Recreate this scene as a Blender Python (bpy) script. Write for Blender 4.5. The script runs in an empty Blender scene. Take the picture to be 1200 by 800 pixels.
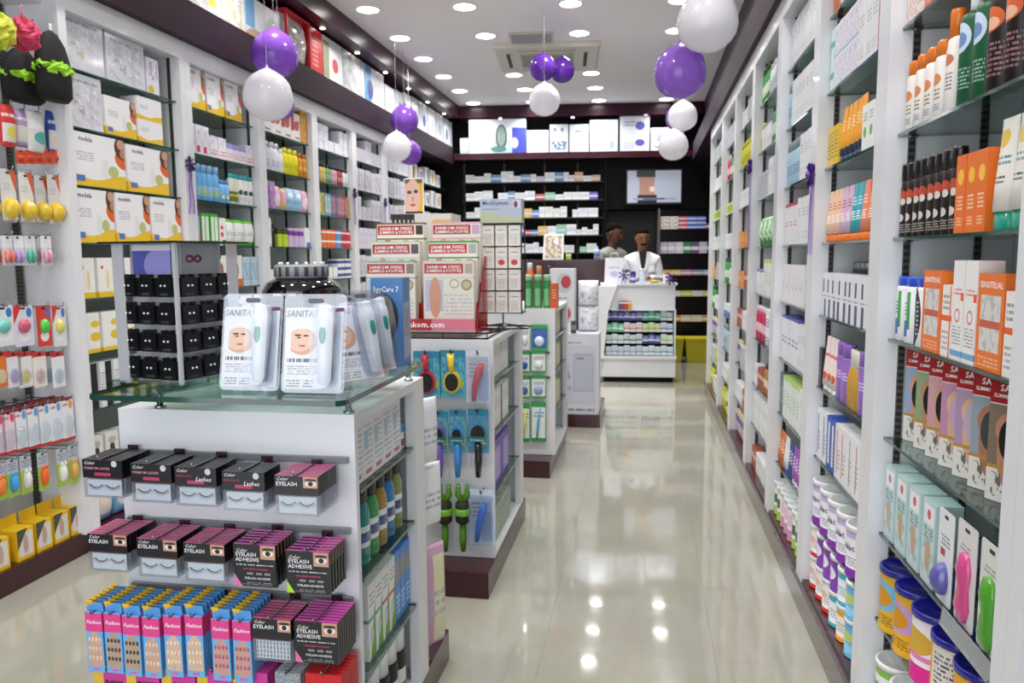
import bpy, bmesh, math, random
import numpy as np
from mathutils import Matrix, Vector
random.seed(7)
SC = bpy.context.scene
COL = SC.collection
# ------------------------------------------------------------------ camera
F = 900.0; EYE = 1.4
def cam_basis(vp=(755, 298), roll=.012):
    d = np.array([(vp[0]-600)/F, -(vp[1]-400)/F, -1.]); d /= np.linalg.norm(d)
    u = np.array([math.sin(roll), math.cos(roll), 0.]); u -= u.dot(d)*d; u /= np.linalg.norm(u)
    return np.array([np.cross(d, u), d, u])
CM = cam_basis()
cam_d = bpy.data.cameras.new('camera'); cam = bpy.data.objects.new('camera', cam_d); COL.objects.link(cam)
cam_d.sensor_width = 36; cam_d.lens = 36*F/1200; cam_d.clip_start = .02; cam_d.clip_end = 100
cam.matrix_world = Matrix.Translation((0, 0, EYE)) @ Matrix([list(map(float, r)) for r in CM]).to_4x4()
cam_d.dof.use_dof = True; cam_d.dof.focus_distance = 1.75; cam_d.dof.aperture_fstop = 7.0
SC.camera = cam
# ------------------------------------------------------------------ world, exposure
w = bpy.data.worlds.new('world'); SC.world = w; w.use_nodes = True
bgn = w.node_tree.nodes['Background']; bgn.inputs[0].default_value = (.93, .96, 1, 1); bgn.inputs[1].default_value = 2.2
vs = SC.view_settings
vs.view_transform = 'Standard'; vs.look = 'None'; vs.gamma = 1; vs.exposure = 0.42; vs.use_curve_mapping = False
# shop-front daylight: the glazed front of the shop lies behind the camera
LAMP_POWER = 5.2
# ------------------------------------------------------------------ pixel helpers (1200x800)
def ray(px, py): return CM @ np.array([(px-600)/F, -(py-400)/F, -1.])
def onX(px, py, X): r = ray(px, py); t = X/r[0]; return Vector((X, r[1]*t, EYE+r[2]*t))
def onY(px, py, Y): r = ray(px, py); t = Y/r[1]; return Vector((r[0]*t, Y, EYE+r[2]*t))
def onZ(px, py, Z): r = ray(px, py); t = (Z-EYE)/r[2]; return Vector((r[0]*t, r[1]*t, Z))
# ------------------------------------------------------------------ colours and materials
def hexc(h):
    if not isinstance(h, str): return tuple(h)[:3]+(1,)
    h = h.lstrip('#'); o = []
    for i in (0, 2, 4):
        c = int(h[i:i+2], 16)/255; o.append(c/12.92 if c <= .04045 else ((c+.055)/1.055)**2.4)
    return tuple(o)+(1,)
MATS = {}
def plain(name, col, rough=.5, metal=0., spec=.5, coat=0., emit=None, estr=0., bump=None, trans=0.):
    if name in MATS: return MATS[name]
    m = bpy.data.materials.new(name); m.use_nodes = True; nt = m.node_tree; b = nt.nodes['Principled BSDF']
    b.inputs['Base Color'].default_value = hexc(col); b.inputs['Roughness'].default_value = rough
    b.inputs['Metallic'].default_value = metal; b.inputs['Specular IOR Level'].default_value = spec
    b.inputs['Coat Weight'].default_value = coat; b.inputs['Coat Roughness'].default_value = .05
    if emit: b.inputs['Emission Color'].default_value = hexc(emit); b.inputs['Emission Strength'].default_value = estr
    if bump:
        tc = nt.nodes.new('ShaderNodeTexCoord'); n = nt.nodes.new('ShaderNodeTexNoise'); n.inputs['Scale'].default_value = bump[0]; n.inputs['Detail'].default_value = 4
        bp = nt.nodes.new('ShaderNodeBump'); bp.inputs['Strength'].default_value = bump[1]; bp.inputs['Distance'].default_value = .01
        nt.links.new(tc.outputs['Object'], n.inputs['Vector']); nt.links.new(n.outputs['Fac'], bp.inputs['Height']); nt.links.new(bp.outputs['Normal'], b.inputs['Normal'])
    MATS[name] = m; return m
def clear(name, tint, gloss=.12, rough=.05, body=0.):
    """thin clear plastic or glass: tinted see-through with a fresnel sheen"""
    if name in MATS: return MATS[name]
    m = bpy.data.materials.new(name); m.use_nodes = True; nt = m.node_tree
    for n in list(nt.nodes): nt.nodes.remove(n)
    out = nt.nodes.new('ShaderNodeOutputMaterial'); t = nt.nodes.new('ShaderNodeBsdfTransparent'); g = nt.nodes.new('ShaderNodeBsdfGlossy')
    t.inputs[0].default_value = hexc(tint); g.inputs['Roughness'].default_value = rough; g.inputs[0].default_value = (.95, .97, 1, 1)
    fr = nt.nodes.new('ShaderNodeLayerWeight'); fr.inputs[0].default_value = .5
    po = nt.nodes.new('ShaderNodeMath'); po.operation = 'POWER'; po.inputs[1].default_value = 5; nt.links.new(fr.outputs['Facing'], po.inputs[0])
    ad = nt.nodes.new('ShaderNodeMath'); ad.operation = 'MULTIPLY_ADD'; ad.inputs[1].default_value = .8; ad.inputs[2].default_value = gloss*.3; nt.links.new(po.outputs[0], ad.inputs[0])
    mx = nt.nodes.new('ShaderNodeMixShader'); nt.links.new(ad.outputs[0], mx.inputs[0]); nt.links.new(t.outputs[0], mx.inputs[1]); nt.links.new(g.outputs[0], mx.inputs[2])
    last = mx
    if body:
        d = nt.nodes.new('ShaderNodeBsdfDiffuse'); d.inputs[0].default_value = hexc(tint); m2 = nt.nodes.new('ShaderNodeMixShader'); m2.inputs[0].default_value = body
        nt.links.new(mx.outputs[0], m2.inputs[1]); nt.links.new(d.outputs[0], m2.inputs[2]); last = m2
    nt.links.new(last.outputs[0], out.inputs[0]); MATS[name] = m; return m
def pm(base, *feats, rough=.42, top=None, coat=0., metal=0.):
    """a printed package: base colour plus flat print laid out in the package's own UVs"""
    key = ('pm', base, feats, rough, top, coat, metal)
    if key in MATS: return MATS[key]
    m = bpy.data.materials.new('print'); m.use_nodes = True; nt = m.node_tree; N = nt.nodes; L = nt.links; b = N['Principled BSDF']
    b.inputs['Roughness'].default_value = rough; b.inputs['Coat Weight'].default_value = coat; b.inputs['Metallic'].default_value = metal
    uv = N.new('ShaderNodeUVMap'); sp = N.new('ShaderNodeSeparateXYZ'); L.new(uv.outputs[0], sp.inputs[0]); U, V = sp.outputs[0], sp.outputs[1]
    def mth(op, a, c=None, d=None):
        n = N.new('ShaderNodeMath'); n.operation = op
        for i, x in enumerate((a, c, d)):
            if x is None: continue
            if isinstance(x, (int, float)): n.inputs[i].default_value = x
            else: L.new(x, n.inputs[i])
        return n.outputs[0]
    cur = None
    def rng(s, a, c): return mth('COMPARE', s, (a+c)/2, abs(c-a)/2)
    def rect(f): return mth('MULTIPLY', rng(U, f[1], f[2]), rng(V, f[3], f[4]))
    fl = list(feats)
    if top: fl.append(('b', 1.5, 3.5, top))
    for f in fl:
        k = f[0]; col = f[-1]
        if k == 'b': mask = rng(V, f[1], f[2])
        elif k == 'r': mask = rect(f)
        elif k == 'e':
            s = N.new('ShaderNodeVectorMath'); s.operation = 'SUBTRACT'; L.new(uv.outputs[0], s.inputs[0]); s.inputs[1].default_value = (f[1], f[2], 0)
            q = N.new('ShaderNodeVectorMath'); q.operation = 'DIVIDE'; L.new(s.outputs[0], q.inputs[0]); q.inputs[1].default_value = (f[3], f[4], 1)
            l = N.new('ShaderNodeVectorMath'); l.operation = 'LENGTH'; L.new(q.outputs[0], l.inputs[0]); mask = mth('LESS_THAN', l.outputs['Value'], 1.)
        elif k == 't':   # rows of print: (u0,u1,v0,v1,rows,colour)
            rows = f[5]; vv = mth('MULTIPLY_ADD', V, rows/(f[4]-f[3]), -f[3]*rows/(f[4]-f[3]))
            line = mth('LESS_THAN', mth('FRACT', vv), .5)
            cb = N.new('ShaderNodeCombineXYZ'); L.new(mth('MULTIPLY', U, 40/(max(.05, f[2]-f[1])*2.2)), cb.inputs[0]); L.new(mth('MULTIPLY', mth('FLOOR', vv), 3.7), cb.inputs[1])
            nz = N.new('ShaderNodeTexNoise'); nz.inputs['Scale'].default_value = 1; nz.inputs['Detail'].default_value = 0; L.new(cb.outputs[0], nz.inputs['Vector'])
            mask = mth('MULTIPLY', mth('MULTIPLY', rect(f), line), mth('GREATER_THAN', nz.outputs[0], .44))
        elif k == 'w':   # wavy fill below: (v0,amp,freq,phase,colour)
            sn = mth('SINE', mth('MULTIPLY_ADD', U, f[3], f[4])); mask = mth('LESS_THAN', V, mth('MULTIPLY_ADD', sn, f[2], f[1]))
        elif k == 'd':   # half-plane a*u+b*v<c on the front
            mask = mth('MULTIPLY', mth('LESS_THAN', mth('ADD', mth('MULTIPLY', U, f[1]), mth('MULTIPLY', V, f[2])), f[3]), rng(U, 0, 1))
        elif k == 's':   # upright stripes: (freq, duty, v0, v1, colour)
            mask = mth('MULTIPLY', mth('LESS_THAN', mth('FRACT', mth('MULTIPLY', U, f[1])), f[2]), rng(V, f[3], f[4]))
        elif k == 'n':   # mottled picture: (u0,u1,v0,v1,scale,threshold,colour)
            nz = N.new('ShaderNodeTexNoise'); nz.inputs['Scale'].default_value = f[5]; nz.inputs['Detail'].default_value = 2; L.new(uv.outputs[0], nz.inputs['Vector'])
            mask = mth('MULTIPLY', rect(f), mth('GREATER_THAN', nz.outputs[0], f[6]))
        mx = N.new('ShaderNodeMix'); mx.data_type = 'RGBA'; L.new(mask, mx.inputs[0])
        if cur is None: mx.inputs[6].default_value = hexc(base)
        else: L.new(cur, mx.inputs[6])
        mx.inputs[7].default_value = hexc(col); cur = mx.outputs[2]
    if cur is None: b.inputs['Base Color'].default_value = hexc(base)
    else: L.new(cur, b.inputs['Base Color'])
    MATS[key] = m; return m
# ------------------------------------------------------------------ mesh building
class MB:
    def __init__(s): s.v = []; s.f = []; s.uv = []; s.mi = []; s.sm = []
    def face(s, pts, uv=None, mi=0, sm=False):
        i = len(s.v); s.v += [tuple(p) for p in pts]; s.f.append(tuple(range(i, i+len(pts))))
        s.uv.append(uv or [(2.5, .5)]*len(pts)); s.mi.append(mi); s.sm.append(sm)
    def hexa(s, b, t, mi=0, uvs=True, vr=(0, 1)):
        """b,t: four corners each (front-left, front-right, back-right, back-left) of bottom and top"""
        v0, v1 = vr
        def q(a, c, d, e, u): s.face([a, c, d, e], [(u, v0), (u+1, v0), (u+1, v1), (u, v1)], mi)
        q(b[0], b[1], t[1], t[0], 0); q(b[1], b[2], t[2], t[1], 2); q(b[2], b[3], t[3], t[2], 4); q(b[3], b[0], t[0], t[3], 6)
        s.face([t[0], t[1], t[2], t[3]], [(2, 2), (3, 2), (3, 3), (2, 3)], mi); s.face([b[3], b[2], b[1], b[0]], [(2, -1)]*4, mi)
        return s
    def box(s, x0, x1, y0, y1, z0, z1, mi=0):
        B = [(x0, y0, z0), (x1, y0, z0), (x1, y1, z0), (x0, y1, z0)]; T = [(p[0], p[1], z1) for p in B]
        return s.hexa(B, T, mi)
    def rings(s, rings, cap0=True, cap1=True, mi=0, sm=True, vs=None, fold=True):
        n = len(rings[0]); R = len(rings)
        if vs is None:
            z0 = rings[0][0][2]; z1 = rings[-1][0][2]; vs = [(r[0][2]-z0)/((z1-z0) or 1) for r in rings]
        base = len(s.v)
        for r in rings: s.v += [tuple(p) for p in r]
        for i in range(R-1):
            for j in range(n):
                k = (j+1) % n
                s.f.append((base+i*n+j, base+i*n+k, base+(i+1)*n+k, base+(i+1)*n+j))
                # ring starts at +X, runs counter-clockwise; the front (-Y) half is j in n/2..n
                if j >= n/2: u0 = (j-n/2)/(n/2); u1 = (j+1-n/2)/(n/2)
                else: u0 = 2+j/(n/2); u1 = 2+(j+1)/(n/2)
                s.uv.append([(u0, vs[i]), (u1, vs[i]), (u1, vs[i+1]), (u0, vs[i+1])]); s.mi.append(mi); s.sm.append(sm)
        if cap0: s.f.append(tuple(base+j for j in reversed(range(n)))); s.uv.append([(2.5, -1)]*n); s.mi.append(mi); s.sm.append(False)
        if cap1: s.f.append(tuple(base+(R-1)*n+j for j in range(n))); s.uv.append([(2.5, 2.5)]*n); s.mi.append(mi); s.sm.append(False)
        return s
    def lathe(s, prof, n=14, sy=1., c=(0, 0), mi=0, sm=True, vs=None):
        rg = [[(c[0]+r*math.cos(2*math.pi*j/n), c[1]+sy*r*math.sin(2*math.pi*j/n), z) for j in range(n)] for r, z in prof]
        return s.rings(rg, mi=mi, sm=sm, vs=vs)
    def tube(s, pts, r, n=6, mi=0):
        pts = [Vector(p) for p in pts]; rg = []
        for i, p in enumerate(pts):
            t = (pts[min(i+1, len(pts)-1)]-pts[max(i-1, 0)]).normalized()
            a = t.orthogonal().normalized() if i == 0 else (a-t*a.dot(t)).normalized()
            b = t.cross(a); rr = r[i] if isinstance(r, (list, tuple)) else r
            rg.append([p+a*rr*math.cos(2*math.pi*j/n)+b*rr*math.sin(2*math.pi*j/n) for j in range(n)])
        return s.rings(rg, mi=mi, vs=[i/(len(pts)-1) for i in range(len(pts))])
    def prism(s, poly, y0, y1, mi=0, uvbox=None):
        """outline in x,z extruded along y; front (y0) carries the print UVs"""
        xs = [p[0] for p in poly]; zs = [p[1] for p in poly]; x0, x1, z0, z1 = uvbox or (min(xs), max(xs), min(zs), max(zs))
        uv = [((p[0]-x0)/(x1-x0), (p[1]-z0)/(z1-z0)) for p in poly]
        s.face([(p[0], y0, p[1]) for p in poly], uv, mi); s.face([(p[0], y1, p[1]) for p in reversed(poly)], [(4.5, q[1]) for q in reversed(uv)], mi)
        n = len(poly)
        for i in range(n):
            a, b = poly[i], poly[(i+1) % n]; va = (a[1]-z0)/(z1-z0); vb = (b[1]-z0)/(z1-z0)
            s.face([(a[0], y0, a[1]), (a[0], y1, a[1]), (b[0], y1, b[1]), (b[0], y0, b[1])], [(2, va), (3, va), (3, vb), (2, vb)], mi)
        return s
    def dome(s, c, rx, ry, rz, n=12, m=8, mi=0, half=False):
        rg = []
        for i in range(m+1):
            a = -math.pi/2+math.pi*i/m if not half else math.pi/2*i/m
            rr = max(math.cos(a), .02); rg.append([(c[0]+rx*rr*math.cos(2*math.pi*j/n), c[1]+ry*rr*math.sin(2*math.pi*j/n), c[2]+rz*math.sin(a)) for j in range(n)])
        return s.rings(rg, mi=mi)
    def mesh(s, name, mats):
        me = bpy.data.meshes.new(name); me.from_pydata(s.v, [], s.f)
        for m in (mats if isinstance(mats, (list, tuple)) else [mats]): me.materials.append(m)
        uvl = me.uv_layers.new(name='UVMap'); uvl.data.foreach_set('uv', [c for f in s.uv for p in f for c in p])
        me.polygons.foreach_set('material_index', s.mi); me.polygons.foreach_set('use_smooth', s.sm); me.update(); return me
def rrect(x0, x1, z0, z1, r, n=3):
    o = []
    for cx, cz, a0 in ((x1-r, z0+r, -90), (x1-r, z1-r, 0), (x0+r, z1-r, 90), (x0+r, z0+r, 180)):
        for i in range(n+1): a = math.radians(a0+90*i/n); o.append((cx+r*math.cos(a), cz+r*math.sin(a)))
    return o
def obj(name, me, parent=None, loc=(0, 0, 0), rz=0., label=None, cat=None, group=None, kind=None, rx=0., ry=0.):
    o = bpy.data.objects.new(name, me); COL.objects.link(o); o.location = loc
    if rz or rx or ry: o.rotation_euler = (rx, ry, rz)
    if parent: o.parent = parent
    if label: o['label'] = label
    if cat: o['category'] = cat
    if group: o['group'] = group
    if kind: o['kind'] = kind
    return o
def empty(name, loc, rz=0., **k):
    o = obj(name, None, None, loc, rz, **k); o.empty_display_size = .05; return o
def bx(name, x0, x1, y0, y1, z0, z1, mat, parent=None, **k):
    """box object with its origin at the middle of its base"""
    cx, cy = (x0+x1)/2, (y0+y1)/2; me = MB().box(x0-cx, x1-cx, y0-cy, y1-cy, 0, z1-z0).mesh(name, mat)
    return obj(name, me, parent, (cx, cy, z0), **k)
TXT = {}
def text_mesh(s, size, mat, width=None, shear=0., bold=0., align='CENTER'):
    key = (s, size, mat.name, width, shear, bold, align)
    if key in TXT: return TXT[key]
    cu = bpy.data.curves.new('lettering', 'FONT'); cu.body = s; cu.size = size; cu.resolution_u = 1; cu.align_x = align; cu.align_y = 'CENTER'; cu.shear = shear; cu.offset = bold*size
    cu.space_line = .9
    o = bpy.data.objects.new('lettering', cu); COL.objects.link(o); bpy.context.view_layer.update()
    me = bpy.data.meshes.new_from_object(o); bpy.data.objects.remove(o); bpy.data.curves.remove(cu)
    co = np.empty(len(me.vertices)*3); me.vertices.foreach_get('co', co); co = co.reshape(-1, 3)
    if width and len(co): co[:, 0] *= width/max(1e-6, co[:, 0].max()-co[:, 0].min())
    co = np.stack([co[:, 0], np.zeros(len(co)), co[:, 1]], 1); me.vertices.foreach_set('co', co.ravel())
    me.materials.clear(); me.materials.append(mat); me.update(); TXT[key] = me; return me
# ------------------------------------------------------------------ product kinds: Spec = list of parts, instanced with shared meshes
class Spec:
    """parts: (name, mesh, offset, index of parent part or -1, label or None); the first part is the thing itself"""
    def __init__(s, name, cat, desc, w, d, h, parts): s.name, s.cat, s.desc, s.w, s.d, s.h, s.parts = name, cat, desc, w, d, h, parts
def inst(sp, loc, rz=0., label=None, group=None, rx=0., ry=0., lean=None, skip=()):
    made = []
    for i, (n, me, off, par, lab) in enumerate(sp.parts):
        if n in skip: made.append(None); continue
        if i == 0: made.append(obj(n, me, None, loc, rz, label=label or sp.desc, cat=sp.cat, group=group, rx=rx, ry=ry))
        else: made.append(obj(n, me, made[par], off, label=lab))
    return made[0]
def carton(desc, w, d, h, mat, name='carton', cat='box', words=(), r=0):
    """words: (string, size, colour, x, z[, shear]) raised print on the front"""
    me = MB().box(-w/2, w/2, -d/2, d/2, 0, h).mesh(name, mat)
    parts = [(name, me, (0, 0, 0), -1, None)]
    for wd in words:
        tm = text_mesh(wd[0], wd[1], plain('ink_'+wd[2], wd[2], .5), wd[6] if len(wd) > 6 else None, wd[5] if len(wd) > 5 else 0, .012)
        parts.append(('lettering', tm, (wd[3], -d/2-.0006, wd[4]), 0, None))
    return Spec(name, cat, desc, w, d, h, parts)
def bottle(desc, r, h, mat, cap, sy=1., neck=.4, shoulder=.75, caph=.16, capr=None, name='bottle', n=14, captop=.9):
    hb = h*(1-caph); rn = r*neck
    b = MB().lathe([(r*.9, 0), (r, h*.015), (r, hb*shoulder), (r*.93, hb*(shoulder+.05)), (rn*1.25, hb*.96), (rn, hb)], n, sy, vs=[0, .02, shoulder, shoulder+.05, .96, 1])
    cr = capr or rn*1.15
    c = MB().lathe([(cr, -h*.01), (cr, h*caph*.85), (cr*captop, h*caph)], 12, 1 if cr < r*.7 else sy)
    return Spec(name, 'bottle', desc, 2*r, 2*r*sy, h, [(name, b.mesh(name, mat), (0, 0, 0), -1, None), ('cap', c.mesh('cap', cap), (0, 0, hb), 0, None)])
def pump_bottle(desc, r, h, mat, pm_, name='pump_bottle'):
    hb = h*.74
    b = MB().lathe([(r*.92, 0), (r, h*.01), (r, hb*.9), (r*.9, hb*.95), (r*.4, hb)], 14)
    c = MB().lathe([(r*.42, 0), (r*.42, h*.09), (r*.16, h*.1), (r*.16, h*.2), (r*.3, h*.2), (r*.3, h*.245), (r*.2, h*.26)], 12)
    c.box(-r*1.3, 0, -r*.14, r*.14, h*.215, h*.245)
    return Spec(name, 'bottle', desc, 2*r, 2*r, h, [(name, b.mesh(name, mat), (0, 0, 0), -1, None), ('pump_head', c.mesh('pump_head', pm_), (0, 0, hb), 0, None)])
def tube(desc, w, h, mat, cap, caph=.13, d=None, name='cream_tube'):
    d = d or w*.6; n = 14; rg = []; hc = h*caph
    for t in (0, .3, .6, .85, .97, 1):
        z = hc+(h-hc)*t; wy = d/2*(1-t**1.6)+.0012; wx = w/2*(.88+.12*t); rg.append([(wx*math.cos(2*math.pi*j/n), wy*math.sin(2*math.pi*j/n), z-hc) for j in range(n)])
    b = MB().rings(rg); c = MB().lathe([(w*.4, 0), (w*.43, hc*.1), (w*.43, hc)], 12, d/w)
    return Spec(name, 'tube', desc, w, d, h, [(name, MBshift(b, hc).mesh(name, mat), (0, 0, 0), -1, None), ('cap', c.mesh('cap', cap), (0, 0, 0), 0, None)])
def MBshift(b, dz): b.v = [(x, y, z+dz) for x, y, z in b.v]; return b
def tin(desc, r, h, mat, lid, lidh=.1, name='milk_tin', words=()):
    b = MB().lathe([(r*.97, 0), (r, h*.01), (r, h*.03), (r*.975, h*.04), (r*.975, h*(1-lidh)), (r*.975, h*(1-lidh)+.001)], 24, vs=[0, .01, .03, .04, .98, 1])
    l = MB().lathe([(r*1.03, 0), (r*1.03, h*lidh*.85), (r*1.0, h*lidh), (r*.9, h*lidh), (r*.88, h*lidh*.75), (.001, h*lidh*.75)], 24)
    parts = [(name, b.mesh(name, mat), (0, 0, 0), -1, None), ('lid', l.mesh('lid', lid), (0, 0, h*(1-lidh)), 0, None)]
    for wd in words:
        tm = text_mesh(wd[0], wd[1], plain('ink_'+wd[2], wd[2], .5), None, 0, .012).copy(); co = np.empty(len(tm.vertices)*3); tm.vertices.foreach_get('co', co); co = co.reshape(-1, 3)
        a = co[:, 0]/r; R = r+.0008; co = np.stack([R*np.sin(a), -R*np.cos(a), co[:, 2]], 1); tm.vertices.foreach_set('co', co.ravel()); tm.update()
        parts.append(('lettering', tm, (0, 0, wd[3]), 0, None))
    return Spec(name, 'tin', desc, 2*r, 2*r, h, parts)
def pouch(desc, w, d, h, mat, name='pouch', cat='pouch'):
    n = 16; rg = []
    for t in (0, .04, .2, .5, .8, .96, 1):
        k = max(.04, math.sin(math.pi*min(1, max(0, .08+.84*t)))**.6) if 0 < t < 1 else .04
        rg.append([(w/2*math.copysign(abs(math.cos(2*math.pi*j/n))**.55, math.cos(2*math.pi*j/n)), d/2*k*math.sin(2*math.pi*j/n), h*t) for j in range(n)])
    return Spec(name, cat, desc, w, d, h, [(name, MB().rings(rg).mesh(name, mat), (0, 0, 0), -1, None)])
WHITE = plain('white_plastic', '#e9ebee', .35); BLACKP = plain('black_plastic', '#17171a', .3); CHROME = plain('chrome', '#c9ccd0', .18, 1.)
CLEARP = clear('clear_plastic', '#eef3f7', .25, .08, .06)
def blister(desc, w, h, card, bubble, bw=.6, bh=.5, bz=.35, bd=.02, name='blister_pack', hole=True, d=.004, shape='dome', bx_=0., tag=None):
    """hanging card with a bubble; origin at the middle of its bottom edge"""
    m = MB().prism(rrect(-w/2, w/2, 0, h, min(w, h)*.07), -.001, .001)
    parts = [(name, m.mesh(name, card), (0, 0, 0), -1, None)]
    q = MB()
    if shape == 'dome': q.dome((0, 0, 0), w*bw/2, bd, h*bh/2, 12, 8)
    elif shape == 'box': q.prism(rrect(-w*bw/2, w*bw/2, -h*bh/2, h*bh/2, .004), -bd, 0)
    elif shape == 'two':
        q.dome((-w*bw/4, 0, 0), w*bw/4.2, bd, h*bh/2, 12, 8); q.dome((w*bw/4, 0, 0), w*bw/4.2, bd, h*bh/2, 12, 8)
    elif shape == 'peanut':
        q.lathe([(.001, -h*bh/2), (w*bw*.3, -h*bh*.46), (w*bw*.5, -h*bh*.27), (w*bw*.36, 0), (w*bw*.5, h*bh*.25), (w*bw*.33, h*bh*.45), (.001, h*bh/2)], 14, .6)
    parts.append(('blister', q.mesh('blister', bubble), (bx_*w, -.0012, h*bz), 0, None))
    if hole:
        g = MB().prism(rrect(-w*.12, w*.12, h*.93-.004, h*.93+.004, .003), -.0016, .0016); parts.append(('hang_slot', g.mesh('hang_slot', BLACKP), (0, 0, 0), 0, None))
    return Spec(name, 'pack', desc, w, d, h, parts)
ORD = ['first', 'second', 'third', 'fourth', 'fifth', 'sixth', 'seventh', 'eighth', 'ninth', 'tenth', 'eleventh', 'twelfth', 'thirteenth', 'fourteenth', 'fifteenth', 'sixteenth', 'seventeenth', 'eighteenth', 'nineteenth', 'twentieth']
def nth(i): return ORD[i] if i < 20 else '%dth' % (i+1)
# ------------------------------------------------------------------ setting materials
M_LAM = plain('white_laminate', '#dfe0e4', .32, coat=.15)
M_BACK = plain('grey_white_panel', '#c6c8ca', .5)
M_CEIL = plain('ceiling_paint', '#eeebee', .8)
M_PLUM = plain('plum_gloss', '#3a0f1b', .2, coat=.15)
M_PLUMB = plain('plum_trim', '#30091f', .3, spec=.3)
M_FASC = plain('plum_fascia', '#2b1a26', .5, spec=.18)
M_BLACK = plain('black_panel', '#0b090c', .5, spec=.12)
M_GROUT = plain('grout', '#a09e92', .8)
M_STEEL = plain('steel', '#8d9094', .3, 1.)
M_RAIL = plain('grey_rail', '#85878b', .35, .2)
M_DARKSTEEL = plain('dark_steel', '#2b2c2f', .35, .7)
M_WIRE = plain('black_wire', '#131316', .3, .3)
M_GLASS = clear('shelf_glass', '#dcebe6', .2, .03)
M_GEDGE = plain('glass_edge', '#20463c', .12, coat=.6)
def tile_material():
    m = bpy.data.materials.new('polished_tile'); m.use_nodes = True; nt = m.node_tree; b = nt.nodes['Principled BSDF']
    g = nt.nodes.new('ShaderNodeNewGeometry'); n = nt.nodes.new('ShaderNodeTexNoise'); n.inputs['Scale'].default_value = 2.2; n.inputs['Detail'].default_value = 6; n.inputs['Roughness'].default_value = .6
    mp = nt.nodes.new('ShaderNodeMapping'); mp.inputs['Scale'].default_value = (1, .35, 1)
    cr = nt.nodes.new('ShaderNodeValToRGB'); cr.color_ramp.elements[0].position = .35; cr.color_ramp.elements[0].color = hexc('#9a988c'); cr.color_ramp.elements[1].position = .68; cr.color_ramp.elements[1].color = hexc('#adab9f')
    nt.links.new(g.outputs['Position'], mp.inputs[0]); nt.links.new(mp.outputs[0], n.inputs['Vector']); nt.links.new(n.outputs[0], cr.inputs[0]); nt.links.new(cr.outputs[0], b.inputs['Base Color'])
    b.inputs['Roughness'].default_value = .07; b.inputs['Specular IOR Level'].default_value = .55; b.inputs['Coat Weight'].default_value = .35; b.inputs['Coat Roughness'].default_value = .02
    n2 = nt.nodes.new('ShaderNodeTexNoise'); n2.inputs['Scale'].default_value = 3.; bp = nt.nodes.new('ShaderNodeBump'); bp.inputs['Strength'].default_value = .05; bp.inputs['Distance'].default_value = .02
    nt.links.new(g.outputs['Position'], n2.inputs['Vector']); nt.links.new(n2.outputs[0], bp.inputs['Height']); nt.links.new(bp.outputs[0], b.inputs['Normal'])
    return m
def slot_material():
    m = bpy.data.materials.new('slotted_strip'); m.use_nodes = True; nt = m.node_tree; b = nt.nodes['Principled BSDF']
    tc = nt.nodes.new('ShaderNodeTexCoord'); sp = nt.nodes.new('ShaderNodeSeparateXYZ'); nt.links.new(tc.outputs['Object'], sp.inputs[0])
    a = nt.nodes.new('ShaderNodeMath'); a.operation = 'MULTIPLY'; a.inputs[1].default_value = 55; nt.links.new(sp.outputs[2], a.inputs[0])
    f = nt.nodes.new('ShaderNodeMath'); f.operation = 'FRACT'; nt.links.new(a.outputs[0], f.inputs[0])
    c = nt.nodes.new('ShaderNodeValToRGB'); c.color_ramp.interpolation = 'CONSTANT'; c.color_ramp.elements[0].color = hexc('#1a1918'); c.color_ramp.elements[1].position = .55; c.color_ramp.elements[1].color = hexc('#4a4845')
    nt.links.new(f.outputs[0], c.inputs[0]); nt.links.new(c.outputs[0], b.inputs['Base Color']); b.inputs['Roughness'].default_value = .4; return m
M_TILE = tile_material(); M_SLOT = slot_material()
# ------------------------------------------------------------------ floor, walls, ceiling
XL, XR = -2.55, .63           # cabinet fronts
YB = 10.35; SK = .1           # back wall distance at x = 0 and its skew
CEIL = 3.35
floor = bx('floor', -3.0, 1.05, -1.6, 11.6, -.06, -.012, M_GROUT, kind='structure')
T = .6; tme = MB().box(-T/2+.0003, T/2-.0003, -T/2+.0003, T/2-.0003, 0, .012).mesh('tile', M_TILE)
for i in range(6):
    for j in range(21): obj('tile', tme, floor, (-2.44+T*i+1.0-.025, -1.3+T*j-5.0, .048))
bx('wall_left', -3.0, -2.93, -1.6, 11.0, 0, 3.5, M_BLACK, kind='structure')
bx('wall_right', .99, 1.05, -1.6, 11.6, 0, 3.5, M_BLACK, kind='structure')
bx('ceiling', -3.0, 1.05, -1.6, 11.6, CEIL, 3.5, M_CEIL, kind='structure')
def skew_box(name, x0, x1, y0, y1, z0, z1, mat, **k):
    """box whose long side follows the slightly skewed back wall"""
    B = [(x0, y0+SK*x0, z0), (x1, y0+SK*x1, z0), (x1, y1+SK*x1, z0), (x0, y1+SK*x0, z0)]
    return obj(name, MB().hexa(B, [(p[0], p[1], z1) for p in B]).mesh(name, mat), **k)
skew_box('wall_back', -3.0, 1.05, YB+.36, YB+.45, 0, 3.5, M_BLACK, kind='structure')
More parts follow.
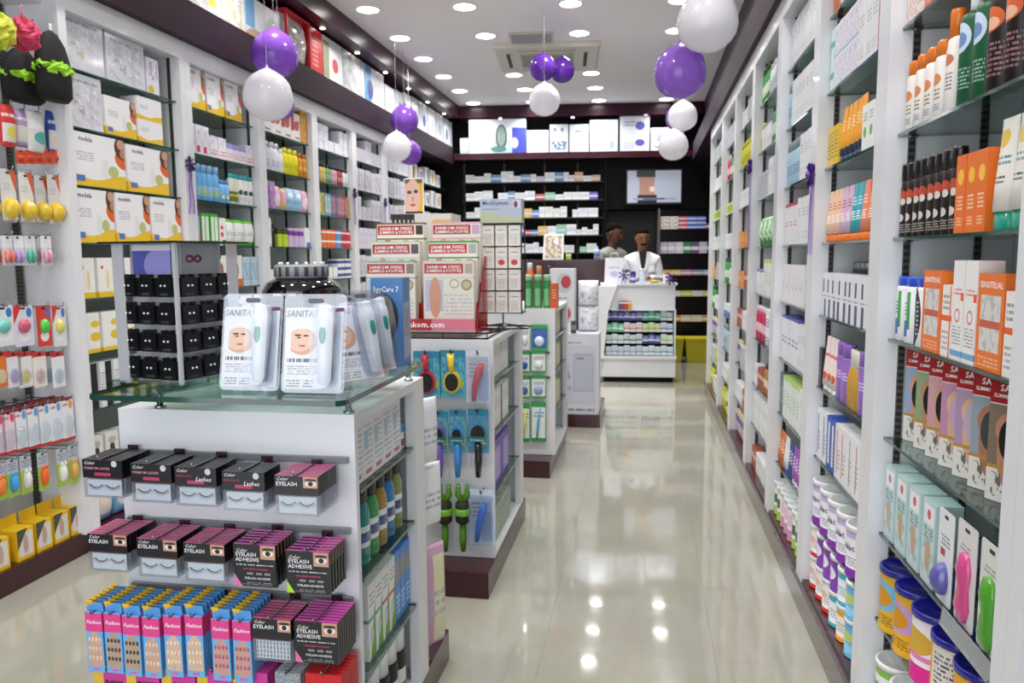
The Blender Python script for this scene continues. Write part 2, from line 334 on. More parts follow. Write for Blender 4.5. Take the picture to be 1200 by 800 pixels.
# purple bulkhead bands under the ceiling, and the ledges over the cabinets
bx('trim_1', -2.93, -2.42, -1.6, 10.1, 3.19, CEIL, M_PLUMB, kind='structure')
bx('trim_2', .74, .99, -1.6, 10.3, 2.815, CEIL, M_FASC, kind='structure')
skew_box('trim_3', -2.42, .74, YB, YB+.36, 3.2, CEIL, M_PLUMB, kind='structure')
bx('trim_4', -2.93, -2.5, -1.6, 10.05, 2.6, 2.815, M_FASC, kind='structure')
bx('trim_5', .6, .99, -1.6, 10.4, 2.6, 2.815, M_FASC, kind='structure')
skew_box('trim_6', -2.5, .6, YB, YB+.36, 2.66, 2.74, M_PLUM, kind='structure')
bx('baseboard_left', -2.93, -2.61, -1.6, 10.0, 0, .105, M_PLUM, kind='structure')
bx('baseboard_right', .615, .99, -1.6, 8.0, 0, .1, plain('plum_plinth_sheen', '#4b3f41', .15, coat=.5), kind='structure')  # plum plinth; its gloss reflection is painted into the colour as taupe
# ------------------------------------------------------------------ downlights
dl_ring = MB().rings([[(r*math.cos(2*math.pi*j/20), r*math.sin(2*math.pi*j/20), z) for j in range(20)] for r, z in ((.1, 0), (.098, -.008), (.086, -.006), (.084, -.002))], cap0=False, cap1=False).mesh('trim_ring', plain('white_ring', '#e8e8ea', .4))
dl_lens = MB().lathe([(.084, -.004), (.08, -.0055), (.001, -.006)], 20).mesh('lens', plain('lit_lens', '#ffffff', .4, emit='#fffdf8', estr=14.))
dl_light = bpy.data.lights.new('bulb', 'AREA'); dl_light.shape = 'DISK'; dl_light.size = .15; dl_light.spread = math.radians(125); dl_light.energy = LAMP_POWER; dl_light.color = (1., .975, .94)
ncol = ['left wall', 'left of the air conditioner', 'right of the air conditioner', 'right wall']
for c, X in enumerate((-2.19, -1.42, -.59, .25)):
    rows = [6.3-.78*k for k in range(6, 0, -1)]+[6.3, 7.12, 7.87, 8.65, 9.4, 10.15]
    vis = 0
    for k, Y in enumerate(rows):
        y = Y+SK*X
        if Y == 7.87 and c in (1, 2): continue
        if Y < 5.9 and k % 2: continue
        if Y >= 6.2: vis += 1; lab = 'round recessed downlight, %s from the front in the ceiling row %s' % (nth(vis-1), ncol[c])
        else: lab = 'round recessed downlight overhead near the entrance, %s in the row %s' % (nth(k), ncol[c])
        e = empty('downlight', (X, y, CEIL), label=lab, cat='light', group='ceiling downlights')
        obj('trim_ring', dl_ring, e); obj('lens', dl_lens, e)
        l = bpy.data.objects.new('bulb', dl_light); COL.objects.link(l); l.parent = e; l.location = (0, 0, -.02)
# small spots in the purple bulkheads
sp_me = MB().lathe([(.022, -.004), (.02, -.006), (.001, -.006)], 10).mesh('spot', plain('lit_spot', '#ffffff', .4, emit='#fff6ea', estr=8.))
for k in range(7):
    obj('spot_light', sp_me, None, (-2.52, 5.2+.75*k, 3.19), label='tiny spot under the left purple bulkhead, %s from the front' % nth(k), cat='light', group='bulkhead spots')
for k in range(3):
    X = -1.9+.95*k; obj('spot_light', sp_me, None, (X, YB+.1+SK*X, 3.2), label='tiny spot under the back purple bulkhead, %s from the left' % nth(k), cat='light', group='bulkhead spots')
# ------------------------------------------------------------------ air conditioner and vent
ac = empty('air_conditioner', (-.96, 7.77, CEIL-.001), math.atan(SK), label='square white ceiling cassette air conditioner with slots around a grille', cat='air conditioner')
M_AC = plain('ac_plastic', '#cdc9bf', .5); M_SLOTD = plain('dark_slot', '#1a1815', .6)
obj('panel', MB().hexa([(-.48, -.48, -.045), (.48, -.48, -.045), (.48, .48, -.045), (-.48, .48, -.045)], [(-.5, -.5, 0), (.5, -.5, 0), (.5, .5, 0), (-.5, .5, 0)]).mesh('panel', M_AC), ac)
g = obj('grille', MB().box(-.26, .26, -.26, .26, -.052, -.044).mesh('grille', plain('ac_grille', '#b9b4aa', .5)), ac)
slm = MB().box(-.25, .25, -.004, .004, -.054, -.051).mesh('grille_slat', M_SLOTD)
for k in range(9): obj('grille_slat', slm, g, (0, -.2+.05*k, 0))
for k, (x, y, rz) in enumerate(((0, -.37, 0), (0, .37, 0), (-.37, 0, math.pi/2), (.37, 0, math.pi/2))):
    s = obj('air_slot', MB().box(-.27, .27, -.02, .02, -.047, -.0445).mesh('air_slot', M_SLOTD), ac, (x, y, 0), rz)
    obj('flap', MB().box(-.265, .265, -.04, -.015, -.052, -.046).mesh('flap', M_AC), s)
vt = empty('ceiling_vent', (-1.02, 7.08, CEIL), math.atan(SK), label='small white rectangular return-air vent in front of the air conditioner', cat='vent')
obj('frame', MB().box(-.2, .2, -.15, .15, -.02, 0).mesh('frame', M_AC), vt)
vl = MB().box(-.18, .18, -.008, .008, -.026, -.019).mesh('slat', plain('vent_grey', '#9e9aa2', .5))
for k in range(6): obj('slat', vl, vt, (0, -.12+.048*k, 0))
# ------------------------------------------------------------------ wall cabinets
ZL = [.395, .68, .95, 1.212, 1.473, 1.738, 2.003, 2.265]
ZR = [.37, .62, .893, 1.167, 1.44, 1.713, 1.985, 2.255]
DEP = .34
LB = [(3.12, 4.075), (4.075, 4.935), (4.935, 5.8), (5.8, 6.635), (6.635, 7.48), (7.48, 8.39)]
RB = [(1.4, 2.285), (2.285, 3.135), (3.135, 3.98), (3.98, 4.88), (4.88, 5.8), (5.8, 6.73), (6.73, 7.9)]
LNAME = ['nearest left cabinet', 'second left cabinet', 'third left cabinet', 'fourth left cabinet', 'fifth left cabinet', 'farthest left cabinet']
RNAME = ['nearest right cabinet', 'second right cabinet', 'third right cabinet', 'fourth right cabinet', 'fifth right cabinet', 'sixth right cabinet', 'farthest right cabinet']
def shelf_mesh(w, d, t=.008):
    b = MB(); x = w/2
    B = [(-x, 0, 0), (x, 0, 0), (x, d, 0), (-x, d, 0)]; T_ = [(p[0], p[1], t) for p in B]
    b.face([T_[0], T_[1], T_[2], T_[3]]); b.face([B[3], B[2], B[1], B[0]])
    for i in range(4): j = (i+1) % 4; b.face([B[i], B[j], T_[j], T_[i]], mi=1)
    return b.mesh('shelf', [M_GLASS, M_GEDGE])
def cabinet(side, y0, y1, label, levels, skipshelf=()):
    W = y1-y0; X = XL if side == 'L' else XR; rz = math.pi/2 if side == 'L' else -math.pi/2
    e = empty('wall_cabinet', (X, (y0+y1)/2, .1), rz, label=label, cat='cabinet', group='white wall cabinets with glass shelves')
    P = .05; w2 = W/2
    spm = MB().box(0, P, 0, DEP, 0, 2.498).mesh('side_panel', M_LAM)
    obj('side_panel', spm, e, (-w2+.0005, 0, 0)); obj('side_panel', spm, e, (w2-P-.0005, 0, 0))
    iw = w2-P
    obj('back_panel', MB().box(-iw, iw, DEP-.012, DEP, .012, 2.4).mesh('back_panel', M_BACK), e)
    obj('deck', MB().box(-iw, iw, .004, DEP-.012, 0, .012).mesh('deck', M_PLUM), e)
    obj('header', MB().box(-iw, iw, 0, DEP, 2.4, 2.498).mesh('header', M_LAM), e)
    sm = shelf_mesh(2*iw-.004, DEP-.06)
    st = MB().box(-.0045, .0045, -.008, .008, .012, 2.4).mesh('slotted_strip', M_SLOT)
    for s in (-1, 1):
        for yy in (.065, .24): obj('slotted_strip', st, e, (s*(iw-.005), yy, 0))
    bk = MB().hexa([(-.008, -.008, -.004), (.008, -.008, -.004), (.008, .008, -.004), (-.008, .008, -.004)], [(-.008, -.01, -.0005), (.008, -.01, -.0005), (.008, .01, -.0005), (-.008, .01, -.0005)]).mesh('shelf_clip', M_STEEL)
    for i, z in enumerate(levels):
        if i in skipshelf: continue
        s = obj('shelf', sm, e, (0, .03, z-.1-.008))
        for q in (-1, 1): obj('shelf_clip', bk, s, (q*(iw-.018), .035, 0))
    return e
for i, (a, b) in enumerate(LB): cabinet('L', a, b, 'white wall cabinet with glass shelves, %s' % LNAME[i], ZL)
for i, (a, b) in enumerate(RB): cabinet('R', a, b, 'white wall cabinet with glass shelves, %s' % RNAME[i], ZR)
# a nearer cabinet only just reaches into the right edge of the view
cabinet('R', .52, 1.4, 'white wall cabinet cut off by the right edge of the view', ZR)
# hanging bay on the left: white back panel with slotted strips
hb = empty('hanging_bay', (XL-.07, 2.62, .105), math.pi/2, label='white wall panel bay with slotted strips and hooks, left of the cabinets', cat='display rack')
obj('back_panel', MB().box(-.5, .5, .2, .22, 0, 2.49).mesh('back_panel', M_BACK), hb)
for x in (-.2, .13, .47): obj('slotted_strip', MB().box(-.012, .012, .185, .2, 0, 2.45).mesh('slotted_strip', M_SLOT), hb, (x, 0, 0))
obj('header', MB().box(-.5, .5, 0, .22, 2.41, 2.495).mesh('header', M_LAM), hb)
# ------------------------------------------------------------------ filling shelves
SHELF = ['bottom deck', 'second shelf up', 'third shelf up', 'fourth shelf up', 'fifth shelf up', 'fourth shelf down', 'third shelf down', 'second shelf down', 'top shelf']
COUNT = {}
def row(side, bay, lev, items, front=.036, jit=.004, span=None, pack='left', zoff=0., tier=''):
    y0, y1 = (LB if side == 'L' else RB)[bay]; X = XL if side == 'L' else XR; Z = ZL if side == 'L' else ZR
    z = (.1125 if lev < 0 else Z[lev])+.0006+zoff; rz = math.pi/2 if side == 'L' else -math.pi/2
    a, b = y0+.056, y1-.056
    if span: W0 = b-a; a, b = (a+W0*span[0], a+W0*span[1]) if side == 'L' else (b-W0*span[1], b-W0*span[0])
    seq = []
    for it in items:
        sp, n = it[0], it[1]; k = it[2] if len(it) > 2 else 1
        for i in range(n): seq.append((sp, k))
    W = b-a; tot = sum(s.w for s, _ in seq)
    while seq and tot > W: tot -= seq.pop()[0].w
    gap = min((W-tot)/max(1, len(seq)), .02); x = (W-tot-gap*len(seq))/2*(1 if pack == 'spread' else 0)
    place = '%s, %s' % (SHELF[lev+1], (LNAME if side == 'L' else RNAME)[bay])
    if tier: place = tier+' '+place
    tot_of = {}; short = {}
    for s, k in seq:
        room = 16-6-3-(5 if k > 1 else 0); d = s.desc
        if len(d.split()) > room: d = d.split(' with ')[0]
        if len(d.split()) > room: d = ' '.join(d.split()[-room:])
        short[s.desc] = d; tot_of[d] = tot_of.get(d, 0)+1
    for s, k in seq:
        cx = x+s.w/2+gap/2; x += s.w+gap
        y = a+cx if side == 'L' else b-cx
        f = front+s.d/2+random.uniform(0, jit); xx = X-f if side == 'L' else X+f
        D = short[s.desc]; key = (place, D); i = COUNT.get(key, 0); COUNT[key] = i+1
        for j in range(k):
            lab = D+(', %s from left' % nth(i) if tot_of[D] > 1 or i else '')+((', %s up in its stack' % nth(j)) if k > 1 else '')+', '+place
            inst(s, (xx, y, z+j*(s.h+.0006)), rz, lab, s.desc.split(' ', 1)[0]+' '+s.cat+' on the '+place)
KINDS = (('sun', 'sun_cream_carton'), ('garment', 'garment_carton'), ('support', 'garment_carton'), ('breast', 'breast_pump_carton'), ('yellow', 'feeding_bottle_carton'), ('mother', 'breast_pump_carton'), ('soap', 'soap_carton'), ('pink', 'soap_carton'),
         (' tea ', 'tea_carton'), ('patterned', 'hair_dye_carton'), ('lilac', 'skincare_carton'), ('purple', 'skincare_carton'), ('navy', 'serum_carton'), ('swirl', 'skincare_carton'), ('stripe', 'cream_carton'), ('red', 'toothpaste_carton'), ('orange', 'vitamin_carton'),
         ('small', 'pill_carton'), ('green', 'herbal_carton'), ('lime', 'herbal_carton'), ('blue', 'cream_carton'), ('grey', 'supplement_carton'), ('black', 'cosmetic_carton'), ('plain', 'medicine_carton'))
def C(desc, w, d, h, base, *feats, words=(), top=None, rough=.4, name=None, cat='box'):
    if not name: name = next((n for k, n in KINDS if k in desc), 'carton')
    return carton(desc, w, d, h, pm(base, *feats, top=top, rough=rough), name, cat, words)
cap = lambda c: plain('cap_'+c, c, .3, coat=.2)
TX = '#5a5f6a'
# ------------------------------------------------------------------ nearest right cabinet
ORANGE = '#e0702e'
s_orange = C('plain glossy orange carton', .105, .1, .21, '#d9764a', ('b', .0, .06, '#c45a2e'), ('t', .15, .85, .55, .75, 4, '#f0c0a0'), rough=.25)
s_clearpat = C('clear plastic pack of pink pads', .13, .09, .2, '#e2b9ab', ('n', 0, 1, 0, .5, 14, .5, '#f2e6e2'), ('b', .9, 1, '#f3eeee'), rough=.15, name='plastic_pack', cat='pack')
row('R', 0, 6, [(s_clearpat, 1), (s_orange, 6)])
s_suntan = bottle('white sun lotion bottle with orange flip cap', .026, .175, pm('#efeae6', ('e', .5, .62, .28, .1, '#d98a4a'), ('t', .25, .75, .3, .5, 3, '#8a6a30'), ('t', .25, .75, .12, .24, 3, '#4c5f95')), cap('#e87a1e'), .62, .75, .8, .2, .021)
s_suntall = bottle('white sun spray bottle with tall orange cap', .026, .225, pm('#efeae6', ('e', .5, .7, .28, .08, '#c97b50'), ('t', .25, .75, .3, .55, 5, '#6c6c74')), cap('#e87a1e'), .8, .7, .82, .27, .017)
s_pump = pump_bottle('dark green pump bottle with white pump head', .03, .27, pm('#0e5a34', ('e', .5, .72, .3, .16, '#c9d8ea'), ('e', .5, .7, .2, .08, '#6d8fc0'), ('t', .2, .8, .18, .42, 6, '#9fc3ae')), WHITE)
s_blksun = bottle('black sun oil spray with orange cap', .029, .27, pm('#17110f', ('e', .5, .7, .35, .12, '#d9622a'), ('e', .55, .66, .2, .06, '#e9b89a'), ('t', .15, .85, .15, .5, 7, '#a8757a')), cap('#e8741c'), 1, .62, .84, .26, .02)
row('R', 0, 5, [(s_suntan, 4), (s_suntall, 1), (s_pump, 2), (s_blksun, 4)], jit=.002)
s_dark = bottle('dark brown tanning oil bottle with black cap', .023, .19, pm('#1b100d', ('e', .6, .72, .25, .1, '#b5442a'), ('e', .62, .62, .16, .06, '#d8cfca'), ('e', .5, .34, .22, .07, '#dcd6d2'), ('t', .2, .8, .08, .24, 4, '#b8b0aa')), cap('#151011'), .7, .7, .82, .22, .016)
s_orsun = C('orange sun cream carton with yellow sun', .05, .06, .165, '#e8701c', ('e', .5, .72, .3, .1, '#f5c534'), ('t', .2, .8, .3, .5, 4, '#f6d7b0'), ('t', .25, .75, .1, .22, 3, '#f6d7b0'))
s_wtube = tube('white sun cream tube with teal cap', .072, .215, pm('#ece7df', ('e', .45, .78, .2, .1, '#e8c33c'), ('t', .2, .8, .5, .62, 2, '#3f8f9a'), ('t', .2, .7, .3, .4, 2, '#3a3a40')), cap('#179a80'), .17)
row('R', 0, 4, [(s_dark, 8), (s_orsun, 3), (s_wtube, 3)], jit=.002)
s_wave = bottle('white shampoo bottle with green stripe and blue cap', .033, .17, pm('#f1f3f5', ('r', .55, .7, .25, .9, '#4aa457'), ('r', .15, .6, .12, .4, '#3e6fc4'), ('t', .15, .55, .5, .75, 4, '#3c4a6a')), cap('#1f4fd0'), .62, .8, .86, .14, .028)
s_black_band = bottle('white bottle with curved black band and blue cap', .036, .172, pm('#f1f2f4', ('e', -.05, .5, .75, .7, '#26292f'), ('e', -.3, .5, .6, .8, '#f1f2f4'), ('t', .5, .62, .2, .8, 8, '#cfd2d6')), cap('#1f4fd0'), .6, .8, .86, .14, .03)
s_sens = C('orange carton with window and product sachets', .115, .05, .19, '#e87424', ('r', .12, .88, .2, .78, '#d9d4cf'), ('n', .12, .88, .2, .78, 6, .55, '#b6b9bd'), ('r', .12, .88, .44, .52, '#c95a42'), ('t', .1, .9, .04, .16, 3, '#f4b98a'), words=(('SENSITELIAL', .017, '#ffffff', 0, .168, 0, .1),))
s_sens2 = C('white and orange small carton beside orange one', .05, .045, .16, '#efe9e4', ('b', .5, .58, '#e8601c'), ('r', .86, 1, 0, 1, '#ee5a1e'), ('t', .1, .8, .66, .9, 3, '#7a7f88'), ('t', .1, .8, .1, .4, 4, '#9aa0a8'))
s_tallw = C('tall white carton with orange square and blue foot', .058, .05, .215, '#eceae8', ('r', .75, 1, .6, .68, '#e8541c'), ('t', .1, .8, .66, .74, 2, '#d96a5a'), ('e', .5, .45, .25, .07, '#c86a60'), ('e', .5, .45, .18, .05, '#eceae8'), ('t', .1, .9, .16, .36, 6, '#8d9096'), ('b', .04, .1, '#6fa9cf'))
row('R', 0, 3, [(s_wave, 2), (s_black_band, 1), (s_sens, 1), (s_sens2, 1), (s_tallw, 2), (s_sens, 1), (s_sens2, 2)], jit=.001)
SKIN = ['#c99a7c', '#b98468', '#d3aa8e', '#a8745a']
def sank(desc, body, cloth, skin, w=.118, h=.25, words=True):
    wd = (('SANKOM', .02, '#ffffff', .004, h*.935), ('SLIMMING & POSTURE', .011, '#ffffff', 0, h*.87, 0, w*.86)) if words else ()
    return C(desc, w, .024, h, '#ddd8d2', ('r', 0, 1, .3, .8, body), ('e', .4, .42, .22, .3, skin), ('e', .4, .6, .27, .14, skin), ('e', .4, .52, .2, .17, cloth), ('b', .81, 1, '#a3161d'), ('b', .27, .3, '#b48a35'), ('n', .1, .9, .04, .24, 9, .52, '#6b6762'), words=wd)
sk = [sank('red-headed garment carton with black corset on blue', '#8fa3c0', '#16161a', SKIN[0]), sank('red-headed garment carton with black cloth on green', '#8aa07a', '#121214', SKIN[1]),
      sank('red-headed garment carton with black briefs picture', '#c79aa2', '#141012', SKIN[0]), sank('red-headed garment carton with pink lace picture', '#b98aa6', '#c2a2b8', SKIN[2]),
      sank('red-headed garment carton with mauve vest picture', '#a98fae', '#b8a8c0', SKIN[2]), sank('red-headed garment carton with grey leggings picture', '#8f9ca4', '#3c4046', SKIN[3]),
      sank('red-headed support carton with black sport bra picture', '#7f6e5e', '#15140f', SKIN[1]), sank('red-headed support carton with bare back picture', '#3e4a5e', '#8a6248', '#a87a52')]
# these cartons overlap like fanned cards, each turned a little towards the aisle
for i, s in enumerate(sk):
    Y = RB[0][1]-.125-i*.086
    inst(s, (XR+.11, Y, ZR[2]+.001), -math.pi/2+.5, s.desc+', third shelf up', 'red-headed garment cartons')
s_teal = C('clear pack with teal card and baby picture', .078, .06, .2, '#bfd6d8', ('r', .1, .9, .72, .95, '#e9eef0'), ('e', .5, .84, .14, .06, '#d0475a'), ('n', .1, .9, .1, .7, 5, .5, '#8fb6bb'), ('e', .5, .35, .2, .2, '#c2987a'), ('t', .15, .85, .55, .7, 3, '#5f8f98'), rough=.12, name='clear_pack', cat='pack')
s_egg = blister('white blister card holding a violet egg-shaped pad', .085, .21, pm('#dfe3e6', ('t', .2, .8, .62, .75, 3, '#5a6670'), ('r', .2, .5, .5, .58, '#b8383f')), plain('violet_gloss', '#5b5aa0', .12, coat=.5), .62, .36, .26, .03)
s_pink = blister('white blister card holding a pink peanut-shaped massager', .095, .22, pm('#d9d7d8', ('t', .15, .7, .72, .8, 2, '#8a8a92')), plain('pink_gloss', '#cf4a86', .12, coat=.5), .62, .7, .38, .02, shape='peanut')
s_green = blister('white blister card holding a green peanut-shaped massager', .095, .22, pm('#d9dad6', ('t', .15, .7, .72, .8, 2, '#8a8a92')), plain('green_gloss', '#4f9e2c', .12, coat=.5), .62, .7, .36, .02, shape='peanut')
row('R', 0, 1, [(s_teal, 4), (s_egg, 1), (s_pink, 1), (s_green, 1)], jit=.001)
ph = empty('price_holder', (XR+.028, 1.62, ZR[1]-.006), -math.pi/2, label='clear price holder clipped to the shelf above the navy-lidded tins', cat='price holder')
obj('channel', MB().hexa([(-.12, -.01, -.02), (.12, -.01, -.02), (.12, -.006, -.02), (-.12, -.006, -.02)], [(-.13, -.002, .012), (.13, -.002, .012), (.13, .0, .012), (-.13, .0, .012)]).mesh('channel', plain('silver_card', '#b8bcbe', .2, .5)), ph); obj('lip', MB().box(-.12, .12, -.012, -.004, -.023, -.018).mesh('lip', CHROME), ph)
BLID = plain('blue_lid', '#1d1d8c', .25, coat=.2)
def gold(desc, base, mid): return tin(desc, .063, .178, pm(base, ('e', .5, .6, .38, .26, mid), ('e', .5, .58, .24, .17, '#c98a1c'), ('t', .2, .8, .12, .3, 4, '#7a5a1a')), BLID, .09)
g1 = gold('gold milk tin with blue band and navy lid', '#d2a52c', '#6fb0d0'); g2 = gold('gold milk tin with mauve medallion and navy lid', '#d8a426', '#b492c4')
g3 = tin('white and magenta milk tin with navy lid', .063, .178, pm('#e4dfe4', ('b', 0, .28, '#d0288a'), ('e', .5, .62, .34, .2, '#c9a03a'), ('b', .36, .44, '#d678b0')), BLID, .09)
g4 = tin('yellow milk tin with white text panel and navy lid', .063, .178, pm('#dba628', ('r', .5, 1, 0, 1, '#d6d2c8'), ('t', .54, .96, .1, .9, 12, '#4d4f66')), BLID, .09)
g5 = gold('yellow milk tin with orange ring and navy lid', '#e0aa2a', '#e88a2a')
row('R', 0, 0, [(g1, 1), (g2, 1), (g3, 1), (g4, 1), (g5, 1), (g2, 1)], front=.02, jit=0); row('R', 0, 0, [(g5, 1), (g1, 2), (g2, 1), (g4, 1)], front=.16, jit=0, tier='back row of')
WLID = plain('white_lid', '#e6e8ea', .3)
nova_g = tin('white milk tin with green rim and white lid', .06, .165, pm('#e9ebea', ('b', .84, 1, '#8cc34a'), ('t', .2, .8, .12, .4, 5, '#7b828a'), ('r', .2, .45, .45, .5, '#4aa457')), WLID, .1, words=(('novalac', .03, '#1d2430', .1),))
row('R', 0, -1, [(nova_g, 6)], front=.02, jit=0)
# ------------------------------------------------------------------ second right cabinet
def strip(desc, w, d, h, base, col, u0=.3, u1=.5, **k): return C(desc, w, d, h, base, ('r', u0, u1, .1, .9, col), ('t', .55, .95, .2, .6, 5, '#8a8f98'), **k)
w_plain = C('plain white carton with faint print', .07, .06, .2, '#e6e7ea', ('t', .15, .85, .6, .8, 3, '#a8adb6'), ('t', .15, .85, .12, .3, 3, '#b8bcc4'))
w_small = C('small white carton with grey print', .06, .05, .12, '#e8e9ec', ('t', .15, .85, .55, .85, 3, '#8d93a0'))
br_box = C('tall brown-orange carton', .05, .06, .22, '#b9622a', ('t', .2, .8, .6, .8, 3, '#e8c8a0'))
pinkbox = C('tall glossy pink carton', .07, .07, .235, '#c86a9c', ('b', .48, .52, '#8e3a6c'), ('t', .2, .8, .6, .85, 4, '#f0c8dc'), rough=.2)
lil = C('white carton with lilac print', .065, .06, .11, '#e6e4ec', ('n', 0, 1, .1, .9, 6, .55, '#bdb4d6'), ('b', 0, .08, '#9fb6d8'))
tealst = C('mint and white carton', .05, .06, .11, '#cfe6e4', ('b', .4, .6, '#4fb0a8'))
row('R', 1, 7, [(br_box, 2), (w_plain, 8)]); row('R', 1, 6, [(tealst, 1, 2), (lil, 5, 2), (w_plain, 3), (pinkbox, 2)])
y_pack = C('yellow carton with black print', .05, .05, .14, '#e8c232', ('t', .1, .9, .2, .9, 7, '#5a4a12'))
o_tube = tube('orange cream tube with navy foot', .055, .185, pm('#f0a32a', ('t', .2, .8, .5, .75, 4, '#fbe3b0'), ('b', 0, .14, '#1c3a66')), cap('#1c3a66'), .12)
gw_box = C('white carton with green leaf print', .062, .05, .14, '#eceeec', ('e', .5, .4, .25, .12, '#69b04e'), ('t', .15, .85, .65, .85, 3, '#7f8a80'))
row('R', 1, 5, [(y_pack, 3), (o_tube, 5), (gw_box, 3), (w_plain, 2)])
def ot(desc, base, mark): return tube(desc, .062, .185, pm(base, ('t', .2, .8, .55, .75, 3, mark), ('t', .2, .8, .25, .45, 4, '#ffffff')), cap('#ef7a1c'), .15)
pt = [ot('peach cream tube with orange cap', '#f2c9ac', '#c05a5a'), ot('lilac cream tube with orange cap', '#d8b6d0', '#a03a6c'), ot('teal cream tube with orange cap', '#3fa9b8', '#d8f0f2'), ot('coral cream tube with orange cap', '#ee8a68', '#f7dccf'), ot('pink cream tube with orange cap', '#e8a0bc', '#b03a78')]
row('R', 1, 4, [(pt[0], 3), (pt[1], 2), (pt[2], 2), (pt[3], 3), (pt[4], 3)])
navyw = [C('white carton with navy blocks pattern %s' % t, .07, .06, .16, '#e4e5ea', ('r', a, a+.3, .55, .85, '#3d456e'), ('r', .5-a*.5, .9-a*.4, 0, .4, '#474f78'), ('t', .1, .9, .45, .52, 1, '#8d93a0')) for t, a in (('low', .1), ('high', .45), ('wide', .3))]
silv = bottle('small serum bottle with silver cap behind cartons', .022, .2, pm('#d9dade', ('b', .2, .6, '#3d456e')), plain('silver_cap', '#a6a8aa', .3, .6), 1, .7, .8, .2, .019)
row('R', 1, 3, [(silv, 9)], front=.13); row('R', 1, 3, [(navyw[0], 3), (navyw[1], 2), (navyw[2], 3), (navyw[1], 2)])
blkbox = C('flat black carton', .045, .06, .15, '#1a1a1d', ('t', .2, .8, .3, .7, 3, '#6a6a70'))
pw_tube = tube('pink and white cream tube', .06, .2, pm('#f0dcdc', ('b', .6, .66, '#d8706c'), ('e', .6, .2, .2, .08, '#e8702e')), WHITE, .1)
purp = bottle('purple shampoo bottle with lilac cap', .036, .2, pm('#9a6fc0', ('r', .1, .6, .1, .45, '#b48ad2'), ('t', .2, .8, .5, .7, 3, '#e6d8f0')), cap('#8a5fb8'), .65, .85, .86, .22, .034)
amb = bottle('slim amber oil bottle with white cap', .02, .19, plain('amber_oil', '#c8962e', .1, coat=.5), cap('#e9e6dc'), 1, .5, .72, .3, .011)
row('R', 1, 2, [(blkbox, 1), (pw_tube, 3), (purp, 2), (amb, 3), (purp, 3)])
st = [strip('white carton with blue stripe', .07, .06, .19, '#e9eaee', '#3a62c0'), strip('white carton with red stripe', .07, .06, .19, '#e9eaee', '#b8323a', .62, .74), strip('white carton with pink stripe', .07, .06, .19, '#ebe7ea', '#e08a94'), strip('blue carton with white band', .06, .06, .19, '#2f55b4', '#e9eaee', .3, .7)]
row('R', 1, 1, [(st[0], 2), (st[3], 2), (st[2], 2), (st[1], 2), (st[0], 1), (st[1], 2)])
nova_p = tin('white milk tin with purple foot and white lid', .06, .17, pm('#e7e4ec', ('b', .84, 1, '#c9b4de'), ('b', 0, .2, '#7a2c9c'), ('t', .2, .8, .26, .46, 4, '#7b7f8c')), WLID, .12, words=(('novalac', .03, '#2a2440', .1),))
nova_v = tin('purple milk tin with white medallion and lid', .05, .124, pm('#7d3fa4', ('e', .4, .55, .3, .24, '#e3d9ec'), ('t', .25, .55, .45, .6, 3, '#5a3c7c')), WLID, .12)
nova_b = tin('white milk tin with blue rim and white lid', .06, .17, pm('#e6e8ee', ('b', .82, 1, '#5b86c8'), ('r', .2, .5, .05, .2, '#3a62c0'), ('t', .2, .8, .3, .6, 5, '#8a90a0')), WLID, .12)
red_t = tin('white milk tin with red foot and white lid', .05, .124, pm('#ebe8e6', ('b', 0, .15, '#c8382c'), ('t', .2, .8, .3, .7, 5, '#9a8f8c'), ('e', .5, .6, .2, .12, '#e0b0a0')), WLID, .12)
cy_t = tin('white milk tin with cyan rim and white lid', .05, .124, pm('#e6eaec', ('b', .8, 1, '#3fa9c0'), ('b', 0, .12, '#3fa9c0'), ('t', .2, .8, .3, .6, 4, '#7f9aa4')), WLID, .12)
or_t = tin('white milk tin with orange bands and white lid', .05, .124, pm('#eae6e0', ('b', .78, .95, '#e8a02e'), ('b', 0, .14, '#e8a02e'), ('t', .2, .8, .3, .6, 4, '#8f8a84')), WLID, .12)
sky_t = tin('sky blue milk tin with yellow ovals and white lid', .05, .124, pm('#6db0dc', ('e', .5, .6, .3, .16, '#b8c86a'), ('e', .5, .25, .3, .14, '#8fc8e8')), WLID, .1)
ygr_t = tin('yellow-green striped tin with white lid', .05, .124, pm('#d9d48c', ('n', 0, 1, 0, 1, 7, .5, '#5a6a3c'), ('b', .45, .55, '#f0f0e8')), WLID, .1)
row('R', 1, 0, [(nova_p, 5), (nova_b, 1)], front=.02, jit=0)
row('R', 1, -1, [(red_t, 3), (cy_t, 1), (or_t, 1), (sky_t, 1), (ygr_t, 1)], front=.02, jit=0); row('R', 1, -1, [(red_t, 1), (nova_v, 3), (cy_t, 1), (sky_t, 1), (ygr_t, 1)], front=.02, jit=0, zoff=.1255, tier='upper tins on')
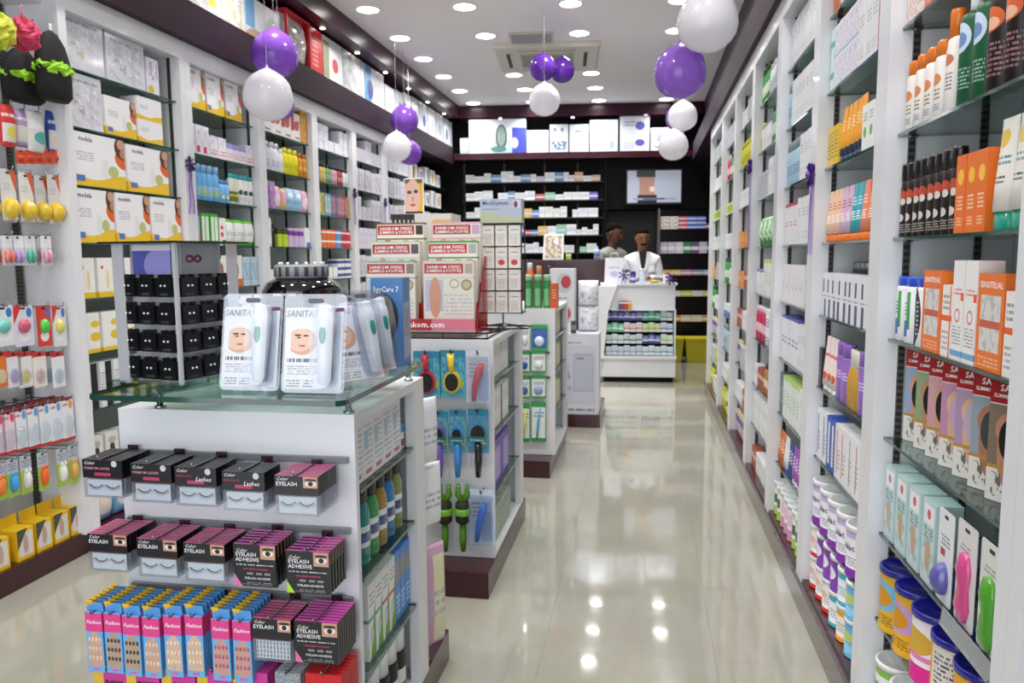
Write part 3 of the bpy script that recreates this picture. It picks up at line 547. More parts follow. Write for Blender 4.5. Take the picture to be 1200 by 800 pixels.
# ------------------------------------------------------------------ farther right cabinets
tealb = bottle('dark teal bottle with white cap', .02, .2, pm('#2a6c74', ('r', .2, .8, .2, .5, '#c8dcdc')), WHITE, 1, .6, .84, .16)
lblue = bottle('pale blue bottle with grey cap', .024, .2, pm('#a8c8dc', ('t', .2, .8, .3, .6, 4, '#4a6a8c')), cap('#8f9aa4'), .7, .6, .82, .18)
redtop = C('white carton with red lid', .09, .08, .19, '#e8e8ea', ('b', .92, 1, '#b83248'), ('t', .1, .8, .45, .6, 2, '#c83a58'), top='#b83248')
wred = C('white carton with red lettering', .1, .08, .18, '#e9e8ea', ('t', .1, .7, .4, .55, 2, '#c83a58'), ('e', .6, .5, .3, .3, '#dfe0e4'))
mouth = bottle('teal mouthwash bottle with red cap', .035, .19, pm('#4fa8b8', ('r', .15, .85, .25, .7, '#bfe0e6'), rough=.15), cap('#c0202c'), .65, .5, .8, .2, .018)
bluetop = C('white carton with blue top', .075, .08, .21, '#e7e7ee', ('t', .1, .9, .4, .6, 2, '#5a64b0'), ('b', .95, 1, '#5560b0'), top='#5560b0')
grn = C('pale green and white carton', .07, .07, .2, '#e3e9e2', ('b', .9, 1, '#b8d880'), ('t', .2, .8, .3, .7, 5, '#90a8a4'), top='#b8d880')
greyt = C('grey-green tall carton', .04, .06, .2, '#5b6a68', ('t', .2, .8, .3, .7, 4, '#c8d0d0'))
def ctube(desc, base, capc): return tube(desc, .045, .17, pm(base, ('t', .2, .8, .35, .75, 4, '#f4eef0')), cap(capc), .14)
ct = [ctube('orange slim tube with rust cap', '#d87a3a', '#a84a20'), ctube('navy slim tube with blue cap', '#2e4a8c', '#1f3a80'), ctube('purple slim tube with white cap', '#a85cc0', '#e8e6ea'), ctube('white slim tube with blue cap', '#e6e8ee', '#2f55b4'), ctube('orange slim tube with brown cap', '#ea8a2c', '#5a3018')]
gtin = tin('green and white tin with white lid', .045, .17, pm('#dfe4da', ('b', 0, .3, '#9ab84a'), ('r', .1, .7, .4, .7, '#4a6a5c'), ('b', .85, 1, '#c8d8b0')), WLID, .12)
ptin = tin('pink and white tin with white lid', .045, .17, pm('#e6d8de', ('b', 0, .35, '#c088a4'), ('r', .1, .8, .45, .8, '#d8b8c8')), WLID, .12)
row('R', 2, 7, [(w_plain, 9)]); row('R', 2, 6, [(lblue, 2), (w_plain, 6), (tealb, 5)]); row('R', 2, 5, [(lblue, 5), (w_plain, 5)])
row('R', 2, 4, [(redtop, 3), (w_plain, 5)]); row('R', 2, 3, [(wred, 5), (mouth, 3)]); row('R', 2, 2, [(bluetop, 5), (w_plain, 4)])
row('R', 2, 1, [(greyt, 2), (grn, 5), (w_plain, 3)]); row('R', 2, 0, [(ct[0], 3), (ct[3], 2), (ct[1], 2), (ct[2], 4), (ct[4], 3)]); row('R', 2, -1, [(gtin, 2), (ptin, 3), (gtin, 3)], front=.02)
gbot = bottle('green bottle with dark green cap', .025, .2, pm('#3f9a4a', ('r', .2, .8, .25, .6, '#e0ecd8')), cap('#1f5a2c'), .8, .6, .84, .16)
wbot = bottle('white bottle with white cap', .025, .17, pm('#e6e8ea', ('t', .2, .8, .3, .6, 4, '#7a90b0')), WHITE, .8, .6, .84, .16)
ybot = bottle('yellow bottle with lime cap', .027, .17, pm('#d8d43a', ('t', .2, .8, .3, .6, 3, '#7a8a20')), cap('#c8d020'), .8, .6, .84, .18)
gpack = pouch('green and white nappy pack', .13, .09, .17, pm('#dfe9dc', ('b', 0, .2, '#4aa83c'), ('n', 0, 1, .2, .9, 5, .5, '#7cc46a'), ('r', .35, .6, .1, .3, '#3a4a60')))
rbot = bottle('magenta bottle with pale cap', .03, .2, pm('#c02858', ('r', .2, .8, .3, .6, '#f0c8d4')), cap('#ecd8dc'), .8, .6, .86, .14)
wjar = bottle('white ribbed jar', .035, .1, pm('#e9eaee', ('t', .2, .8, .3, .7, 2, '#8a96a8')), WHITE, 1, .9, .85, .2, .034)
mix = C('white carton with coloured dots', .07, .06, .14, '#e8e8ea', ('n', 0, 1, .1, .5, 8, .55, '#8a9ac0'), ('b', .9, 1, '#8a6ac0'))
brn = bottle('brown bottle with navy cap', .022, .17, pm('#b07a4a', ('r', .2, .8, .3, .6, '#e6d8c0')), cap('#2a3a5c'), 1, .6, .84, .16)
orp = C('orange carton', .06, .06, .11, '#d89030', ('t', .2, .8, .4, .7, 2, '#f4dcae')); limep = C('lime green carton with white edge', .09, .06, .09, '#a8c83a', ('b', .85, 1, '#e8ecdc'), ('b', 0, .15, '#e8ecdc'))
blup = C('blue and white small carton', .055, .05, .1, '#e2e6ee', ('b', 0, .45, '#5577b8')); redp = C('red-brown small carton', .055, .05, .12, '#a8503c', ('b', .5, .7, '#e0b8a0'))
yelpk = pouch('yellow and lilac pouch', .09, .06, .17, pm('#c8b088', ('b', .6, .8, '#4a56a0'), ('n', 0, 1, 0, .6, 5, .5, '#b8a4d0')))
grypk = C('grey and white carton', .06, .05, .15, '#cdd0d4', ('n', 0, 1, .1, .9, 5, .5, '#8f959e'))
row('R', 3, 7, [(gbot, 4), (wbot, 3), (lblue, 4)]); row('R', 3, 6, [(ybot, 1), (mix, 4, 1), (gbot, 2), (wbot, 4)]); row('R', 3, 5, [(grypk, 4), (w_plain, 5)])
row('R', 3, 4, [(gpack, 4)]); row('R', 3, 3, [(mix, 3, 1), (grn, 3), (blup, 3)]); row('R', 3, 2, [(rbot, 5), (wjar, 5, 2)])
row('R', 3, 1, [(w_small, 2), (redp, 3), (brn, 5)]); row('R', 3, 0, [(w_plain, 9)]); row('R', 3, -1, [(redp, 3), (w_small, 6), (gtin, 2)])
row('R', 4, 7, [(w_small, 4), (grypk, 3), (wbot, 3)]); row('R', 4, 6, [(ybot, 12)]); row('R', 4, 5, [(w_small, 6)]); row('R', 4, 4, [(orp, 10)])
row('R', 4, 3, [(orp, 4), (redp, 6)]); row('R', 4, 2, [(redp, 4), (w_small, 7)]); row('R', 4, 1, [(yelpk, 2), (grypk, 3), (wbot, 4)]); row('R', 4, 0, [(w_small, 5), (redp, 4)]); row('R', 4, -1, [(yelpk, 8)])
row('R', 5, 7, [(grypk, 6), (redp, 2)]); row('R', 5, 6, [(rbot, 3), (gbot, 3), (w_small, 4)]); row('R', 5, 5, [(limep, 8)]); row('R', 5, 4, [(w_small, 6), (grypk, 5)])
row('R', 5, 3, [(gbot, 5), (w_small, 6)]); row('R', 5, 2, [(blup, 6), (gbot, 4)]); row('R', 5, 1, [(lblue, 4), (grypk, 6)]); row('R', 5, 0, [(w_small, 5), (ybot, 5)]); row('R', 5, -1, [(ybot, 4), (gtin, 5)])
row('R', 6, 7, [(grypk, 9)]); row('R', 6, 6, [(w_small, 8), (blup, 4)]); row('R', 6, 5, [(limep, 9)]); row('R', 6, 4, [(w_small, 9), (redp, 3)])
row('R', 6, 3, [(orp, 5), (grypk, 7)]); row('R', 6, 2, [(gbot, 4), (w_small, 9)]); row('R', 6, 1, [(yelpk, 5), (mix, 5)]); row('R', 6, 0, [(grypk, 6), (ybot, 6)]); row('R', 6, -1, [(ybot, 5), (mix, 6), (blup, 3)])
# ------------------------------------------------------------------ left cabinets
MED_Y = '#e8bf2a'
def med(desc, w, h, d=.12, pic=True, words=True):
    f = [('w', .2, .07, 5.5, 2.6, MED_Y), ('t', .08, .4, .48, .66, 4, '#a9acb2')]
    if pic: f += [('e', 1.02, .62, .22, .22, '#e0652a'), ('e', .97, .84, .17, .24, '#4a2f26'), ('e', .93, .9, .08, .1, '#c99a7c'), ('e', 1.0, .72, .1, .1, '#b98468'), ('e', .6, .36, .07, .2, '#dfe3e2'), ('e', .76, .33, .1, .12, '#b9c07a'), ('r', .06, .22, .08, .2, '#5a72b8')]
    wd = (('medela', h*.13, '#3a3436', -w*.24, h*.88),) if words else ()
    return C(desc, w, d, h, '#ecebee', *f, words=wd)
def clearbox(desc, w, h, tint='#c9cbd6', col='#c4b8a0'):
    return C(desc, w, .12, h, '#d3d4dc', ('n', .05, .95, .05, .95, 5, .5, tint), ('n', .2, .8, .2, .6, 5, .58, col), ('n', .1, .9, .1, .9, 9, .64, '#f0f1f4'), ('t', .1, .9, .84, .94, 1, '#9a9ca8'), rough=.08, name='gift_box')  # pale flecks are shiny highlights of the clear box, painted into the colour
med_big = med('large white breast-pump carton with yellow wave', .37, .245); med_mid = med('medium white breast-pump carton with yellow wave', .265, .25)
med_sm = med('small white carton with yellow wave', .2, .115, .1, False, False); med_sq = med('square white carton with yellow corner', .23, .185, .1, True, False)
row('L', 0, 7, [(clearbox('clear gift box of baby clothes on card', .27, .245), 1), (clearbox('shiny clear gift box with toy inside', .29, .23, '#c2c4ce', '#b4b2ba'), 1), (C('slim lilac and white carton', .1, .1, .185, '#e2e0ea', ('n', .1, .9, .4, .9, 4, .5, '#b4aed4'), ('e', .3, .12, .25, .12, '#c8c04a')), 1)])
row('L', 0, 6, [(clearbox('clear gift box with folded baby clothes', .235, .245, '#c6c8d2', '#c4a8a0'), 1), (med_sq, 1), (med_sm, 1, 2)])
row('L', 0, 5, [(med_big, 1), (med('slightly smaller white breast-pump carton with yellow wave', .34, .235), 1)], front=.03)
row('L', 0, 4, [(med_mid, 3)], front=.03)
yw = C('white and yellow bottle carton', .11, .08, .19, '#ecebe6', ('b', 0, .14, MED_Y), ('e', .6, .45, .1, .25, '#e0d8a0'), ('r', .2, .35, .72, .8, '#c8403a'), name='carton')
yw2 = C('white carton with yellow domes', .12, .08, .19, '#ecebe6', ('e', .75, .4, .3, .12, MED_Y), ('e', .75, .72, .25, .08, MED_Y), ('b', 0, .1, MED_Y))
row('L', 0, 3, [(yw, 6)]); row('L', 0, 2, [(yw2, 6)])
bkw = C('black and white tall carton', .08, .08, .22, '#e4e5e8', ('r', .45, 1, 0, 1, '#1c1c20'), ('t', .05, .4, .3, .8, 8, '#8a8e96')); pkb = C('pale carton with black bottle print', .09, .07, .15, '#dcd9d6', ('e', .5, .4, .2, .35, '#2a2a2e'), ('e', .5, .75, .3, .12, '#b8b0a8'))
row('L', 0, 1, [(bkw, 7)]); row('L', 0, 0, [(pkb, 7)])
blk2 = pouch('blue nappy pack with picture', .16, .1, .2, pm('#7fb4dc', ('e', .5, .5, .3, .3, '#e6d8d0'), ('b', .8, 1, '#e8eef4'))); row('L', 0, -1, [(blk2, 4)])
# second
med_t = med('white carton with yellow foot and mother picture', .19, .23)
row('L', 1, 7, [(med_t, 4)])
pk = [C('white soap carton with pink dots', .07, .07, .17, '#ebe8ee', ('n', 0, 1, .3, .9, 6, .56, '#b8b4e0'), ('r', .1, .6, .08, .3, '#d83a7c')), C('white carton with pink lettering', .09, .07, .13, '#ece8ec', ('t', .1, .9, .15, .45, 2, '#e04a7c'), ('n', 0, 1, .55, 1, 6, .55, '#c4b8e4')), C('lilac-topped white carton', .075, .07, .11, '#eae6ee', ('b', .7, 1, '#9a9ad8'), ('t', .1, .9, .2, .5, 3, '#d86a9c'))]
row('L', 1, 6, [(pk[0], 3), (pk[1], 2), (pk[2], 3), (pk[1], 1)])
lb = bottle('sky blue baby lotion bottle', .032, .21, pm('#6fb2e6', ('r', .1, .9, .15, .5, '#9ccdf0'), ('e', .5, .3, .2, .08, '#c8d850')), cap('#8fc4ee'), .7, .6, .8, .18)
lbs = bottle('short blue baby lotion bottle', .028, .14, pm('#7ab8e6', ('e', .5, .3, .2, .1, '#f0f0d0')), cap('#4f8fd0'), .8, .6, .82, .16)
tw = bottle('white baby powder bottle with teal cap', .032, .19, pm('#eef0f0', ('e', .4, .5, .22, .1, '#3a4a5c'), ('t', .2, .8, .2, .35, 2, '#b0a8c8')), cap('#2fa8b4'), .7, .8, .86, .15, .026)
gy = bottle('olive and white baby oil bottle with teal cap', .026, .19, pm('#d8dcc8', ('b', .1, .5, '#6a7a4a'), ('b', .3, .38, '#e8c83a')), cap('#2fa8b4'), .8, .8, .86, .15, .02)
row('L', 1, 5, [(lb, 5), (lbs, 2), (gy, 2), (tw, 4)])
pb = C('lilac and pink tall carton', .07, .07, .2, '#b8b4e0', ('b', .85, 1, '#a83ab0'), ('b', 0, .3, '#e48aa0')); gb = C('green carton with white panels', .085, .08, .19, '#4ab03c', ('r', .08, .44, .15, .9, '#e4eee0'), ('r', .55, .92, .15, .9, '#e4eee0'))
gp = pouch('white wipes pack with green edges', .115, .08, .17, pm('#e9ece8', ('b', 0, .16, '#5cc02c'), ('b', .86, 1, '#5cc02c'), ('t', .1, .9, .4, .55, 2, '#9aa4b0')), name='wipes_pack', cat='pack')
gw = C('white and red slim carton with green foot', .07, .07, .17, '#eae8e6', ('e', .4, .65, .25, .08, '#d8504a'), ('e', .4, .4, .25, .1, '#d8504a'), ('r', .4, 1, 0, .2, '#4a5a4a'))
row('L', 1, 4, [(pb, 1), (gb, 2), (gw, 1), (gp, 3)])
fam = C('white carton with family picture', .17, .09, .2, '#e6e4e4', ('e', .45, .55, .14, .26, '#8a5a40'), ('e', .62, .52, .12, .24, '#a06a4c'), ('b', 0, .25, '#d86a2c'), ('r', .4, .6, .9, 1, '#26262a')); bl2 = C('pale blue carton', .09, .08, .19, '#b8cfe0', ('n', 0, 1, .2, .8, 4, .5, '#8fb0cc'))
row('L', 1, 3, [(fam, 3), (bl2, 2)]); row('L', 1, 2, [(bl2, 4), (fam, 2)])
# third
rw = C('white and red tea carton with cup picture', .15, .08, .2, '#ece6e4', ('r', 0, .35, .35, 1, '#b8383c'), ('e', .6, .55, .3, .18, '#b8584c'), ('r', .7, .9, .6, .75, '#c02838'), ('t', .4, .95, .08, .22, 1, '#3a3a40')); orr = C('tall amber patterned carton', .11, .1, .27, '#c8882a', ('n', 0, 1, 0, 1, 8, .55, '#e4b45c'))
orr.h = .245; row('L', 2, 7, [(rw, 4), (C('tall amber patterned carton', .11, .1, .245, '#c8882a', ('n', 0, 1, 0, 1, 8, .55, '#e4b45c')), 1)])
wb = bottle('white lotion bottle with blue print', .033, .2, pm('#e6e8f0', ('t', .3, .7, .2, .5, 3, '#6a86b8')), cap('#dfe2ec'), .7, .55, .78, .16); yb = bottle('bright yellow shampoo bottle', .038, .19, pm('#e6dc1e', ('e', .5, .4, .3, .15, '#c8c010')), cap('#e8e03a'), .8, .6, .84, .16); ob = bottle('amber shampoo bottle', .036, .18, pm('#d08a1c', ('e', .5, .45, .3, .12, '#f0c060')), cap('#b8701c'), .8, .6, .84, .16)
row('L', 2, 6, [(wb, 4), (wbot, 1), (yb, 3), (ob, 3)])
pu = C('purple flowered carton', .08, .07, .19, '#8a5aa8', ('n', 0, 1, 0, 1, 6, .52, '#d8b8dc')); pkp = pouch('pink wipes pack', .1, .07, .17, pm('#e8b0d0', ('e', .5, .4, .3, .25, '#f2d8e4')), 'wipes_pack', 'pack'); bap = pouch('yellow and pink baby pack', .09, .07, .16, pm('#e0c080', ('b', .4, .8, '#e4a8c0')), 'wipes_pack', 'pack'); blp = pouch('pale blue wipes pack', .12, .08, .17, pm('#a8cce6', ('b', .3, .5, '#86b8dc'), ('e', .5, .7, .2, .1, '#e4eef4')), 'wipes_pack', 'pack')
row('L', 2, 5, [(pu, 2), (pkp, 1), (bap, 1), (blp, 2), (pkp, 1), (blp, 1)])
wt = C('short white carton', .09, .08, .1, '#e8eaea', ('b', 0, .2, '#c8d8cc')); blb = bottle('black pump bottle', .03, .16, plain('black_gloss', '#1c1c20', .2), BLACKP, .8, .6, .84, .2); gl = C('lime carton with dark top', .07, .07, .13, '#bcd43c', ('b', .7, 1, '#3c4a20'), top='#7a4a9a'); pl = C('lilac carton with purple top', .075, .07, .14, '#cdb6dc', ('b', .6, .85, '#7a3a9c'), top='#7a4a9a'); wbl = C('white carton with blue corner', .1, .07, .15, '#e6e8ec', ('r', .3, 1, 0, .25, '#3f62c0'))
row('L', 2, 4, [(wt, 1, 2), (blb, 1), (gl, 2), (pl, 3), (wbl, 1)])
gc = bottle('green glass cup', .03, .12, plain('green_glass_jar', '#3a8a4a', .1), WHITE, 1, .7, .9, .1, .03, 'jar')
row('L', 2, 3, [(wt, 2), (gc, 4), (wt, 2)]); row('L', 2, 2, [(wbl, 5)])
# fourth
lw = C('white carton with lilac swirl', .09, .08, .2, '#e4e4ee', ('n', 0, 1, .2, .8, 4, .55, '#aaa6d0')); lws = C('small white carton low', .1, .08, .09, '#e2e2ea')
row('L', 3, 7, [(lw, 3), (lws, 2), (lw, 2)])
def sb(desc, base): return bottle(desc, .024, .15, pm(base, ('t', .2, .8, .3, .6, 3, '#f0f0e0')), cap('#22232a'), .9, .7, .84, .18, .018)
sbs = [sb('small blue bottle with black cap', '#5a86b8'), sb('small yellow bottle with black cap', '#d0b85a'), sb('small red bottle with black cap', '#a83a4a'), sb('small green bottle with black cap', '#6a9a6a'), sb('small pink bottle with black cap', '#c890a8'), sb('small pale bottle with black cap', '#ccd8dc')]
row('L', 3, 6, [(sbs[0], 2), (sbs[1], 2), (sbs[3], 2), (sbs[4], 2), (sbs[2], 2), (sbs[5], 2)])
def pkk(desc, base, c2): return C(desc, .055, .06, .18, base, ('n', 0, 1, .1, .9, 4, .5, c2))
pks = [pkk('green patterned carton', '#7aa860', '#d8d890'), pkk('yellow patterned carton', '#c8a850', '#8a7040'), pkk('navy patterned carton', '#4a5488', '#c08a7a'), pkk('maroon patterned carton', '#8c4a58', '#d0a0a0'), pkk('teal patterned carton', '#5a98a8', '#c8d8d8')]
row('L', 3, 5, [(pks[0], 2), (pks[1], 1), (pks[4], 2), (pks[2], 3), (pks[3], 3), (pks[1], 1)])
rb_ = [C('orange-red carton with white band', .09, .08, .075, '#d8683a', ('b', .6, .8, '#f0e0d4'), top='#e8e4e0'), C('blue carton with white band', .11, .08, .075, '#5a92d0', ('b', .6, .8, '#f0f0f0'), top='#e8e4e0'), C('red carton with white band', .1, .08, .075, '#b8303a', ('b', .6, .8, '#f0e0d4'), top='#e8e4e0')]
row('L', 3, 4, [(wt, 1), (rb_[0], 3, 2), (rb_[1], 1, 2), (rb_[2], 2, 2), (blb, 1)])
nv = C('white carton with navy band', .14, .09, .055, '#e6e6ec', ('b', .3, .75, '#3a4c90')); row('L', 3, 3, [(sbs[3], 3), (wt, 2, 1), (nv, 2, 3), (nv, 1, 4)]); row('L', 3, 2, [(ybot, 4), (wt, 4)])
# fifth and farthest: pale lilac-white packs
lp = [C('pale lilac carton with mauve picture', .13, .09, .2, '#d2cfd9', ('n', 0, 1, .1, .8, 4, .5, '#a9a3b4')), C('greyish white carton with swirl', .12, .09, .19, '#d4d2de', ('e', .5, .5, .3, .3, '#b6b2c4'), ('e', .5, .5, .2, .2, '#d4d2de')), C('slim lilac and white carton box', .08, .08, .21, '#dad9e0', ('n', 0, 1, .2, .9, 5, .5, '#b4b2c2')), C('low lilac carton', .12, .09, .12, '#cfcdd6', ('n', 0, 1, .1, .9, 4, .5, '#b0aabf'))]
for bay in (4, 5):
    for lev in range(7, 1, -1):
        r = random.Random(bay*10+lev); its = [(lp[r.randrange(4)], r.randint(1, 2)) for _ in range(4)]; row('L', bay, lev, its)
# black end cabinet between the left cabinets and the back wall
ec = empty('black_cabinet', (XL, 9.2, .106), math.pi/2, label='black end cabinet with glass shelves beyond the left cabinets', cat='cabinet')
obj('back_panel', MB().box(-.8, .8, DEP-.012, DEP, 0, 2.49).mesh('back_panel', M_BLACK), ec); obj('side_panel', MB().box(-.8, -.77, 0, DEP, 0, 2.49).mesh('side_panel', M_BLACK), ec)
eb = [C('white carton with navy end', .16, .1, .2, '#dcdce0', ('r', .6, .85, .1, .9, '#2c3c86')), C('white carton with gold shape', .22, .1, .19, '#dad8d4', ('e', .5, .5, .2, .35, '#b89a58')), C('white carton with red and blue marks', .16, .1, .16, '#dcdadd', ('r', .1, .25, .3, .8, '#b84a5c'), ('r', .5, .85, .2, .8, '#35509c'))]
es = shelf_mesh(1.5, .28)
for i, z in enumerate((1.2, 1.475, 1.74, 2.0, 2.26)):
    obj('shelf', es, ec, (0, .03, z-.114))
    for k in range(5):
        s = eb[(i+k) % 3]; inst(s, (XL-.1, 8.62+.26*k, z+.001), math.pi/2, s.desc.replace('carton', 'box')+', %s along, %s shelf up, black end cabinet' % (nth(k), nth(i)), 'boxes in the black end cabinet')
# ------------------------------------------------------------------ boxes on the left ledge
def ledge(px0, px1, py_top, desc, d, base, *feats, name='ledge_box', cat='box', gloss=.3, words=()):
    a = onX(px0, 100, -2.56); b = onX(px1, 100, -2.56); t = onX(px0, py_top, -2.56)
    w_ = b.y-a.y-.006; h = min(t.z, 3.17)-2.816
    s = C(desc, w_, d, h, base, *feats, name=name, cat=cat, rough=gloss, words=words); inst(s, (-2.56-d/2, (a.y+b.y)/2, 2.816), math.pi/2, desc)
LW = '#e6e6ea'
ledge(180, 226, -40, 'white toy box with yellow flower on left ledge', .2, LW, ('e', .7, .4, .1, .12, '#d8c83a'), ('e', .3, .35, .15, .2, '#c8c4b8'))
ledge(226, 264, -30, 'white toy box with rings, second on left ledge', .2, LW, ('e', .7, .5, .14, .14, '#d8cc4a'), ('n', 0, .6, .2, .8, 4, .5, '#c8c8c0'))
ledge(264, 290, -20, 'white box with pale flower picture on left ledge', .2, '#e4e4e4', ('n', .1, .9, .1, .8, 4, .5, '#c8c4a4'))
ledge(291, 331, -6, 'large white box with blue baby picture on left ledge', .25, '#dfe2ea', ('r', 0, .25, .3, 1, '#5fa4d4'), ('e', .75, .5, .15, .3, '#c4ccc8'), ('e', .3, .1, .3, .2, '#c8a080'))
ledge(362, 379, 5, 'end panel of red bedding bag box on left ledge', .2, '#b81e28', ('t', .3, .7, .2, .8, 6, '#e0a0a0'))
bag = empty('bedding_bag', (-2.62, (onX(334, 60, -2.56).y+onX(360, 60, -2.56).y)/2, 2.816), math.pi/2, label='clear zipped bedding bag with red trim on left ledge', cat='bag')
bw = onX(361, 60, -2.56).y-onX(333, 60, -2.56).y
obj('body', pouch('x', bw, .18, .34, pm('#d9d6d6', ('n', .1, .9, .1, .85, 4, .5, '#b8b4b2'), rough=.12)).parts[0][1], bag); obj('red_trim', MB().box(-bw/2, bw/2, -.085, .085, .335, .35).mesh('red_trim', plain('red_piping', '#d42430', .4)), bag)
for s_ in (-1, 1): obj('red_trim', MB().box(-.012, .012, -.09, -.07, 0, .34).mesh('red_trim', plain('red_piping', '#d42430', .4)), bag, (s_*(bw/2-.012), 0, 0))
ledge(380, 402, 30, 'white box with olive picture and red dot on left ledge', .2, LW, ('e', .6, .45, .16, .16, '#c43a4a'), ('r', 0, .3, .1, .9, '#8a8868'))
ledge(403, 427, 52, 'silvery clear-fronted box on left ledge', .2, '#d6d8dc', ('n', 0, 1, 0, 1, 4, .5, '#b8bcc0'))
ledge(428, 450, 52, 'tall white box with blue side on left ledge', .22, '#e8eaf0', ('r', 0, .3, 0, 1, '#5f9ccc'), ('e', .25, .4, .15, .25, '#3a4a8c'))
for k, (a, b, t) in enumerate(((451, 462, 98), (463, 472, 104), (473, 481, 108), (482, 490, 112), (491, 500, 118), (501, 509, 121), (510, 518, 118), (519, 525, 121), (526, 529, 125))):
    ledge(a, b, t, 'white box, %s in the row of white boxes along left ledge' % nth(k), .2, ['#e4e6ec', '#dfe4ee', '#e8eaee'][k % 3], ('e', .6, .45, .2, .2, ['#b8bcc8', '#4a5a9c', '#a8b4c8'][k % 3]), ('b', 0, .1, ['#c8d0e0', '#8fb0d8', '#d0d4dc'][k % 3]), name='ledge_box')
# ------------------------------------------------------------------ hanging bay on the left
XB = XL-.07-.2   # board face
M_HOOK = plain('hook_wire', '#9a9ea2', .25, 1.)
def hook(y, z, L=.2):
    m = MB(); m.tube([(0, 0, 0), (0, -L, .004), (0, -L-.004, .022)], .0028, 6); m.box(-.012, .012, -.004, .0, -.015, .012)
    return obj('hook', m.mesh('hook', M_HOOK), hb, ((y-2.62), .185, z-.105))
def hang(sp, px, py_top, py_bot, X, lab, hk=True, n=1, gap=.02):
    """hang pack(s) so the front one's top middle lies at the pixel"""
    p = onX(px, py_top, X)
    if hk: hook(p.y, p.z-sp.h*.07+.006, X-XB+.01)
    for k in range(n):
        xx = X-k*gap
        if xx < XB+.012: break
        inst(sp, (xx, p.y, p.z-sp.h), math.pi/2, lab+('' if n == 1 else (', front one' if k == 0 else ', %s behind front' % nth(k-1))), sp.desc)
def hpx(py0, py1, px, X): return onX(px, py0, X).z-onX(px, py1, X).z
XF = -2.6
# bath poufs and gloves
def crumple(rx, ry, rz, seed, amp, n=26, m=16):
    r = random.Random(seed); b = MB(); rg = []
    ph = [r.uniform(0, 6.3) for _ in range(6)]
    for i in range(m+1):
        a = -math.pi/2+math.pi*i/m; ring = []
        for j in range(n):
            t = 2*math.pi*j/n; q = 1+amp*(math.sin(7*t+5*a+ph[0])*.5+math.sin(11*t-9*a+ph[1])*.4+r.uniform(-.6, .6))
            c = max(math.cos(a), .03); ring.append((rx*c*math.cos(t)*q, ry*c*math.sin(t)*q, rz*math.sin(a)*q))
        rg.append(ring)
    return b.rings(rg, sm=False)
def pouf(px, py, rad, X, col, lab):
    c = onX(px, py, X); e = empty('bath_pouf', c, math.pi/2, label=lab, cat='sponge')
    obj('mesh_ball', crumple(rad, rad*.8, rad*.9, px, .16).mesh('mesh_ball', plain('pouf_'+col, col, .7)), e)
    obj('loop', MB().tube([(0, 0, rad*.8), (-.008, 0, rad*1.3), (0, 0, rad*1.7), (.008, 0, rad*1.3), (0, 0, rad*.8)], .003).mesh('loop', plain('pouf_cord', '#d88aa0', .7)), e); hook(c.y, c.z+rad*1.6, .2)
pouf(27, 40, .068, -2.5, '#c83a60', 'pink mesh bath pouf hanging at top of left panel'); pouf(-5, 35, .075, -2.48, '#c8cc3c', 'yellow mesh bath pouf cut off at the left edge')
def glove(px, py0, py1, wpx, X, lab):
    a = onX(px, py0, X); b = onX(px, py1, X); w_ = onX(px+wpx, py0, X).y-a.y; h = a.z-b.z
    e = empty('bath_mitt', (X, a.y, b.z), math.pi/2, label=lab, cat='glove', group='black bath mitts')
    rg = []; n = 14
    for t, k in ((0, .75), (.08, 1), (.4, 1.02), (.6, .95), (.8, .75), (.95, .4), (1, .12)): rg.append([(w_/2*k*math.cos(2*math.pi*j/n), .045*k*math.sin(2*math.pi*j/n), h*t) for j in range(n)])
    obj('mitt', MB().rings(rg).mesh('mitt', plain('black_net', '#0d0c0e', .8, bump=(160, .25))), e)
    obj('green_band', crumple(w_/2*1.0, .055, h*.16, int(px), .15, 26, 12).mesh('green_band', plain('lime_net', '#8cc81e', .7)), e, (0, 0, h*.45))
    obj('tag', MB().box(-.008, .008, -.002, .002, h, h+.03).mesh('tag', WHITE), e); hook(a.y, a.z+.03, .2)
glove(59, 36, 117, 36, -2.52, 'black bath mitt with lime band, nearer the white post'); glove(24, 56, 119, 44, -2.62, 'black bath mitt with lime band, under the pink pouf')
# rows of packs
def hp(desc, h, w_, *a, **k): return blister(desc, w_, h, *a, **k)
for k, (px, pt, pb_, wp, base, mk, lab) in enumerate(((6, 122, 172, 16, '#d83434', '#e6d860', 'red and yellow baby pack'), (22, 128, 172, 18, '#b49ac8', '#d8e0d0', 'lilac and white baby pack'), (39, 130, 178, 20, '#e4e6e6', '#58b0a8', 'white boxed pack with teal spot'), (63, 131, 182, 24, '#2e58b0', '#e8c890', 'blue pack with pale window'))):
    h = hpx(pt, pb_, px, XF); w_ = wp*.0042
    s = pouch(lab, w_, .05, h, pm(base, ('r', .1, .9, .12, .55, '#dcd8d4'), ('e', .6, .35, .25, .15, mk), ('t', .1, .9, .7, .85, 1, '#f0f0f0')), 'hanging_pack', 'pack'); hang(s, px, pt, pb_, XF-.02*(k % 2), lab+' hung under the bath poufs')
for k, px in enumerate((24, 35, 46, 57, 68)):
    s = blister('red-orange hanging card', .05, hpx(176, 192, px, XF), pm('#d84a26', ('t', .1, .9, .3, .7, 2, '#f0b080')), plain('red_bits', '#c03820', .4), .7, .5, .4, .008, name='hanging_card'); hang(s, px, 176, 192, XF, 'short red-orange card below blue pack, %s from left' % nth(k), hk=False)
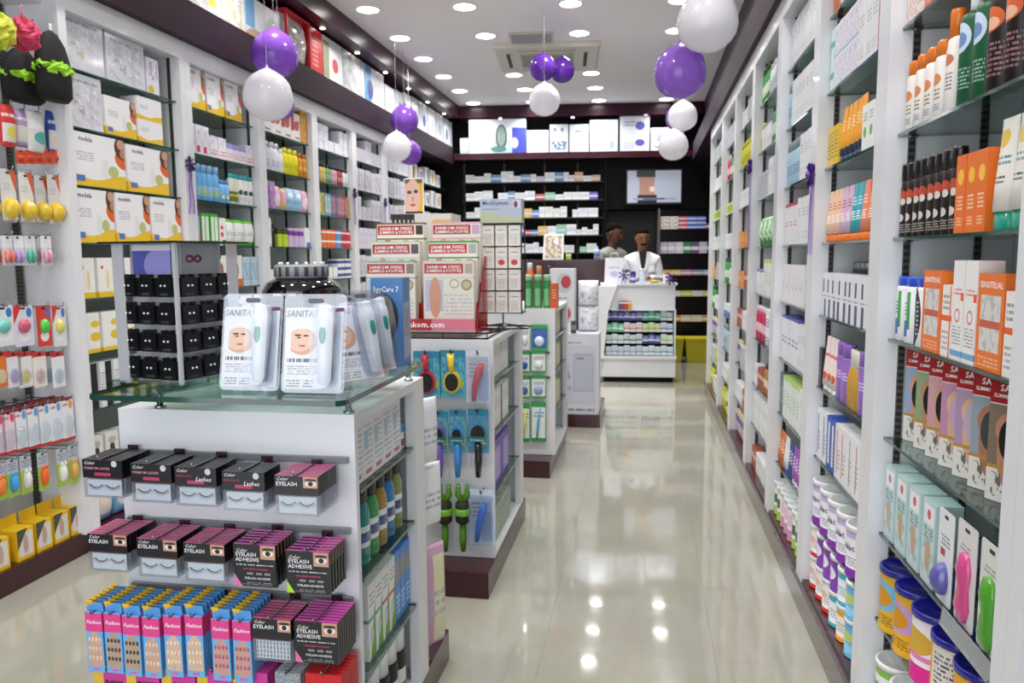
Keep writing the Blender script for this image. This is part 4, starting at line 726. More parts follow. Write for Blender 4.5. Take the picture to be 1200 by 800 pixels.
for k, (px, pt, pb_) in enumerate(((8, 198, 258), (29, 202, 260), (47, 206, 261), (62, 205, 262))):
    s = blister('white card with yellow pod', .075, hpx(pt, pb_, px, XF), pm('#dddad8', ('d', -1, -1, -1.55, '#d8602e'), ('t', .1, .6, .6, .75, 3, '#b4b4b8')), plain('yellow_pod', '#e0bc30', .15, coat=.5), .95, .42, .24, .04, name='hanging_pack'); hang(s, px, pt, pb_, XF-.015*(k == 2), 'white hanging card with yellow round pod, %s from left' % nth(k), n=2, gap=.09)
for k, (px, cols) in enumerate(((8, '#d8786a'), (20, '#b098c8'), (34, '#4fb094'), (53, '#d49ab0'))):
    s = blister('clear pacifier pack', .06, hpx(275, 310, px, XF), pm('#cfd0d6', ('b', .6, 1, '#e6e6ea'), rough=.1), plain('pacifier_'+cols, cols, .2, coat=.3), .8, .45, .3, .02, name='pacifier_pack', shape='two'); hang(s, px, 276, 311, XF, 'clear twin pacifier pack, %s from left in its row' % nth(k), n=2, gap=.05)
R5 = [('#d8e0e4', '#6fc0b8', 'teal teether'), ('#d6d4e2', '#c85a74', 'pink teether'), ('#d83a34', '#4cc84a', 'green teether on red card'), ('#dedcdc', '#d8d070', 'pale yellow teether')]
for k, (px, (cd, bb, nm)) in enumerate(zip((2, 26, 50, 68), R5)):
    wd = .105 if k < 2 else .08
    s = blister('card with '+nm, wd, hpx(360, 408, px, XF), pm(cd, ('e', .8, .82, .14, .12, '#3f74b8'), ('d', 1, -1, -.55, '#d03030'), ('e', .5, .25, .3, .13, '#e8e8ea')), plain('teether_'+bb, bb, .2, coat=.3), .6, .36, .5, .022, name='teether_pack'); hang(s, px, 358, 407, XF, 'white hanging card with '+nm)
for k, px in enumerate((0, 15, 28, 45, 67)):
    s = blister('red-topped baby pack', .075, hpx(413, 455, px, XF), pm(['#e0742e', '#dcdae0', '#e0dcd8', '#e4dcd4', '#e2e4e6'][k], ('b', .86, 1, '#c83230'), ('e', .5, .3, .3, .2, ['#e8c890', '#b49ac0', '#d8c070', '#d8a8a0', '#b8c8d8'][k])), CLEARP, .7, .45, .32, .02, name='hanging_pack'); hang(s, px, 412, 455, XF, 'red-topped hanging baby pack, %s from left in its row' % nth(k), n=2, gap=.05)
for k, px in enumerate((-4, 9, 23, 37, 50, 64, 78)):
    pk_ = ['#e4c8d4', '#e6ccd8', '#dfe0e6', '#e0e2ea', '#e2e4ea', '#e0e4ec', '#e6e6e8'][k]
    s = blister('white-and-pink soother pack', .07, hpx(478, 530, px, XF), pm(pk_, ('b', 0, .07, '#c02c34'), ('e', .75, .82, .16, .1, ['#d84a64', '#d84a64', '#5aa0d8', '#5aa0d8', '#5aa0d8', '#5aa0d8', '#e8902c'][k]), ('t', .05, .5, .8, .9, 1, '#c83040'), ('b', .93, 1, '#8a2028')), CLEARP, .75, .5, .34, .018, name='soother_pack')
    hang(s, px, 484-k*3.2, 530, XF, 'clear soother pack, %s from left in the long row' % nth(k), n=3, gap=.045)
ANI = [('#e07a2c', 'orange'), ('#3aa0dc', 'blue'), ('#dedad6', 'white'), ('#e8642a', 'orange striped'), ('#e4e4e2', 'black and white'), ('#d8a858', 'tan')]
for k, (px, (cc, nm)) in enumerate(zip((-2, 13, 29, 49, 71, 84), ANI)):
    s = blister('green card with %s animal toy' % nm, .06, hpx(532, 578, px, XF), pm('#a4c44a', ('b', .62, 1, '#b8c0cc'), ('t', .1, .9, .7, .9, 3, '#6a7080')), plain('toy_'+cc, cc, .35), .6, .5, .36, .024, name='toy_pack', shape='dome')
    # ears
    s.parts.append(('ear', MB().dome((0, 0, 0), .007, .006, .009, 8, 5).mesh('ear', plain('toy_'+cc, cc, .35)), (-.01, -.012, s.h*.6), 0, None)); s.parts.append(('ear', s.parts[-1][1], (.01, -.012, s.h*.6), 0, None))
    hang(s, px, 541-k*4, 578, XF, 'green hanging card with %s animal toy' % nm)
yel = Spec('yellow_carton', 'box', 'yellow carton', .09, .09, .17, [])
ym = MB().box(-.045, .045, -.05, .05, 0, .135); ym.box(-.045, .045, -.0495, -.046, .135, .185)
ytab = MB().box(-.045, .045, .03, .034, 0, .05).mesh('hang_tab', plain('yellow_card', '#e8bc1c', .45))
yb_ = MB().box(-.045, .045, -.05, .05, 0, .135).mesh('yellow_carton', pm('#e8bc1c', ('r', .08, .92, .12, .88, '#d8d4d0'), ('e', .5, .5, .16, .3, '#c0a090'), ('d', 1, -1, -.35, '#4a4a3c'), top='#ecc428'))
for k, px in enumerate((0, 30, 52, 72, 91)):
    p = onX(px, 640-k*9, -2.63); o = obj('yellow_carton', yb_, None, (-2.68, p.y, .1055), math.pi/2, label='yellow carton with bottle picture on plum plinth, %s from left' % nth(k), cat='box', group='yellow cartons on the plinth'); obj('hang_tab', ytab, o, (0, 0, .135))
# ------------------------------------------------------------------ gondolas
def gondola(name, label, x0, x1, y0, y1, ztop, levels, plx, py0, py1, rails=(), glass=None):
    """double-sided gondola: end panel towards the camera, glass shelves on both long sides"""
    e = empty(name, ((x0+x1)/2, (y0+y1)/2, 0), label=label, cat='display shelf', group='white shop gondolas on plum plinths'); cx, cy = (x0+x1)/2, (y0+y1)/2
    def part(n, a, b, c, d, z0, z1, m): return obj(n, MB().box(a-cx, b-cx, c-cy, d-cy, z0, z1).mesh(n, m), e)
    part('plinth', plx[0], plx[1], py0, py1, 0, .108, M_PLUM)
    part('end_panel', x0, x1, y0, y0+.02, .11, ztop, M_LAM); part('end_panel', x0, x1, y1-.02, y1, .11, ztop, M_LAM)
    part('top_panel', x0, x1, y0+.02, y1-.02, ztop-.025, ztop, M_LAM); part('deck', x0, x1, y0+.02, y1-.02, .11, .125, M_LAM)
    part('spine_panel', cx-.01, cx+.01, y0+.02, y1-.02, .125, ztop-.025, M_BACK)
    for s in (-1, 1):
        X = x1 if s > 0 else x0
        part('corner_post', min(X, X-s*.03), max(X, X-s*.03), y1-.09, y1-.02, .125, ztop-.025, M_LAM)
        part('slotted_strip', min(cx+s*.012, cx+s*.022), max(cx+s*.012, cx+s*.022), cy+.08, cy+.1, .125, ztop-.03, M_SLOT)
        for z in levels:
            w_ = y1-y0-.14; m = shelf_mesh(w_, (x1-x0)/2-.02)
            o = obj('shelf', m, e, ((X-.004*s)-cx, (y0+y1)/2-.03-cy, z-.008), math.pi/2 if s > 0 else -math.pi/2)
    for z in rails:
        r_ = part('rail', x0+.015, x1-.015, y0-.012, y0-.0005, z-.007, z+.007, M_RAIL)
    return e
g1e = gondola('gondola', 'nearest white gondola with lash packs and a glass top', -1.25, -.65, 1.64, 2.2, 1.04, (.375, .63, .85), (-1.29, -.655), 1.5, 2.47, (.935, .767, .60, .435))
# glass top on stand-offs
gt = empty('glass_top', (-.93, 1.76, 1.041), label='thick clear glass top on chrome stand-offs over the nearest gondola', cat='glass top')
o = rrect(-.265, .33, -.3, .3, .03, 4); gm = MB(); gm.face([(x, y, .066) for x, y in o]); gm.face([(x, y, .054) for x, y in reversed(o)])
for i in range(len(o)):
    a, b = o[i], o[(i+1) % len(o)]; gm.face([(a[0], a[1], .054), (b[0], b[1], .054), (b[0], b[1], .066), (a[0], a[1], .066)], mi=1)
obj('pane', gm.mesh('pane', [M_GLASS, M_GEDGE]), gt)
so = MB().lathe([(.014, 0), (.014, .004), (.008, .006), (.008, .05), (.014, .051), (.014, .0538)], 12).mesh('stand_off', CHROME)
for x in (-.22, .26):
    for y in (-.1, .36): obj('stand_off', so, gt, (x, y, 0))
GT = 1.1075
# ---- eyelash packs
INK = lambda c: plain('ink_'+c, c, .5)
M_TRAY = clear('lash_tray', '#e6eaee', .3, .1, .1); M_INS = plain('lash_insert', '#eef2f8', .4); M_LASH = plain('lash_black', '#121214', .6)
def lash_mesh():
    m = MB(); n = 9; P = []
    for i in range(n):
        t = -1+2*i/(n-1); P.append((t*.016, 0, .0075*t*t-.003))
    m.tube(P, .0011, 4)
    for i in range(n):
        t = -1+2*i/(n-1); p = P[i]; m.tube([p, (p[0]+t*.004, -.001, p[2]-.006)], [.0009, .0004], 3)
    return m.mesh('eyelash', M_LASH)
LASH = lash_mesh()
def lash_pack(desc, black_top, words, w_=.1, h=.088, glue=False, foot=None):
    pink = '#dc5a92' if not glue else '#dc48b4'
    d = .0115; hh = h*.48 if not glue else h; z0 = h-hh
    feats = [('b', 0, .07, '#3a1420')]
    if not black_top: feats += [('r', .66, .99, .4, .98, '#c99a80'), ('e', .83, .62, .13, .14, '#e8ddd6'), ('e', .83, .62, .06, .12, '#1a1412'), ('e', .83, .82, .15, .07, '#3a2820')]
    if glue:
        feats = [('r', .64, .99, .66, .99, '#c99a80'), ('e', .82, .8, .13, .07, '#e8ddd6'), ('e', .82, .8, .06, .06, '#1a1412'), ('e', .82, .9, .15, .035, '#3a2820'), ('t', .06, .95, .5, .55, 1, '#c8c8cc'), ('t', .2, .8, .4, .45, 1, '#c8386c'), ('r', .3, .45, .28, .33, '#8a8c90'), ('r', .52, .66, .28, .33, '#8a8c90'), ('r', .72, .86, .28, .33, '#8a8c90'), ('t', .2, .9, .04, .12, 2, '#8a8a8e'), ('b', .24, .26, '#000000')]
        if foot: feats.append(('d', 1.4, .9, .26, foot))
    if black_top: feats += [('e', .8, .8, .07, .17, '#c8ccd0'), ('r', .3, .7, .12, .3, '#b83c68')]
    card = MB().box(-w_/2, w_/2, -d/2, d/2-.001, 0, hh).mesh('header_card', pm('#17141a', *feats, top='#1c1a20' if black_top else pink, rough=.3))
    parts = [('lash_pack', MBshift(MB().box(-w_/2, w_/2, -d/2, d/2-.001, 0, hh), z0).mesh('lash_pack', card.materials[0]), (0, 0, 0), -1, None)]
    if not glue:
        parts.append(('tray', MB().box(-w_*.49, w_*.49, -d*.5, d*.4, 0, z0-.0005).mesh('tray', M_TRAY), (0, 0, 0), 0, None))
        parts.append(('insert', MB().box(-w_*.43, w_*.43, -d*.15, d*.1, .004, z0-.005).mesh('insert', M_INS), (0, 0, 0), 0, None))
        for s in (-1, 1): parts.append(('eyelash', LASH, (s*w_*.21, -d*.22, z0*.55), 0, None))
    for t, sz, c, x, z, sh in words:
        parts.append(('lettering', text_mesh(t, sz, INK(c), None, sh, .01, 'LEFT'), (x, -d/2-.0005, z), 0, None))
    return Spec('lash_pack', 'pack', desc, w_, d, h, parts)
def col(sp, px, pt, Yf, n, gap, lab, hookz=None):
    p = onY(px, pt, Yf)
    for k in range(n):
        y = Yf+k*gap
        inst(sp, (p.x, y, p.z-sp.h), 0, lab+(', front pack' if k == 0 else ', %s pack behind front' % nth(k-1)), sp.desc, skip=() if k == 0 else ('lettering', 'eyelash', 'nail'))
    hk = MB().tube([(0, 0, 0), (0, -(1.63-Yf)-.012, .002), (0, -(1.63-Yf)-.016, .014)], .0022, 6)
    obj('hook', hk.mesh('hook', M_HOOK), g1e, (p.x+.95, 1.628-1.92, p.z-sp.h*.04+.004))
    obj('price_flag', MB().box(-.013, .013, -.002, .002, -.004, .012).mesh('price_flag', plain('dark_flag', '#3a1a2c', .3)), g1e, (p.x+.95, 1.624-1.92, p.z-.004))
LW1 = [('Color', .011, '#e8e8ea', -.046, .081, .3), ('EYELASH', .0125, '#f0f0f2', -.047, .07, 0)]
PW = [('Color', .011, '#e8e8ea', -.046, .08, .3), ('PREMIUM LASHES', .0085, '#d8909e', -.046, .068, 0)]
FW = [('Color', .011, '#e8e8ea', -.046, .08, .3), ('FABULOUS', .0075, '#b0405c', -.046, .068, 0), ('Lashes', .014, '#e8e8ea', 0, .062, .3)]
GW = [('Color', .011, '#e8e8ea', -.044, .082, .3), ('EYELASH', .0125, '#f0f0f2', -.045, .0725, 0), ('ADHESIVE', .0125, '#f0f0f2', -.045, .061, 0), ('EYELASH ADHESIVE', .007, '#f0f0f2', -.025, .0185, 0)]
lpE = lash_pack('pink-topped black eyelash pack', False, LW1); lpP = lash_pack('black premium lashes pack', True, PW); lpF = lash_pack('black fabulous lashes pack', True, FW)
lpGp = lash_pack('eyelash adhesive pack with pink corner', False, GW, .1, .096, True, '#e070b0'); lpGg = lash_pack('eyelash adhesive pack with green corner', False, GW, .1, .096, True, '#a8d83c')
YF = 1.52
for i, (s, px, pt, n) in enumerate(((lpP, 121, 538, 8), (lpP, 178, 543, 7), (lpF, 230, 547, 7), (lpF, 286, 552, 6), (lpE, 348, 557, 8))): col(s, px, pt, YF, n, .0128, '%s, top rail, %s column' % (s.desc, nth(i)))
for i, (s, px, pt, n) in enumerate(((lpE, 127, 625, 8), (lpE, 185, 631, 8), (lpE, 240, 636, 8), (lpGp, 299, 637, 6), (lpGg, 361, 645, 6))): col(s, px, pt, YF, n, .0128 if n > 6 else .0165, '%s, middle rail, %s column' % (s.desc.replace('pack with', 'pack,'), nth(i)))
# individual-lash tray pack
def cluster_pack():
    s = lash_pack('pink-topped pack of individual lash clusters', False, LW1, .092, .098); ps = [p for p in s.parts if p[0] != 'eyelash' and p[0] != 'lettering']
    m = MB()
    for r in range(4):
        for c in range(10): m.box(-.036+.008*c-.001, -.036+.008*c+.001, -.0045, -.003, .008+.01*r, .0145+.01*r)
    ps.append(('lash_cluster', m.mesh('lash_cluster', plain('cluster_grey', '#6a707a', .5)), (0, 0, 0), 0, None))
    for t, sz, c, x, z, sh in LW1: ps.append(('lettering', text_mesh(t, sz, INK(c), None, sh, .01, 'LEFT'), (x+.004, -.0063, z+.009), 0, None))
    s.parts = ps; return s
col(cluster_pack(), 319, 724, YF-.01, 7, .0135, 'pink-topped lash cluster pack on the third rail'); col(lpGp, 371, 727, YF-.01, 8, .0135, 'eyelash adhesive pack, pink corner, third rail')
# ---- false nail boxes
def nail_box(desc, nude, nailc, w_=.043, h=.145):
    d = .0125
    mat = pm('#6cb0e6', ('b', .68, .99, '#e0448e'), ('e', .5, .38, .43, .3, nude), ('r', .07, .93, .1, .4, nude), ('b', 0, .1, '#6cb0e6'), ('r', .3, .7, .03, .07, '#d86aa0'), top='#6cb0e6')
    parts = [('nail_box', MB().box(-w_/2, w_/2, -d/2, d/2-.0008, 0, h).mesh('nail_box', mat), (0, 0, 0), -1, None)]
    tabm = pm('#5a9cdc', ('d', 1, -1.2, -.62, '#e0b030'), top='#6aa8e0'); parts.append(('hang_tab', MB().hexa([(-w_/2, .002, 0), (w_/2, .002, 0), (w_/2, .004, 0), (-w_/2, .004, 0)], [(-w_/2, -.001, .022), (w_/2, -.001, .022), (w_/2, .001, .022), (-w_/2, .001, .022)]).mesh('hang_tab', tabm), (0, 0, h), 0, None))
    parts.append(('tab_edge', MB().box(-w_*.5, -w_*.1, -.003, .001, .02, .025).mesh('tab_edge', plain('yellow_card', '#e8bc1c', .45)), (0, 0, 0), 1, None))
    nm = MB()
    nm.dome((0, 0, 0), .0032, .002, .0055, 8, 5); nmesh = nm.mesh('nail', plain('nail_'+nailc, nailc, .15, coat=.5))
    for r in range(3):
        for c in range(4): parts.append(('nail', nmesh, (-.0135+.009*c, -d/2, .035+.022*r), 0, None))
    parts.append(('lettering', text_mesh('Fashion', .0125, INK('#ffffff'), None, .35, .008), (0, -d/2-.0005, h*.84), 0, None))
    return Spec('nail_box', 'box', desc, w_, d, h, parts)
nb = [nail_box('blue and pink false nail box, bare nails', '#c9a48c', '#e6cfc4'), nail_box('blue and pink false nail box, dark patterned nails', '#b89c86', '#2c2a2c'), nail_box('blue and pink false nail box, creamy nails', '#d4b498', '#ecdcc8'), nail_box('blue and pink false nail box, rosy nails', '#c89a8c', '#b85a80')]
for i, (px, pt, k) in enumerate(((111, 716, 0), (133, 717, 1), (154.5, 720, 1), (178, 722, 0), (203, 720, 2), (228, 720, 2), (259, 724, 3), (284, 726, 3))): col(nb[k], px, pt, YF-.012, 7, .0148, nb[k].desc.replace(',', ' with')+', %s column' % nth(i))
# ---- bottom rail
bp = C('pink and black hanging pack', .085, .011, .1, '#c83a94', ('r', 0, .3, .6, 1, '#e0b83a'), ('t', .35, .9, .6, .8, 1, '#2a1020'), ('b', 0, .3, '#1a1418'), top='#d048a0', name='hanging_pack', cat='pack')
gl_ = C('silvery glitter hanging pack', .06, .011, .1, '#b4b8c0', ('n', 0, 1, 0, 1, 30, .5, '#6a6e78'), top='#c8ccd4', name='hanging_pack', cat='pack', rough=.2)
rd = C('red hanging pack', .085, .011, .1, '#c81c24', ('t', .2, .8, .4, .7, 2, '#f0c8c8'), top='#d42a30', name='hanging_pack', cat='pack')
for i, (s, px) in enumerate(((bp, 130), (bp, 168), (bp, 210), (bp, 252), (bp, 294), (gl_, 338), (rd, 380))): col(s, px, 781+i*1.2, YF, 7, .0142, s.desc+' on the lowest rail, %s column' % nth(i))
# ---- right side of the nearest gondola, facing the aisle
def side(X, z, y, items, place, rz=math.pi/2, gap=.004, inset=.02):
    cnt = {}
    tot = {}
    for s, n in items: tot[s.desc] = tot.get(s.desc, 0)+n
    for s, n in items:
        for i in range(n):
            k = cnt.get(s.desc, 0); cnt[s.desc] = k+1
            inst(s, (X-inset-s.d/2, y+s.w/2, z+.001), rz, s.desc+(', %s nearest' % nth(k) if tot[s.desc] > 1 else '')+', '+place, s.desc+' row'); y += s.w+gap
wst = C('white whitening-strip carton', .07, .09, .158, '#e9eaee', ('t', .1, .9, .1, .9, 9, '#aab4c4'), ('r', .1, .5, .5, .75, '#9fc4d4'), ('r', .2, .8, .06, .12, '#c86a78'))
bj = bottle('small blue-lidded jar', .022, .075, pm('#dfe4ea', ('b', .2, .6, '#b04a5c')), cap('#3a86cc'), 1, .9, .85, .35, .022, 'jar')
side(-.655, .85, 1.685, [(wst, 5), (bj, 1)], 'top side shelf of nearest gondola')
def mw(desc, c): return bottle(desc, .031, .2, pm(c, ('r', .08, .92, .28, .62, '#d8e4e6'), ('r', .15, .85, .36, .52, '#4a5a8c'), rough=.12, coat=.4), plain('mw_cap', '#141518', .3), .62, .5, .78, .2, .023)
mwt = mw('teal mouthwash bottle with black cap', '#0f7f7c'); mwg = mw('green mouthwash bottle with black cap', '#2c8a4a'); mwa = mw('amber mouthwash bottle with black cap', '#9a7a2c'); mwb = mw('blue mouthwash bottle with black cap', '#2a74b0'); mwo = mw('olive mouthwash bottle with black cap', '#7c8a3c')
side(-.655, .63, 1.685, [(mwt, 2), (mwg, 1), (mwa, 1), (mwb, 1), (mwo, 1)], 'side shelf of nearest gondola')
for k in range(5): inst([mwt, mwt, mwg, mwa, mwb][k], (-.765, 1.72+.066*k, .631), math.pi/2, [mwt, mwt, mwg, mwa, mwb][k].desc.replace(' with black cap', '')+', %s in the back row, nearest gondola' % nth(k), 'back row of mouthwash')
tub = tin('white round tub with grey lettering', .035, .1, pm('#e2e4e6', ('n', 0, 1, .1, .9, 6, .5, '#a8b0b4')), WLID, .2, 'tub'); tp = C('teal-banded toothpaste carton with green foot', .05, .08, .2, '#e6e8e8', ('d', -1, 1, -.25, '#6aa83c'), ('b', .5, .55, '#5aa89c'), ('e', .5, .3, .25, .12, '#c4ccd2'), ('t', .15, .85, .7, .9, 3, '#8a949c'), top='#d8dcde')
tpp = C('red-banded toothpaste carton with green foot', .05, .08, .2, '#e6e6e6', ('d', -1, 1, -.25, '#6aa83c'), ('b', .5, .55, '#c85a6c'), ('e', .5, .3, .25, .12, '#c4ccd2'), ('t', .15, .85, .7, .9, 3, '#8a949c'), top='#dcdcdc'); bc = C('blue toothbrush carton with silver top', .04, .08, .2, '#4f8fd8', ('b', .55, .85, '#8f9298'), ('t', .1, .9, .1, .4, 4, '#c8dcf0'), top='#4a7fd0')
side(-.655, .375, 1.685, [(tub, 1), (tp, 2), (tpp, 2), (bc, 3)], 'third side shelf of nearest gondola')
wtb = tube('white cream tube with purple star', .05, .17, pm('#e4e6ea', ('t', .2, .8, .4, .8, 4, '#4a6a8c'), ('e', .6, .3, .2, .08, '#e0c83a'), ('e', .4, .12, .25, .1, '#6a4aa0')), WHITE, .12)
wdb = bottle('dark bottle with white shoulder cap', .034, .2, pm('#1c1e22', ('r', .1, .9, .1, .6, '#e0e4e2'), ('r', .2, .8, .12, .3, '#4a7a4c')), WHITE, .75, .8, .84, .3, .03)
side(-.655, .125, 1.685, [(wtb, 2), (wdb, 4)], 'bottom deck of nearest gondola')
# packs hanging on the far end of the nearest gondola
for k, (px, pt, pb, base, nm) in enumerate(((503, 468, 545, '#dfe2e6', 'clear'), (503, 545, 618, '#e4e6ea', 'white'), (500, 640, 790, '#c8a0b8', 'pink and yellow'))):
    Y = 2.24+.03*k; a = onY(px, pt, Y); b = onY(px, pb, Y); s = pouch(nm+' hanging pack', .1, .035, a.z-max(b.z, .135), pm(base, ('r', .45, .9, .05, .9, '#d8d8b0' if k == 2 else base), ('t', .2, .8, .3, .6, 3, '#b0b4bc'), rough=.15), 'hanging_pack', 'pack')
    inst(s, (-.665, Y+.02, max(b.z, .135)), math.pi/2-.5, nm+' pack hung at the far end of nearest gondola')
# ------------------------------------------------------------------ things on the glass top
# acrylic earring stand, one corner towards the camera
st_c = (-1.08, 1.65); AN = math.radians(-13); HS = .095
ds = empty('earring_stand', (st_c[0], st_c[1], GT), AN, label='mirrored acrylic stand hung with black cards on the glass top', cat='display stand')
def dsp(n, a, b, c, d, z0, z1, m): return obj(n, MB().box(a, b, c, d, z0, z1).mesh(n, m), ds)
dsp('base_plate', -HS-.02, HS+.012, -HS-.02, HS+.012, 0, .012, M_GLASS); dsp('top_plate', -HS-.02, HS+.02, -HS-.02, HS+.02, .325, .329, BLACKP)
core = dsp('core', -HS*.72, HS*.72, -HS*.72, HS*.72, .012, .325, plain('brushed_mirror', '#d4d7db', .35, .6))
M_MIR = plain('strip_mirror', '#e2e4e7', .22, .45)
dsp('corner_strip', HS-.008, HS, -HS, -HS+.008, .012, .325, plain('pale_strip', '#dfe2e4', .2, .4))
dsp('mirror_wing', -HS, -HS+.034, -HS, -HS+.003, .012, .325, M_MIR); dsp('mirror_wing', HS-.003, HS, HS-.034, HS, .012, .325, M_MIR); dsp('corner_strip', -HS, -HS+.008, HS-.008, HS, .012, .325, M_MIR)
dsp('print_panel', -HS*.6, HS*.6, -HS*.76, -HS*.73, .255, .322, pm('#4a4f9a', ('e', .8, .3, .5, .6, '#8a86c0'), ('b', .8, 1, '#c8cad2')))
dsp('print_panel', HS*.73, HS*.76, -HS*.6, HS*.6, .255, .322, plain('grey_print', '#a7abb2', .4))
ic = MB(); 
for s in (-1, 1):
    pts = [(.012*s+.009*math.cos(a), 0, .007*math.sin(a)) for a in [i*math.pi/6 for i in range(13)]]; ic.tube(pts, .0022, 5)
obj('emblem', ic.mesh('emblem', plain('maroon_print', '#7c2a3c', .4)), ds, (HS*.775, -.02, .29), math.pi/2)
ec_m = MB().prism([(-.023, 0), (.023, 0), (.023, .042), (.014, .042), (.014, .05), (.008, .05), (.008, .042), (-.006, .042), (-.006, .05), (-.014, .05), (-.014, .042), (-.023, .042)], -.007, .007).mesh('earring_card', pm('#141417', ('t', .25, .75, .08, .2, 2, '#5a5a60'), rough=.3))
stud = MB().dome((0, 0, 0), .0026, .0026, .0026, 8, 5).mesh('stud', plain('crystal', '#eef0f4', .1, coat=.5))
csa, sna = math.cos(AN), math.sin(AN)
for f in (0, 1):
    for r in range(4):
        for c in range(3):
            u = -.055+.055*c; lx, ly = (u, -HS+.008) if f == 0 else (HS-.008, u); z = .02+.062*r
            X = st_c[0]+lx*csa-ly*sna; Y = st_c[1]+lx*sna+ly*csa
            e = obj('earring_card', ec_m, None, (X, Y, GT+z), AN+(0 if f == 0 else math.pi/2), label='black earring card, %s of three, %s row up, %s face of stand' % (nth(c), nth(r), 'left' if f == 0 else 'right'), cat='earring card', group='black earring cards')
            for s in (-1, 1): obj('stud', stud, e, (.006*s, -.008, .025))
# facial-device blister packs
M_SHELL = clear('pack_shell', '#f2f5fa', .4, .06, .015)
dev = MB().lathe([(.004, 0), (.0135, .003), (.0165, .05), (.02, .12), (.0205, .145), (.018, .147), (.0185, .16), (.017, .168), (.001, .17)], 16).mesh('device', plain('device_white', '#e6e8ec', .25, coat=.4))
oval = MB().dome((0, 0, 0), .0075, .002, .02, 12, 8).mesh('button_panel', plain('device_teal', '#1f9a86', .25, coat=.3))
def sanitas():
    W, H = .142, .215; o = rrect(-W/2, W/2, 0, H, .012)
    parts = [('facial_device_pack', MB().prism(rrect(-W/2, W/2, 0, H, .012), 0, .003).mesh('facial_device_pack', M_SHELL), (0, 0, 0), -1, None)]
    card = pm('#e4e6ee', ('e', .3, .58, .26, .16, '#d8a890'), ('e', .26, .6, .22, .14, '#e6c0aa'), ('r', .0, .1, .4, .76, '#e4e6ee'), ('e', .22, .66, .06, .012, '#4a3a34'), ('e', .36, .655, .05, .011, '#4a3a34'), ('e', .24, .63, .035, .01, '#40484c'), ('e', .3, .53, .06, .012, '#b86a60'), ('t', .05, .6, .33, .42, 1, '#70747c'), ('t', .05, .58, .18, .3, 4, '#a8acb6'), ('t', .05, .28, .03, .13, 3, '#8a9098'), ('t', .33, .52, .03, .13, 3, '#8a9098'), ('r', .68, 1, .955, 1, '#7a3050'))
    parts.append(('card', MB().box(-W*.46, W*.46, -.0012, -.0002, .008, H*.86).mesh('card', card), (0, 0, 0), 0, None))
    parts.append(('lettering', text_mesh('SANITAS', .021, INK('#8a8f9a'), .07, .12, 0), (-.029, -.0022, H*.795), 0, None))
    parts.append(('device', dev, (.034, -.021, .018), 0, None)); parts.append(('button_panel', oval, (0, -.0185, .105), 3, None))
    parts.append(('bubble', MB().prism(rrect(.009, .059, .01, H*.88, .02), -.045, -.0015).mesh('bubble', M_SHELL), (0, 0, 0), 0, None))
    parts.append(('hang_slot', MB().prism(rrect(-.017, .017, H*.93-.005, H*.93+.005, .005), -.0014, -.0004).mesh('hang_slot', plain('slot_grey', '#5a5c64', .4)), (0, 0, 0), 0, None))
    return Spec('facial_device_pack', 'pack', 'white facial device in clear blister pack', W, .05, H, parts)
sn = sanitas()
def lean(sp, x, y, rz, tilt, lab, rl=0.): inst(sp, (x, y, GT+.0008+.003*math.sin(tilt)), rz, lab, 'facial device packs on the glass top', rx=-tilt, ry=rl)
p1 = onZ(283, 463, GT); p2 = onZ(361, 469, GT)
lean(sn, -.855, 1.545, 0, .2, 'clear pack with white facial device beside the earring stand'); lean(sn, -.7, 1.53, .03, .2, 'clear pack with white facial device, front middle of glass top')
lean(sn, -.64, 1.67, .95, .3, 'tilted clear pack with white facial device, right edge of glass top'); lean(sn, -.655, 1.8, .95, .28, 'tilted clear pack with white device beside the blue carton')
# black massager with grey patterned crown
mg = empty('foot_massager', (-.885, 1.9, GT), label='round black massager with grey patterned top on the glass top', cat='massager')
obj('body', MB().lathe([(.08, 0), (.1, .02), (.105, .13), (.103, .205), (.092, .225), (.068, .237), (.001, .238)], 28).mesh('body', plain('black_lacquer', '#0a0a0c', .08, coat=.6)), mg)
obj('crown', MB().lathe([(.066, 0), (.07, .003), (.07, .03), (.066, .034), (.001, .034)], 28).mesh('crown', pm('#8c8e92', ('s', 9, .45, .15, .85, '#3a3c40'))), mg, (0, 0, .238))
dm = MB().dome((0, 0, 0), .005, .005, .006, 6, 4).mesh('knob', plain('pale_knob', '#d8dad8', .3))
for k in range(14): obj('knob', dm, mg, (.055*math.cos(k*math.pi/7), .055*math.sin(k*math.pi/7), .274))
obj('badge', MB().box(-.03, .03, -.1055, -.1025, .195, .202).mesh('badge', plain('grey_badge', '#c0c2c6', .4)), mg)
# blue care carton at the back corner of the glass
cb = C('blue care carton with dark device picture at the glass top corner', .085, .1, .235, '#3f78b4', ('e', .35, .55, .5, .28, '#2a2c30'), ('e', .3, .5, .34, .2, '#8a8278'), ('d', 1, .9, .55, '#c8ccd6'), top='#34506c', words=(('ligyCare 7', .02, '#f0f4f8', -.002, .205, 0, .066),))
cb.parts.append(('side_print', MB().box(.0426, .0432, -.047, .05, .02, .17).mesh('side_print', pm('#9aa0b4', ('t', 2.1, 2.9, .4, .9, 9, '#4a5070'))), (0, 0, 0), 0, None))
pcb = onY(449, 420, 1.98); inst(cb, (-.672, 1.985, GT+.0006), .12, cb.desc)
fl = pouch('lilac and white flowered pack', .07, .05, .13, pm('#cfcde0', ('n', 0, 1, 0, 1, 6, .52, '#6a6ab0'), rough=.15)); inst(fl, (-.735, 1.96, GT+.001), .1, 'lilac and white flowered pack behind the facial devices')
